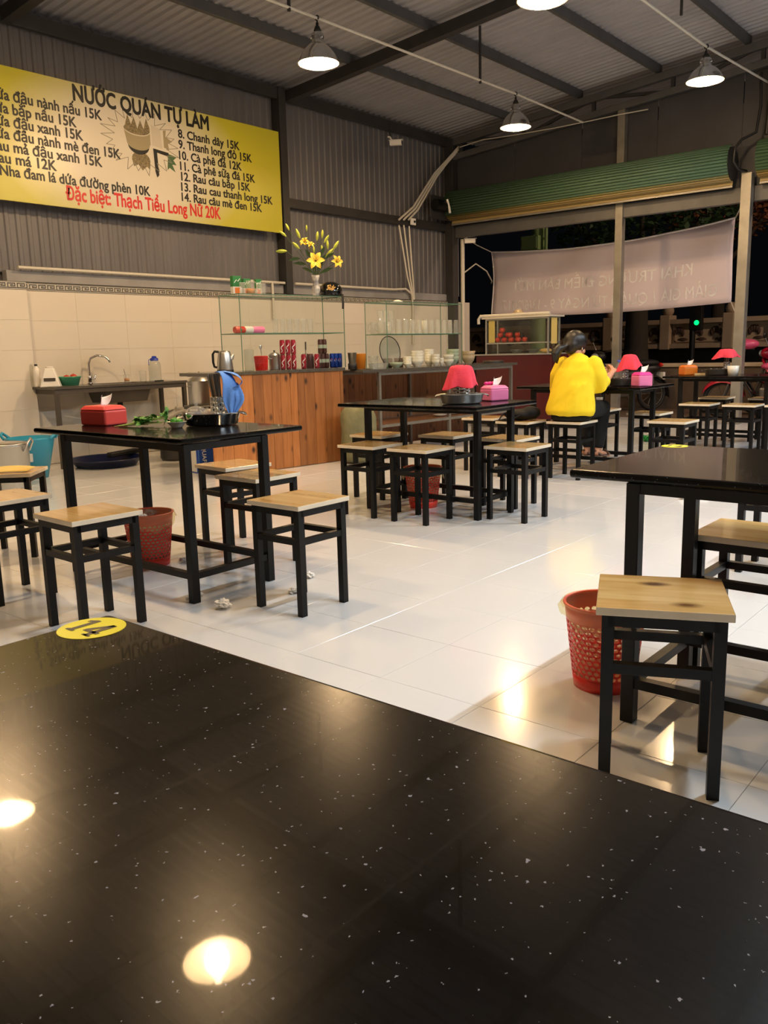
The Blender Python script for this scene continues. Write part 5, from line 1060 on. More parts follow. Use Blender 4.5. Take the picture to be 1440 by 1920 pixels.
cb_ = tag(cl.build('dish_cloth', 'blue_cloth', None, solid=0.003, sub=1), 'blue cloth draped over the chopsticks on the herb table', 'cloth'); cb_.location = hp2
# lime dish
dp = at_z(332, 802, TZ); lathe_thing('lime_dish', [(0.0005, 0.003), (0.026, 0.0), (0.030, 0.008), (0.050, 0.030), (0.052, 0.032), (0.046, 0.031), (0.026, 0.010), (0.0005, 0.009)], 'ceramic', 'small white dish of limes on the herb table', 'dish', dp, 26)
for dx, dy, r_, lab in ((-0.012, 0.004, 0.021, 'dark green lime in the small white dish'), (0.016, -0.004, 0.018, 'yellow-green lime piece in the small white dish'), (0.004, 0.022, 0.017, 'lime tucked behind the others in the small white dish')):
    t = thing('lime', lab, 'lime', off(dp, dx, dy, 0.012)); MB().ball((0, 0, r_), r_, 14, 9, 0, 1.1, 1, 0.95).build('rind', 'lime', t); MB().ball((r_*1.02, 0, r_), r_*0.16, 6, 4).build('stem_end', 'herb_stem', t)
# herb bunch
hb = thing('herb_bunch', 'loose bunch of green herbs lying on the tabletop', 'herbs', at_z(272, 799, TZ), VA)
LM = []
for q in range(3):
    b = MB(); L_ = 0.030+0.006*q; b.add([(0, 0, 0), (L_*0.35, -L_*0.28, 0.004), (L_*0.35, 0, 0.007), (L_*0.35, L_*0.28, 0.004), (L_*0.75, -L_*0.2, 0.003), (L_*0.75, 0, 0.006), (L_*0.75, L_*0.2, 0.003), (L_, 0, -0.002)], [(0, 1, 2), (0, 2, 3), (1, 4, 5, 2), (2, 5, 6, 3), (4, 7, 5), (5, 7, 6)], 0, True); LM.append(b.mesh('leaf', 'herb'))
for i in range(13):
    y0_ = rng.uniform(-0.055, 0.055); x1_ = rng.uniform(0.02, 0.11); z1_ = rng.uniform(0.008, 0.045); y1_ = y0_+rng.uniform(-.04, .04)
    MB().tube([(-0.14+rng.uniform(-.02, .03), y0_*0.5, 0.004), (-0.03, y0_*0.8, 0.008+z1_*0.3), (x1_, y1_, z1_)], 0.0022, 5).build('stem', 'herb_stem', hb)
    for j in range(6):
        u = rng.uniform(0.35, 1.0); o = obj('leaf', rng.choice(LM), hb, (-0.10+(x1_+0.10)*u, y0_*0.6+(y1_-y0_*0.6)*u, 0.008+z1_*u)); o.rotation_euler = (rng.uniform(-.8, .8), rng.uniform(-.9, .3), rng.uniform(0, 6.3))
for j in range(7):
    o = obj('leaf', LM[2], hb, (0.118+rng.uniform(-.008, .008), -0.01, 0.012+0.009*j)); o.rotation_euler = (rng.uniform(-.4, .4), -1.0+rng.uniform(-.3, .3), rng.uniform(0, 6.3))
MB().tube([(0.10, 0, 0.005), (0.116, -0.005, 0.035), (0.118, -0.01, 0.07)], 0.0022, 5).build('stem', 'herb_stem', hb)
# ---- table with the pink tissue box
tc2 = at_z(866, 757, TZ); serving_tray(tc2, VA, 0.150, 0.10, 'oval tray holding the holder under the pink cloth, beside the pink tissue box')
hp3 = off(tc2, -0.005, 0.0, TZr); chopstick_holder(hp3, 'perforated steel holder under the pink cloth, beside the pink tissue box', r=0.062, h=0.13)
chopsticks(hp3, 12, 'metal chopstick holding up the pink cloth beside the pink tissue box', L=0.225, r0=0.045, fan=0.05)
draped_cloth(hp3+Vector((0, 0, 0.243)), VA+R(25), 'pink cloth thrown over the holder beside the pink tissue box', top_r=0.068, H_=0.160, spread=0.050, low=(0.025, 0.005, 0.0, 0.015))
sugar_jar(off(tc2, 0.097, 0.01, TZr), 'glass condiment jar between the pink cloth and the pink tissue box', 'ceramic', 0.5)
sugar_jar(off(tc2, -0.101, -0.003, TZr), 'small glass jar at the sack side of the tray with the pink cloth', 'ceramic', 0.48)
tp3 = at_z(927, 751, TZ); tissue_box(tp3, VA+R(30), 0.155, 0.13, 0.105, 'pink_plastic', 'pink tissue box stuffed with bright wrappers, beside the pink cloth')
b = MB()
for i in range(4): b.ball((-0.040+0.030*i, 0.040, 0.1175), 0.021, 8, 6, 0, 0.9, 0.7, 0.6)
o = tag(b.build('candy_wrappers', 'hot_pink'), 'crumpled magenta wrappers stuffed on the pink tissue box', 'wrappers'); o.location = tp3+Vector((0, 0, 0.0)); o.rotation_euler = (0, 0, VA+R(30)); o['kind'] = 'stuff'
# ---- diner's table
tc4 = at_z(1163, 723.5, TZ); serving_tray(tc4, VA, 0.105, 0.095, 'dark oval tray of glasses on the diner\'s table', 'dark_steel')
chopstick_holder(off(tc4, 0.040, 0.012, TZr), 'perforated holder under the pink cloth on the diner\'s table', r=0.030, h=0.13)
chopsticks(off(tc4, 0.040, 0.012, TZr), 9, 'metal chopstick holding up the pink cloth on the diner\'s table', L=0.245, lean=-0.09, r0=0.011)
draped_cloth(off(tc4, 0.078, 0.006, 0.270), VA+R(10), 'pink cloth hung over the chopsticks on the diner\'s table', top_r=0.05, H_=0.15, spread=0.06, low=(0.05, 0.02, 0.0, 0.02))
sugar_jar(off(tc4, -0.055, 0.0, TZr), 'glass condiment jar on the diner\'s tray, nearest her hands', 'ceramic', 0.5)
sugar_jar(off(tc4, -0.005, -0.04, TZr), 'glass condiment jar in the middle of the diner\'s tray', 'ceramic', 0.5)
bottle(off(tc4, 0.03, 0.17, 0.0), 0.032, 0.22, 'clear_plastic', 'blue_cap', 'clear water bottle with a blue cap behind the diner\'s tray')
tissue_box(at_z(1203, 724.2, TZ), VA+R(20), 0.14, 0.12, 0.12, 'pink_plastic', 'pink tissue box on the diner\'s table, a tissue sticking out', 'hot_pink')
lathe_thing('soup_bowl', bowl_prof(0.075, 0.07), 'ceramic', 'white bowl in front of the woman in yellow', 'bowl', at_z(1128, 722.5, TZ), 24)
# ---- table by the guide post
tissue_box(at_z(1290, 703, TZ), VA+R(12), 0.165, 0.13, 0.11, 'orange_plastic', 'orange tissue box on the table by the guide post')
tc5 = at_z(1348, 703, TZ); serving_tray(tc5, VA, 0.16, 0.105, 'dark oval tray of jars on the table by the guide post', 'dark_steel')
for i, lab in enumerate(('first glass jar along the tray by the guide post, nearest the orange box', 'glass jar second along the tray by the guide post', 'glass jar beside the holder on the tray by the guide post')): sugar_jar(off(tc5, -0.095+0.0625*i, -0.015, TZr), lab, 'ceramic', 0.51)
chopstick_holder(off(tc5, 0.088, 0.018, TZr), 'perforated holder on the tray by the guide post', r=0.032, h=0.13)
chopsticks(off(tc5, 0.088, 0.018, TZr), 9, 'metal chopstick holding up the pink cloth by the guide post', L=0.252, r0=0.012, fan=0.10)
draped_cloth(off(tc5, 0.080, 0.018, 0.278), VA, 'pink cloth spread over the chopsticks by the guide post', top_r=0.07, H_=0.11, spread=0.07, low=(0.02, 0.02, 0.0, 0.02), wob=0.014)
lathe_thing('napkin_cup', [(0.0005, 0), (0.05, 0), (0.062, 0.10), (0.058, 0.10), (0.0005, 0.01)], 'ceramic', 'pale cup beside the tray by the guide post', 'cup', at_z(1374, 703.5, TZ), 20)
b = MB(); b.bar((-0.06, 0, 0.012), (0.06, 0.01, 0.012), 0.02, 0.024); o = tag(b.build('wooden_spoon', 'seat_wood', bevel=0.004), 'pale wooden stick lying between the orange tissue box and the tray', 'stick'); o.location = at_z(1312, 703.8, TZ); o.rotation_euler = (0, 0, VA)
# ---- on the stools
pp = at_z(50, 884, SZ); b = MB(); b.grid(lambda u, v: ((u-0.5)*0.26, (v-0.5)*0.16, 0.004+0.010*math.sin(u*3.1)*v+0.006*v), 7, 5); o = tag(b.build('folded_paper', 'paper_yellow', None, solid=0.0015), 'folded yellow paper lying on a stool seat by the turquoise tub', 'paper'); o.location = (2.33, 4.76, SZ+0.001); o.rotation_euler = (0, 0, VA+R(5))
bg = thing('handbag', 'limp black handbag lying on a stool beside the woman', 'bag', (6.42, 3.80, SZ), VA)
b = MB(); b.ball((0, 0, 0.05), 0.14, 20, 12, 0, 1.05, 0.7, 0.36); b.ball((0.08, -0.02, 0.065), 0.09, 16, 10, 0, 1, 0.8, 0.65); fused(b, 'body', 'bag_black', bg, 0.012, 3)
MB().tube([(-0.10, 0, 0.08), (-0.16, -0.03, 0.06), (-0.20, -0.06, 0.012), (-0.12, -0.10, 0.008), (-0.02, -0.09, 0.05)], 0.008, 6).build('strap', 'bag_black', bg)
for px, py, lab in ((1163, 748, 'upturned clear glass left on a stool by the thin post'),):
    g6 = again(tg, (7.90, 3.78, SZ+0.001), label=lab, scale=(1.2, 1.2, 0.8))
    if 'group' in g6: del g6['group']
# ---- red perforated bins with yellow liners
def make_bin(label):
    t = thing('waste_bin', label, 'bin', (0, 0, 0), 0, 'red waste bins'); n, rows, h = 30, 11, 0.285; z0, z1 = 0.045, 0.235
    rad = lambda z: 0.098+(0.132-0.098)*z/h
    b = MB()
    for i in range(n):
        for j in range(rows):
            a0, a1 = 2*math.pi*(i+0.5*(j % 2))/n, 2*math.pi*(i+1+0.5*(j % 2))/n; zz0, zz1 = z0+(z1-z0)*j/rows, z0+(z1-z0)*(j+1)/rows
            P_ = lambda a, z: (rad(z)*math.cos(a), rad(z)*math.sin(a), z); am, zm = (a0+a1)/2, (zz0+zz1)/2; o_, i_ = [], []
            for k in range(8):
                th = math.pi/4*k; c_, s_ = math.cos(th), math.sin(th); q_ = max(abs(c_), abs(s_)); o_.append(P_(am+(a1-a0)/2*c_/q_, zm+(zz1-zz0)/2*s_/q_)); i_.append(P_(am+(a1-a0)/2*0.80*c_, zm+(zz1-zz0)/2*0.78*s_))
            b.add(o_+i_, [(k, (k+1) % 8, 8+(k+1) % 8, 8+k) for k in range(8)], 0, True)
    b.lathe([(0.0005, 0.002), (rad(0), 0.0), (rad(z0), z0)], n*2); b.lathe([(rad(z1), z1), (rad(h), h)], n*2)
    b.build('basket_wall', 'bin_red', t, solid=0.002)
    MB().tube([(rad(h)*math.cos(q*math.pi/20), rad(h)*math.sin(q*math.pi/20), h) for q in range(40)], 0.006, 8, closed=True).build('rim', 'bin_red', t)
    b = MB(); vs = []; k, nn = 5, 40
    for i in range(k):
        u = i/(k-1)
        for j in range(nn):
            a = 2*math.pi*j/nn; dr = 0.055+0.03*math.sin(2*a+0.6)+0.012*math.sin(9*a); r_ = rad(h)+0.007+0.012*u+0.004*math.sin(13*a)*u; vs.append((r_*math.cos(a), r_*math.sin(a), h+0.006-dr*u))
    b.add(vs, [(i*nn+j, i*nn+(j+1) % nn, (i+1)*nn+(j+1) % nn, (i+1)*nn+j) for i in range(k-1) for j in range(nn)], 0, True)
    b.lathe([(rad(h)-0.006, h+0.006), (rad(0.22)-0.006, 0.225)], nn)
    b.build('liner_bag', 'liner', t); MB().lathe([(rad(0.225)-0.007, 0.225), (rad(0.12)-0.008, 0.12), (rad(0.04)-0.010, 0.03), (0.0005, 0.02)], nn).build('liner_inside', 'liner_in', t)
    return t
lm_ = glass('liner', (0.98, 0.92, 0.66), 0.6, 0.25, 0.22, (0.98, 0.90, 0.58))
glass('liner_in', (0.99, 0.95, 0.80), 0.3, 0.3, 0.38, (0.97, 0.90, 0.62))
bin0 = make_bin('red perforated bin with a yellow liner behind the turned stool'); p = at_z(1146, 1303, 0); bin0.location = (p.x+0.07, p.y+0.06, 0)
p = at_z(277, 1064, 0); bb = again(bin0, (p.x+0.06, p.y+0.05, 0), R(40), 'red perforated bin full of litter under the herb table')
p3 = at_z(793, 945, 0); again(bin0, (4.80, 3.645, 0), R(100), 'red perforated bin half hidden behind the stools of the pink box table')
def crumple(p, s, label, seed, m='crumpled', flat=0.5, group=None):
    r_ = random.Random(seed); bm = bmesh.new(); bmesh.ops.create_icosphere(bm, subdivisions=3, radius=1)
    from mathutils import noise
    for v in bm.verts:
        n_ = noise.noise(v.co*2.3+Vector((seed, 0, 0))); n2 = noise.noise(v.co*5.1+Vector((0, seed, 0))); v.co = v.co*(0.75+0.55*n_+0.3*n2); v.co.z *= flat
    zm = min(v.co.z for v in bm.verts)
    for v in bm.verts: v.co.z -= zm; v.co *= s
    me = bpy.data.meshes.new('crumpled_tissue'); bm.to_mesh(me); bm.free(); me.materials.append(MATS[m]); o = tag(obj('crumpled_tissue', me), label, 'tissue', group); o.location = p; o.rotation_euler = (0, 0, seed); return o
for i, (px, py, s, lab) in enumerate(((419, 1141, 0.042, 'flattened white tissue on the floor before the herb table leg'), (357, 1126, 0.025, 'small crumpled tissue at the foot of the herb table leg'), (372, 1120, 0.030, 'crumpled tissue just behind the herb table leg'), (549, 1112, 0.030, 'crumpled tissue between the legs of the lone end stool'), (580, 1083, 0.032, 'crumpled tissue beyond the lone end stool'), (345, 1053, 0.028, 'greyish crumpled tissue beside the bin under the herb table'), (1316, 930, 0.060, 'torn tissue on the open floor beyond the table with the red bin'), (1282, 936, 0.035, 'small tissue scrap on the open floor beyond the table with the red bin'))):
    crumple(at_z(px, py, 0.0), s, lab, i+2)
# litter sticking out of the herb table bin
lc = bb.location; crumple(lc+Vector((-0.052, -0.025, 0.232)), 0.042, 'crumpled tissue on top of the full bin under the herb table', 21, 'crumpled', 0.8); crumple(lc+Vector((0.045, 0.045, 0.230)), 0.042, 'crumpled clear bag in the full bin under the herb table', 22, 'clear_plastic', 0.9)
lb_ = thing('litter_heap', 'heap of litter filling the bin under the herb table', 'litter', lc+Vector((0, 0, 0.03))); MB().lathe([(0.0005, 0.001), (0.082, 0.003), (0.100, 0.18), (0.07, 0.205), (0.0005, 0.212)], 20).build('heap', 'crumpled', lb_); crumple(lc+Vector((0.045, -0.055, 0.230)), 0.030, 'green vegetable scrap in the full bin under the herb table', 23, 'herb', 0.7)
crumple(at_z(1212, 828, 0), 0.075, 'green scrap on the floor below the stool at the diner\'s table end', 31, 'carton_green', 0.6); crumple(at_z(1242, 830, 0), 0.06, 'blue scrap on the floor below the stool at the diner\'s table end', 32, 'blue_tub', 0.6)
# ================================================================== the woman in yellow
WP = Vector((6.575, 3.395, 0)); WA = R(-6); pw = thing('person', 'woman in a loose yellow sweater and black trousers eating, seen from behind', 'person', WP, WA)
inv = (Matrix.Translation(WP) @ Matrix.Rotation(WA, 4, 'Z')).inverted()
def wl(v): return inv @ Vector(v)
def limb(b, pts, rs, n=12, flat=1.0): b.tube(pts, rs, n, flat=flat); b.ball(pts[0], rs[0], n, 8); b.ball(pts[-1], rs[-1], n, 8)
def loft(b, secs, n=20):
    vs = []
    for c_, rx, ry, tl in secs:            # ellipse: rx fore-aft, ry sideways, tl forward lean of the section plane
        for j in range(n): a = 2*math.pi*j/n; x_, y_ = rx*math.cos(a), ry*math.sin(a); vs.append((c_[0]+x_*math.cos(tl), c_[1]+y_, c_[2]-x_*math.sin(tl)))
    b.add(vs, [(i*n+j, i*n+(j+1) % n, (i+1)*n+(j+1) % n, (i+1)*n+j) for i in range(len(secs)-1) for j in range(n)], 0, True)
    b.add(vs[:n], [tuple(range(n))[::-1]]); b.add(vs[-n:], [tuple(range(n))])
zS = SZ
rAnk = at_x(1122, 838, 6.975); rAnk.z = 0.205; lAnk = at_x(1101, 841, 6.975); lAnk.z = 0.205; rAnk, lAnk = wl(rAnk), wl(lAnk)      # feet rest on the table's stretcher
rKnee = Vector((0.50, -0.13, 0.575)); lKnee = Vector((0.44, 0.10, 0.575)); rKnee = Vector((0.43, rAnk.y-0.02, 0.57)); lKnee = Vector((0.42, 0.09, 0.565))
hipR, hipL = Vector((0.02, -0.085, 0.575)), Vector((0.02, 0.085, 0.575))
sh = Vector((0.10, 0.01, 0.975)); shR, shL = sh+Vector((0.0, -0.155, -0.02)), sh+Vector((0.0, 0.155, -0.02))
elR, elL = Vector((0.135, -0.185, 0.765)), Vector((0.10, 0.245, 0.765)); wrR, wrL = Vector((0.40, -0.185, 0.86)), Vector((0.42, 0.02, 0.865))
wrR = wl(at_z(1133, 704, 0.885)) if False else Vector((0.345, -0.165, 0.875))
neck0, neck1 = Vector((0.115, 0.025, 0.99)), Vector((0.13, 0.055, 1.05)); hc = Vector((0.150, 0.080, 1.110)); HA = R(2); HT = R(28)
HM = Matrix.Translation(hc) @ Matrix.Rotation(HA, 4, 'Z') @ Matrix.Rotation(HT, 4, 'Y')
def hd(x_, y_, z_): return HM @ Vector((x_, y_, z_))
def head_mass(b):
    T0 = b.T; b.T = HM
    b.lathe([(0.0005, -0.098), (0.030, -0.095), (0.050, -0.075), (0.062, -0.045), (0.071, 0.0), (0.074, 0.035), (0.066, 0.075), (0.042, 0.100), (0.0005, 0.110)], 24, (0.012, 0, 0), sx=1.22, sy=0.98)
    b.ball((0.072, 0, -0.075), 0.026, 12, 8); b.ball((0.082, 0, -0.052), 0.020, 10, 8, 0, 0.9, 1.3, 0.6)       # chin, mouth
    b.tube([(0.092, 0, 0.020), (0.108, 0, -0.018), (0.094, 0, -0.026)], [0.009, 0.014, 0.010], 8)                                   # nose
    for s in (-1, 1): b.ball((0.082, s*0.032, 0.028), 0.017, 8, 6, 0, 0.6, 1.3, 0.6); b.ball((0.062, s*0.045, -0.02), 0.028, 10, 8); b.ball((0.0, s*0.074, -0.006), 0.030, 12, 8, 0, 0.72, 0.30, 1.05)
    b.T = T0
def hand(b, wr, d, palm_n, curl, side):
    d = Vector(d).normalized(); pn = Vector(palm_n); pn = (pn-d*pn.dot(d)).normalized(); s = d.cross(pn)*side
    c0 = Vector(wr); b.tube([c0, c0+d*0.03, c0+d*0.075], [0.024, 0.034, 0.036], 12, flat=0.5)
    b.ball(c0+d*0.045, 0.034, 12, 8, 0, 0.9, 0.9, 0.7)
    for i, (o_, L_) in enumerate(((0.028, 0.072), (0.010, 0.080), (-0.009, 0.074), (-0.027, 0.058))):
        p0 = c0+d*0.072+s*o_; a1_, a2_ = curl, curl*2.1
        p1 = p0+(d*math.cos(a1_)+pn*math.sin(a1_))*L_*0.45; p2 = p1+(d*math.cos(a2_)+pn*math.sin(a2_))*L_*0.32; p3 = p2+(d*math.cos(a2_*1.3)+pn*math.sin(a2_*1.3))*L_*0.23
        b.tube([p0-d*0.012, p0, p1, p2, p3], [0.0095, 0.0095, 0.009, 0.0082, 0.0065], 8); b.ball(p3, 0.0065, 8, 6)
    t0 = c0+d*0.025+s*0.030; t1 = t0+(d*0.6+s*0.6+pn*0.5).normalized()*0.036; t2 = t1+(d*0.9+pn*0.6-s*0.1).normalized()*0.030
    b.tube([c0+d*0.02+s*0.012, t0, t1, t2], [0.013, 0.012, 0.010, 0.0075], 8); b.ball(t2, 0.0075, 8, 6)
# body: one continuous figure
b = MB()
loft(b, [((-0.01, 0, 0.505), 0.10, 0.150, 0), ((0.0, 0, 0.60), 0.105, 0.155, 0), ((0.02, 0, 0.72), 0.085, 0.120, 0.1), ((0.055, 0, 0.85), 0.095, 0.140, 0.2), ((0.09, 0, 0.935), 0.085, 0.150, 0.3), ((0.115, 0.01, 0.995), 0.055, 0.09, 0.3)])
limb(b, [shR, (shR+elR)/2, elR], [0.052, 0.044, 0.036]); limb(b, [elR, (elR+wrR)/2, wrR], [0.036, 0.034, 0.024]); limb(b, [shL, (shL+elL)/2, elL], [0.052, 0.044, 0.036]); limb(b, [elL, (elL+wrL)/2, wrL], [0.036, 0.034, 0.024])
limb(b, [hipR, (hipR+rKnee)/2, rKnee], [0.080, 0.070, 0.052]); limb(b, [hipL, (hipL+lKnee)/2, lKnee], [0.080, 0.070, 0.052])
limb(b, [rKnee, rKnee*0.65+rAnk*0.35, rAnk], [0.050, 0.050, 0.032]); limb(b, [lKnee, lKnee*0.65+lAnk*0.35, lAnk], [0.050, 0.050, 0.032])
for an in (rAnk, lAnk): limb(b, [an+Vector((-0.03, 0, -0.03)), an+Vector((0.05, -0.01, -0.045)), an+Vector((0.13, -0.02, -0.06))], [0.032, 0.034, 0.022], 10, 0.8)
limb(b, [neck0, neck1, hd(-0.005, 0, -0.03)], [0.052, 0.046, 0.046]); head_mass(b)
hand(b, wrR, (0.8, 0.35, 0.35), (0.2, 0.9, 0.1), 0.55, 1); hand(b, wrL, (0.9, -0.35, 0.10), (0.0, -0.9, -0.1), 0.5, -1)
fused(b, 'body', 'skin', pw, 0.0075, 3)
# sweater
b = MB()
loft(b, [((-0.025, 0, 0.535), 0.150, 0.205, 0), ((-0.03, 0, 0.57), 0.165, 0.222, 0), ((-0.02, 0, 0.66), 0.150, 0.210, 0.05), ((0.01, 0, 0.78), 0.135, 0.190, 0.15), ((0.045, 0, 0.88), 0.120, 0.180, 0.22), ((0.08, 0.005, 0.955), 0.100, 0.165, 0.3), ((0.11, 0.01, 1.003), 0.070, 0.110, 0.3), ((0.13, 0.015, 1.03), 0.056, 0.068, 0.35)])
limb(b, [shR, (shR+elR)/2+Vector((0, -0.01, 0)), elR, elR*0.62+wrR*0.38], [0.072, 0.070, 0.070, 0.050]); limb(b, [shL, (shL+elL)/2+Vector((0, 0.01, 0)), elL, elL*0.62+wrL*0.38], [0.072, 0.070, 0.070, 0.050])
b.tube([(-0.13, 0.10, 0.60), (-0.115, 0.03, 0.72), (-0.075, -0.06, 0.82), (-0.02, -0.13, 0.90)], [0.020, 0.024, 0.022, 0.016], 8); b.tube([(-0.14, -0.06, 0.60), (-0.115, -0.10, 0.72), (-0.06, -0.15, 0.80)], [0.016, 0.022, 0.016], 8)
sw_ = fused(b, 'sweater', 'yellow_knit', pw, 0.011, 4)
from mathutils import noise as _nz
for v in sw_.data.vertices:
    c_ = v.co; q_ = _nz.noise(Vector((c_.x*7+c_.z*3, c_.y*9+c_.z*5, c_.z*4)))+0.6*_nz.noise(Vector((c_.x*14, c_.y*18+c_.z*9, c_.z*9+4)))
    v.co = c_+v.normal*0.011*q_
# trousers
b = MB()
loft(b, [((-0.02, 0, 0.492), 0.135, 0.178, 0), ((-0.01, 0, 0.54), 0.14, 0.182, 0), ((0.0, 0, 0.62), 0.125, 0.170, 0)])
limb(b, [hipR+Vector((0, 0, -0.005)), (hipR+rKnee)/2, rKnee], [0.090, 0.083, 0.068]); limb(b, [hipL+Vector((0, 0, -0.005)), (hipL+lKnee)/2, lKnee], [0.090, 0.083, 0.068])
rk2 = rKnee*0.12+rAnk*0.88; lk2 = lKnee*0.12+lAnk*0.88
limb(b, [rKnee, rKnee*0.6+rAnk*0.4, rk2], [0.066, 0.064, 0.048]); limb(b, [lKnee, lKnee*0.6+lAnk*0.4, lk2], [0.066, 0.064, 0.048])
fused(b, 'trousers', 'black_cloth', pw, 0.011, 4)
# hair: cap, nape and low ponytail
b = MB(); T0 = b.T; b.T = HM
b.ball((-0.014, 0, 0.028), 0.101, 24, 16, 0, 1.06, 0.95, 1.0); b.ball((-0.055, 0, -0.015), 0.066, 16, 10, 0, 0.85, 1.15, 1.1); b.ball((-0.045, 0, -0.055), 0.052, 16, 10, 0, 0.8, 1.1, 0.9); b.ball((0.045, 0, 0.070), 0.060, 16, 10, 0, 1.0, 1.15, 0.7)
b.T = T0; fused(b, 'hair', 'hair', pw, 0.008, 3)
b = MB(); pt = hd(-0.100, 0.022, -0.058); b.tube([hd(-0.07, 0.005, -0.01), pt, pt+Vector((-0.045, 0.03, -0.012)), pt+Vector((-0.075, 0.045, -0.06)), pt+Vector((-0.060, 0.052, -0.11)), pt+Vector((-0.045, 0.05, -0.14))], [0.030, 0.022, 0.040, 0.040, 0.026, 0.006], 12)
b.tube([pt+Vector((-0.03, 0.02, 0.0)), pt+Vector((-0.085, 0.055, -0.03)), pt+Vector((-0.09, 0.06, -0.08))], [0.022, 0.024, 0.006], 10); fused(b, 'ponytail', 'hair', pw, 0.008, 2)
MB().tube([hd(-0.095+0.004*math.cos(q), 0.010+0.020*math.cos(q*1.0), -0.022+0.020*math.sin(q)) for q in [i*math.pi/6 for i in range(12)]], 0.006, 6, closed=True).build('hair_tie', 'cable_black', pw)
# eyes and lips, sandals, mask loop
for s in (-1, 1): MB().ball(tuple(hd(0.0915, s*0.031, 0.024)), 0.008, 8, 6).build('eye', 'ink_black', pw)
MB().tube([hd(0.098, -0.022, -0.052), hd(0.104, 0, -0.050), hd(0.098, 0.022, -0.052)], 0.005, 6).build('lips', 'bike_pink', pw)
MB().tube([hd(0.004, -0.080, 0.020), hd(-0.014, -0.083, 0.0), hd(-0.004, -0.081, -0.028), hd(0.05, -0.070, -0.035)], 0.0025, 6).build('ear_loop', 'ink_white', pw)
for an in (rAnk, lAnk):
    b = MB(); b.ball((an.x+0.05, an.y-0.01, an.z-0.056), 0.045, 16, 8, 0, 2.6, 0.95, 0.22); b.tube([(an.x+0.09, an.y-0.055, an.z-0.053), (an.x+0.09, an.y-0.015, an.z-0.012), (an.x+0.09, an.y+0.03, an.z-0.053)], 0.012, 6); b.tube([(an.x-0.02, an.y-0.042, an.z-0.048), (an.x-0.055, an.y, an.z-0.008), (an.x-0.02, an.y+0.038, an.z-0.048)], 0.010, 6); b.build('sandal', 'leather_brown', pw)
# chopsticks in her hand
for k_ in range(2):
    b = MB(); b.tube([(0, 0.008*k_, 0.004*k_), (0.10, 0.02+0.004*k_, -0.06+0.004*k_)], 0.003, 6)
    o = tag(b.build('eating_chopstick', 'dark_steel'), 'chopstick held by the woman in yellow', 'chopstick', 'chopsticks in the woman\'s hand'); o.matrix_world = Matrix.Translation(WP) @ Matrix.Rotation(WA, 4, 'Z') @ Matrix.Translation(wrR+Vector((0.065, 0.055, 0.03)))
# ================================================================== food cart by the counter end
CX = 10.2; cy1 = at_x(912, 650, CX).y; cy0 = at_x(1028, 645, CX).y; czb, czt, czs = 1.02, at_x(912, 600, CX).z, at_x(970, 643, CX).z
ct = thing('food_cart', 'maroon food cart with a glass hutch of red fruit', 'cart', (CX, (cy0+cy1)/2, 0)); hw_ = (cy1-cy0)/2
MB().box(-0.02, 0.62, -hw_-0.06, hw_+0.16, 0.14, czb-0.02).build('body', 'maroon', ct, bevel=0.006)
MB().box(-0.04, 0.64, -hw_-0.08, hw_+0.18, czb-0.02, czb).build('worktop', 'alu', ct, bevel=0.003)
b = MB(); dd = 0.30
for x_ in (0.0, dd):
    for y_ in (-hw_, hw_): MB().box(x_-.010, x_+.010, y_-.010, y_+.010, czb, czt).build('upright', 'alu', ct)
for z_ in (czs, czt):
    for x_ in (0.0, dd): MB().bar((x_, -hw_, z_), (x_, hw_, z_), 0.016, 0.016).build('rail', 'alu', ct)
    for y_ in (-hw_, hw_): MB().bar((0, y_, z_), (dd, y_, z_), 0.016, 0.016).build('rail', 'alu', ct)
MB().add([(0, -hw_, czb), (0, hw_, czb), (0, hw_, czt), (0, -hw_, czt)], [(0, 1, 2, 3)]).build('front_pane', 'thin_glass', ct); MB().add([(dd, -hw_, czb), (dd, hw_, czb), (dd, hw_, czt), (dd, -hw_, czt)], [(0, 1, 2, 3)]).build('back_pane', 'thin_glass', ct)
for y_ in (-hw_, hw_): MB().add([(0, y_, czb), (dd, y_, czb), (dd, y_, czt), (0, y_, czt)], [(0, 1, 2, 3)]).build('side_pane', 'thin_glass', ct)
MB().box(0.0, dd, -hw_, hw_, czs+0.006, czs+0.010).build('shelf', 'thin_glass', ct)
MB().box(-0.05, dd+0.05, -hw_-0.05, hw_+0.05, czt+0.008, czt+0.028).build('roof_panel', 'pvc', ct, bevel=0.004)
for i, (x_, y_) in enumerate(((0.1, -hw_+0.05), (0.1, hw_), (0.5, -hw_+0.05), (0.5, hw_))): MB().tube([(x_, y_-0.02, 0.07), (x_, y_+0.02, 0.07)], 0.07, 18).build('wheel', 'rubber', ct)
for y_, w_ in ((hw_-0.05, 0.10), ): o = tag(MB().box(0.012, 0.014, -w_/2, w_/2, 0.0, 0.30).build('price_sheet', 'paper_yellow'), 'yellow paper sheet inside the cart hutch, behind the fruit', 'paper'); o.location = (CX, (cy0+cy1)/2+y_-0.03, czs+0.012)
o = tag(MB().box(0.0, 0.16, 0.0, 0.002, 0.0, 0.34).build('price_sheet', 'paper_yellow'), 'yellow paper sheet taped to the side pane of the cart', 'paper'); o.location = (CX+0.06, cy0-0.0102, czs-0.02)
ap = MB().lathe([(0.0005, 0.012), (0.012, 0.004), (0.026, 0.006), (0.038, 0.028), (0.038, 0.048), (0.026, 0.066), (0.010, 0.068), (0.0005, 0.060)], 16).mesh('flesh', 'apple'); sm_ = MB().tube([(0, 0, 0.06), (0.004, 0, 0.08)], 0.002, 5).mesh('stem', 'bark')
k = 0
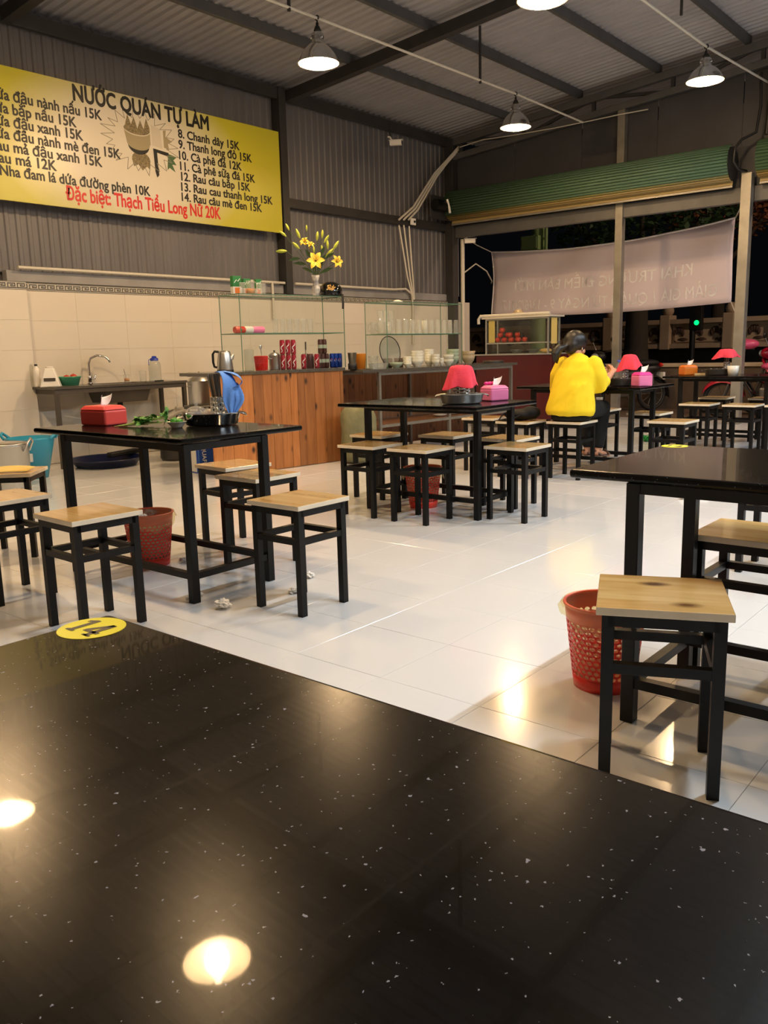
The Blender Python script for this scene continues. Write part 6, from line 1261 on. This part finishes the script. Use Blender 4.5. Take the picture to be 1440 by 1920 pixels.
for lay, cnt, y0_ in ((0, 8, 0), (1, 4, 0.03), (2, 1, 0.05)):
    for i in range(cnt):
        yy = hw_-0.14-0.055*(i if lay == 0 else i*1.4)-y0_; xx = 0.07+0.075*(i % 2)+0.02*lay
        t = thing('red_apple', 'red apple heaped on the cart\'s glass shelf', 'apple', (CX+xx, (cy0+cy1)/2+yy, czs+0.0105+0.0665*lay), rng.uniform(0, 6), 'apples on the cart shelf'); obj('flesh', ap, t); obj('stem', sm_, t)
for i, lab in enumerate(('steel bowl on the cart top, beside the fruit side', 'steel bowl on the cart top, beside the loaf')): lathe_thing('steel_bowl', [(0.0005, 0.003), (0.05, 0.003), (0.09, 0.05), (0.094, 0.052), (0.088, 0.05), (0.045, 0.008), (0.0005, 0.008)], 'stainless', lab, 'bowl', (CX+0.14, (cy0+cy1)/2+0.08-0.26*i, czb+0.001), 22)
o = tag(MB().ball((0, 0, 0.034), 0.06, 16, 10, 0, 0.8, 1.5, 0.56).build('bread_loaf', 'seat_wood'), 'small brown loaf in the cart, at the woman\'s side', 'bread'); o.location = (CX+0.14, cy0+0.115, czb+0.001)
ht = MB(); ht.lathe([(0.0005, 0.10), (0.05, 0.09), (0.075, 0.05), (0.08, 0.012), (0.12, 0.004), (0.12, 0.0), (0.0005, 0.002)], 24); o = tag(ht.build('sun_hat', 'tan_ceramic'), 'cream round hat lying on the cart roof', 'hat'); o.location = (CX+0.165, at_x(960, 590, CX).y, czt+0.0285)
b = MB(); b.tube([(0.0, -hw_-0.02, 0.022), (-0.02, -0.2, 0.024), (0.0, 0.1, 0.022), (-0.02, hw_-0.05, 0.023), (-0.04, hw_+0.07, 0.024), (-0.05, hw_+0.095, -0.02), (-0.04, hw_+0.10, -0.08)], 0.022, 8); o = tag(b.build('rolled_tarp', 'pvc'), 'rolled pale tarp lying along the cart roof edge', 'tarp'); o.location = (CX, (cy0+cy1)/2, czt+0.0275)

# ================================================================== pipes, cables and cameras
b = MB(); b.tube([(4.5, YW-0.03, 2.03), (8.22, YW-0.03, 2.03)], 0.017, 8); tag(b.build('wall_pipe', 'pvc'), 'white conduit along the wall under the menu board', 'pipe')
b = MB(); b.tube([(8.42, YW-0.03, 2.03), (10.55, YW-0.03, 2.03), (10.85, YW-0.03, 2.05), (11.0, YW-0.03, 1.98), (11.03, YW-0.03, 1.80), (11.02, YW-0.03, 1.2)], 0.017, 8); tag(b.build('wall_pipe', 'pvc'), 'white conduit behind the lilies, bending down by the cables', 'pipe')
b = MB(); p0 = at_y(515, 520, YW-0.03); b.tube([(p0.x-0.05, YW-0.032, 2.03), (p0.x-0.05, YW-0.032, 1.55)], 0.017, 8); tag(b.build('wall_pipe', 'pvc'), 'short white conduit dropping from the wall pipe beside the steel column', 'pipe')
def wallp(px, py, y=YW-0.05): p = at_y(px, py, y); return (p.x, p.y, p.z)
for i, pts in enumerate(([(748, 422), (756, 470), (764, 520), (775, 562)], [(757, 422), (763, 470), (769, 520), (776, 562)], [(767, 424), (770, 470), (774, 520), (777, 562)])):
    b = MB(); b.tube([wallp(*q) for q in pts], 0.013, 6); tag(b.build('power_cable', 'pvc'), 'grey cable running down the wall to the second glass case', 'cable', 'grey cables on the wall')
b = MB()
for k_ in range(3): b.tube([wallp(748+9*k_, 412), wallp(775+4*k_, 388+3*k_), wallp(800+3*k_, 348+3*k_), wallp(815+2*k_, 325+3*k_), wallp(838, 300+3*k_, YW-0.10), wallp(860, 275+3*k_, YW-0.18)], 0.017, 6)
o = tag(b.build('cable_bundle', 'pvc'), 'pale cable bundle climbing the wall corner to the girder', 'cable'); o['kind'] = 'stuff'
b = MB(); pg = at_x(862, 276, XF-0.08); q_ = [pg]+[at_x(px, py, XF-0.08) for px, py in ((905, 262), (960, 254), (1040, 240), (1100, 228), (1160, 215), (1215, 205))]; b.tube(q_, 0.008, 6); tag(b.build('girder_conduit', 'pvc'), 'white conduit along the bottom of the front girder', 'pipe')
sb = thing('power_socket', 'small white socket box on the wall rail with the cables', 'socket', wallp(773, 416, YW-0.01)); MB().box(-0.06, 0.06, -0.03, 0.0, -0.05, 0.05).build('box', 'white_plastic', sb, bevel=0.006); MB().box(0.0, 0.03, -0.045, -0.03, -0.015, 0.015).build('plug', 'cable_black', sb)
b = MB(); b.tube([(12.26, 8.40, 0.0), (12.26, 8.40, 2.90)], 0.035, 12); tag(b.build('corner_pole', 'pvc'), 'white vertical pipe outside the shop corner', 'pipe')
def cctv(p, rz, label):
    t = thing('security_camera', label, 'camera', p, rz)
    MB().box(-0.09, 0.09, -0.035, 0.035, -0.035, 0.035).build('housing', 'white_plastic', t, bevel=0.008); MB().tube([(0.09, 0, 0), (0.10, 0, 0)], 0.028, 14).build('lens', 'cable_black', t)
    MB().tube([(-0.05, 0, 0.03), (-0.09, 0, 0.09), (-0.12, 0, 0.09)], 0.014, 8).build('arm', 'white_plastic', t); MB().box(-0.10, 0.11, -0.042, 0.042, 0.035, 0.041).build('hood', 'white_plastic', t); return t
p = wallp(742, 268, YW-0.10); cctv(p, R(-60), 'white security camera high on the corrugated wall'); b = MB(); b.tube([(p[0]-0.02, YW-0.02, p[2]+0.09), (p[0]-0.05, YW-0.01, p[2]+0.22), (p[0]-0.05, YW, p[2]+0.32)], 0.009, 6); tag(b.build('camera_cable', 'cable_black'), 'black cable feeding the high security camera', 'cable')
cctv((12.28, 8.26, 2.86), R(-60), 'white security camera on top of the corner pipe')
b = MB(); b.tube([(12.26, 8.38, 2.35), (12.6, 8.36, 2.52), (13.0, 8.40, 2.42), (13.4, 8.55, 2.28), (13.55, 8.66, 2.26)], 0.012, 6); tag(b.build('slack_cable', 'pvc'), 'white slack cable looping from the corner pipe to the banner', 'cable')

# ================================================================== banner and street
XB = 13.6; bnr = thing('banner', 'pinkish white cloth banner with faint reversed lettering, outside the shop front', 'banner', (XB, 0, 0))
TL, TR, BR_, BL = (at_x(x_, y_, XB) for x_, y_ in ((922, 473), (1379, 408), (1371, 567), (923, 594)))
def bpt(u, v, dx=0.0):
    t_ = TL.lerp(TR, u); b0 = BL.lerp(BR_, u); p = t_.lerp(b0, v); sag = -0.13*math.sin(math.pi*u)*(1-v)-0.05*math.sin(math.pi*u)*v
    return Vector((0.05*math.sin(u*9+v*2)*0.5+0.02*math.sin(u*23+v*5)+0.03*math.sin(v*4+u*3)+dx, p.y, p.z+sag))
MB().grid(lambda u, v: bpt(u, v), 41, 13).build('cloth', 'banner', bnr, solid=0.003)
b = MB(); b.tube([bpt(i/24, 0, -0.004) for i in range(25)], 0.012, 6); b.build('top_hem', 'banner_ink', bnr); b = MB(); b.tube([bpt(0, i/10, -0.004) for i in range(11)], 0.010, 6); b.build('side_hem', 'banner_ink', bnr)
def btext(body, ul, ur, v, m='banner_ink', h=0.62):
    me = text_curve(body, 1.0, 0.01); a0, a1 = xspan(me); me.materials.clear(); me.materials.append(MATS[m])
    for vt in me.vertices:   # mirrored: the words face the street, we see them from behind
        u = ur-(vt.co.x-a0)/(a1-a0)*(ur-ul); vv = v-vt.co.y*0.19*h/0.62*1.15
        q_ = bpt(min(1, max(0, u)), min(1, max(0, vv)), -0.0075-(0.0006 if vt.co.z > 0 else 0)); vt.co = q_
    o = obj('reversed_lettering', me, bnr); return o
btext('KHAI TRƯƠNG ĐIỂM BÁN MỚI', 0.11, 0.86, 0.60); btext('GIẢM GIÁ 1 QUÁN TỪ NGÀY 9 - 13/6/2017', 0.05, 0.95, 0.90)
for a_, b_, lab in ((TL, Vector((12.3, 8.45, 2.97)), 'white cord tying the banner to the shop lintel'), (TR, Vector((12.2, 3.80, 3.05)), 'cord tying the banner corner up by the guide post'), (BR_, Vector((12.2, 3.80, 1.35)), 'cord tying the banner foot to the guide post')):
    c_ = MB(); O_ = Vector((XB, 0, 0)); c_.tube([a_-O_, (a_+b_)/2-Vector((0, 0, 0.02))-O_, b_-O_], 0.009, 6); c_.build('tie_cord', 'pvc', bnr)
struct(MB().box(12.5, 60, -40, 60, -0.25, -0.03).build('ground', 'asphalt')); struct(MB().box(12.5, 14.55, -4, 12, -0.10, -0.012).build('pavement', 'pavement'))
lw = struct(MB().box(14.6, 14.85, -6, 14, -0.1, 0.70).build('street_wall', 'pavement')); MB().box(14.54, 14.91, -6, 14, 0.70, 0.76).build('coping', 'balustrade', lw, bevel=0.01)
# carved balustrade across the street
XS = 19.5; bs = thing('balustrade', 'pale stone balustrade with carved lotus panels across the street', 'balustrade', (XS, 0, 0))
bz0, bz1 = at_x(1240, 652, XS).z, at_x(1240, 600, XS).z
ylist = [at_x(px, 630, XS).y for px in (1460, 1365, 1247, 1140, 1030, 920, 815)]
MB().box(0.25, 0.6, ylist[0]-2, ylist[-1]+2, -0.1, bz0).build('plinth', 'asphalt', bs); MB().box(-0.05, 0.35, ylist[0]-2, ylist[-1]+2, bz1-0.10, bz1).build('coping', 'balustrade', bs); MB().box(-0.03, 0.33, ylist[0]-2, ylist[-1]+2, bz0-0.02, bz0+0.08).build('base_course', 'balustrade', bs)
for y_ in ylist: MB().box(-0.06, 0.36, y_-0.12, y_+0.12, bz0-0.05, bz1+0.10).build('pillar', 'balustrade', bs, bevel=0.02); MB().ball((0.15, y_, bz1+0.20), 0.13, 12, 8).build('finial', 'balustrade', bs)
for i in range(len(ylist)-1):
    ya, yb_ = ylist[i]+0.14, ylist[i+1]-0.14; cy_, cz_ = (ya+yb_)/2, (bz0+bz1)/2
    pn_ = MB().box(0.08, 0.20, ya, yb_, bz0+0.08, bz1-0.10).build('panel', 'balustrade', bs); fr = MB()
    for e in ((ya+.06, yb_-.06, bz0+.12, bz0+.15), (ya+.06, yb_-.06, bz1-.17, bz1-.14), (ya+.06, ya+.09, bz0+.12, bz1-.14), (yb_-.09, yb_-.06, bz0+.12, bz1-.14)): fr.box(0.05, 0.08, *e)
    fr.build('panel_moulding', 'balustrade', pn_)
    lt = MB()
    for s in (-1, 0, 1):
        for k_ in range(5): a = R(30+30*k_); lt.ball((0.07, cy_+s*0.42+0.13*math.cos(a)*0.8, cz_-0.05+0.12*math.sin(a)), 0.085, 8, 6, 0, 0.35, 0.55, 1.0)
        lt.ball((0.07, cy_+s*0.42-0.1, cz_-0.15), 0.10, 8, 6, 0, 0.3, 1.2, 0.5)
    lt.build('lotus_carving', 'lotus', pn_)
# tree behind the banner
def tree(px, X_, h, r_, label, m, crown, seed):
    p = at_x(px, 640, X_); t = thing('tree', label, 'tree', (X_, p.y, -0.03)); rr = random.Random(seed)
    MB().tube([(0, 0, 0), (0.05, 0.05, h*0.3), (-0.05, 0.0, h*0.55), (0.0, 0.05, h*0.8)], [r_*1.25, r_, r_*0.85, r_*0.5], 12).build('trunk', 'bark', t)
    for k_ in range(4): a = k_*1.7; MB().tube([(0, 0.02, h*0.6), (0.5*math.cos(a), 0.9*math.sin(a), h*0.85), (0.9*math.cos(a), 1.6*math.sin(a), h*1.02)], [r_*0.45, r_*0.25, r_*0.1], 8).build('branch', 'bark', t)
    b = MB()
    for _ in range(2600):
        a, q_ = rr.uniform(0, 6.283), rr.random()**0.4; c_ = Vector((crown[0]*q_*math.cos(a), crown[1]*q_*math.sin(a), h+rr.uniform(-crown[2], crown[2])*math.sqrt(1-min(0.96, q_*q_)))); d_ = Vector((rr.uniform(-1, 1), rr.uniform(-1, 1), rr.uniform(-.6, .6))).normalized(); s_ = d_.cross(Vector((rr.uniform(-1, 1), rr.uniform(-1, 1), 1))).normalized(); L_ = rr.uniform(0.10, 0.2)
        b.add([c_, c_+d_*L_*0.5+s_*L_*0.3, c_+d_*L_, c_+d_*L_*0.5-s_*L_*0.3], [(0, 1, 2, 3)])
    o = b.build('foliage', m, t); o['kind'] = 'stuff'; return t
tree(1195, 17.2, 3.75, 0.24, 'tree with dark green leaves behind the banner and thin post', 'foliage', (1.3, 1.9, 1.3), 3)
tree(1345, 21.2, 4.6, 0.16, 'tree with reddish leaves behind the raised banner corner', 'foliage_brown', (1.2, 1.5, 1.3), 4)
# street pole with a green box, traffic signal
pp_ = at_x(1010, 470, 16.0); sp2 = thing('utility_pole', 'pale green utility pole with a meter box above the banner', 'pole', (16.0, pp_.y, -0.03))
MB().tube([(0, 0, 0), (0, 0, 7)], [0.16, 0.13], 16).build('shaft', 'box_green', sp2); bxz = at_x(995, 457, 15.8); MB().box(-0.26, -0.14, bxz.y-pp_.y-0.20, bxz.y-pp_.y+0.20, bxz.z-0.10, bxz.z+0.18).build('meter_box', 'box_green', sp2, bevel=0.01); MB().box(-0.275, -0.26, bxz.y-pp_.y-0.17, bxz.y-pp_.y+0.17, bxz.z-0.07, bxz.z+0.15).build('box_door', 'box_green', sp2, bevel=0.004); MB().tube([(-0.1, -0.22, 2.2), (-0.1, -0.24, 6)], 0.035, 8).build('cable_duct', 'box_green', sp2)
sg = at_x(1308, 605, 18.6); ts = thing('traffic_signal', 'black traffic signal showing green beyond the balustrade lights', 'signal', (18.6, sg.y, -0.03)); zz = sg.z+0.03
MB().tube([(0, 0.10, 0), (0, 0.10, zz+0.4)], 0.06, 10).build('pole', 'cable_black', ts); MB().box(-0.06, 0.08, -0.10, 0.16, zz-0.16, zz+0.52).build('housing', 'cable_black', ts, bevel=0.01)
MB().tube([(-0.075, 0.0, zz), (-0.06, 0.0, zz)], 0.05, 16).build('green_lens', 'signal_green', ts)
for k_ in (1, 2): MB().tube([(-0.075, 0.0, zz+0.19*k_), (-0.06, 0.0, zz+0.19*k_)], 0.07, 16).build('dark_lens', 'rubber', ts)
# motorbikes parked outside
def motorbike(p, rz, label, body, seat, guard=None):
    t = thing('motorbike', label, 'motorbike', p, rz)          # local +X is the bike's front, wheels on the ground
    for x_ in (0.62, -0.60):
        w = MB(); w.tube([(x_+0.255*math.cos(q*math.pi/16), 0, 0.285+0.255*math.sin(q*math.pi/16)) for q in range(32)], 0.032, 8, closed=True); wo = w.build('tyre', 'rubber', t)
        MB().tube([(x_, -0.04, 0.285), (x_, 0.04, 0.285)], 0.06, 14).build('hub', 'dark_steel', t)
        MB().tube([(x_+0.215*math.cos(q*math.pi/16), 0, 0.285+0.215*math.sin(q*math.pi/16)) for q in range(32)], 0.012, 6, closed=True).build('rim', 'dark_steel', t)
        s_ = MB()
        for q in range(10): s_.tube([(x_, 0, 0.285), (x_+0.215*math.cos(q*0.628), 0, 0.285+0.215*math.sin(q*0.628))], 0.005, 5)
        s_.build('spokes', 'dark_steel', t)
    MB().grid(lambda u, v: (0.62+0.315*math.cos(R(28+135*u)), (v-0.5)*0.22*(1-0.4*abs(u-0.4)), 0.285+0.315*math.sin(R(28+135*u))-0.07*(2*v-1)**2), 14, 9).build('front_mudguard', guard or body, t, solid=0.006)
    MB().grid(lambda u, v: (-0.60+0.31*math.cos(R(60+130*u)), (v-0.5)*0.16, 0.285+0.31*math.sin(R(60+130*u))-0.03*(2*v-1)**2), 12, 7).build('rear_mudguard', 'rubber', t, solid=0.006)
    for s in (-1, 1): MB().tube([(0.62, s*0.075, 0.285), (0.50, s*0.075, 0.62), (0.44, s*0.06, 0.82)], 0.018, 8).build('fork', 'dark_steel', t); MB().tube([(-0.60, s*0.09, 0.285), (-0.52, s*0.10, 0.62)], 0.022, 8).build('shock', 'chrome', t)
    b = MB(); b.grid(lambda u, v: (0.46-0.30*u+0.06*math.sin(v*3.1), (v-0.5)*0.42*(0.75+0.25*math.sin(u*3)), 0.86-0.52*u-0.05*(2*v-1)**2), 9, 9); b.build('leg_shield', body, t, solid=0.02)
    b = MB(); b.ball((-0.28, 0, 0.60), 0.2, 18, 10, 0, 2.0, 0.62, 0.62); b.ball((-0.55, 0, 0.70), 0.14, 14, 8, 0, 1.6, 0.7, 0.6); fused(b, 'body_fairing', body, t, 0.02, 3)
    b = MB(); b.ball((-0.12, 0, 0.76), 0.17, 16, 8, 0, 1.5, 0.75, 0.36); b.ball((-0.48, 0, 0.80), 0.17, 16, 8, 0, 1.5, 0.72, 0.36); fused(b, 'seat', seat, t, 0.018, 4)
    MB().box(-0.20, 0.12, -0.11, 0.11, 0.24, 0.46).build('engine', 'dark_steel', t, bevel=0.03); MB().tube([(0.0, -0.13, 0.30), (-0.3, -0.16, 0.28), (-0.75, -0.18, 0.36)], [0.02, 0.03, 0.045], 10).build('exhaust', 'chrome', t)
    b = MB(); b.ball((0.46, 0, 0.93), 0.10, 16, 10, 0, 0.9, 1.5, 0.9); b.build('headlamp_cowl', body, t); MB().ball((0.545, 0, 0.93), 0.065, 14, 8, 0, 0.5, 1.5, 0.8).build('headlamp', 'headlight', t)
    MB().tube([(0.30, -0.36, 1.0), (0.36, -0.22, 1.02), (0.42, 0, 0.98), (0.36, 0.22, 1.02), (0.30, 0.36, 1.0)], 0.014, 8).build('handlebar', 'cable_black', t)
    for s in (-1, 1): MB().tube([(0.36, s*0.22, 1.02), (0.40, s*0.27, 1.16)], 0.006, 6).build('mirror_stem', 'chrome', t); MB().ball((0.40, s*0.29, 1.20), 0.055, 12, 8, 0, 0.35, 1.2, 0.8).build('mirror', 'cable_black', t); MB().tube([(0.33, s*0.28, 1.01), (0.29, s*0.39, 1.0)], 0.02, 8).build('grip', 'rubber', t)
    MB().box(-0.80, -0.76, -0.09, 0.09, 0.52, 0.64).build('number_plate', 'carton_white', t); MB().ball((-0.76, 0, 0.76), 0.05, 12, 8, 0, 0.6, 1.5, 0.7).build('tail_lamp', 'ink_red', t); MB().tube([(-0.05, 0.12, 0.26), (-0.05, 0.26, -0.0)], 0.012, 6).build('stand', 'dark_steel', t)
    return t
wpx = at_x(1352, 790, 12.9); motorbike((13.05, wpx.y-0.60, -0.012), R(98), 'dark motorbike with a red front mudguard and pink seat beyond the guide post', 'helmet', 'bike_pink', 'bike_red')
motorbike((13.95, wpx.y-0.75, -0.012), R(84), 'dark red motorbike parked behind the pink-seated one', 'bike_red', 'rubber')
motorbike((13.55, at_x(1165, 760, 13.55).y, -0.012), R(150), 'black motorbike parked outside behind the thin post', 'cable_black', 'rubber')
o = tag(MB().ball((0, 0, 0.12), 0.15, 16, 10, 0, 1.4, 1.1, 0.5).build('seat_cover', 'bike_pink', None), 'bunched pink cover lying on the motorbike handlebar', 'cover'); o.location = (13.03, wpx.y-0.27, 0.945)
# added sodium lamp, out of view, put here to tint the banner and the trees
sl = thing('added_street_lamp', 'added street lamp out of view to the right, lighting the banner and trees', 'lamp', (16.2, -3.0, -0.03)); MB().tube([(0, 0, 0), (0, 0, 6.0), (-0.3, 0.2, 6.4), (-1.0, 0.8, 6.5)], [0.09, 0.07, 0.05, 0.04], 12).build('pole', 'steel_grey', sl); MB().ball((-1.15, 0.95, 6.48), 0.2, 14, 8, 0, 1.6, 1, 0.4).build('head', 'steel_grey', sl); MB().ball((-1.15, 0.95, 6.42), 0.14, 12, 8, 0, 1.3, 1, 0.4).build('lens', 'bulb', sl)
ld = bpy.data.lights.new('added_street_light', 'POINT'); ld.energy = 1000; ld.color = (1.0, 0.66, 0.46); ld.shadow_soft_size = 0.15; lo = bpy.data.objects.new('added_street_light', ld); COL.objects.link(lo); lo.parent = sl; lo.location = (-1.15, 0.95, 6.28)
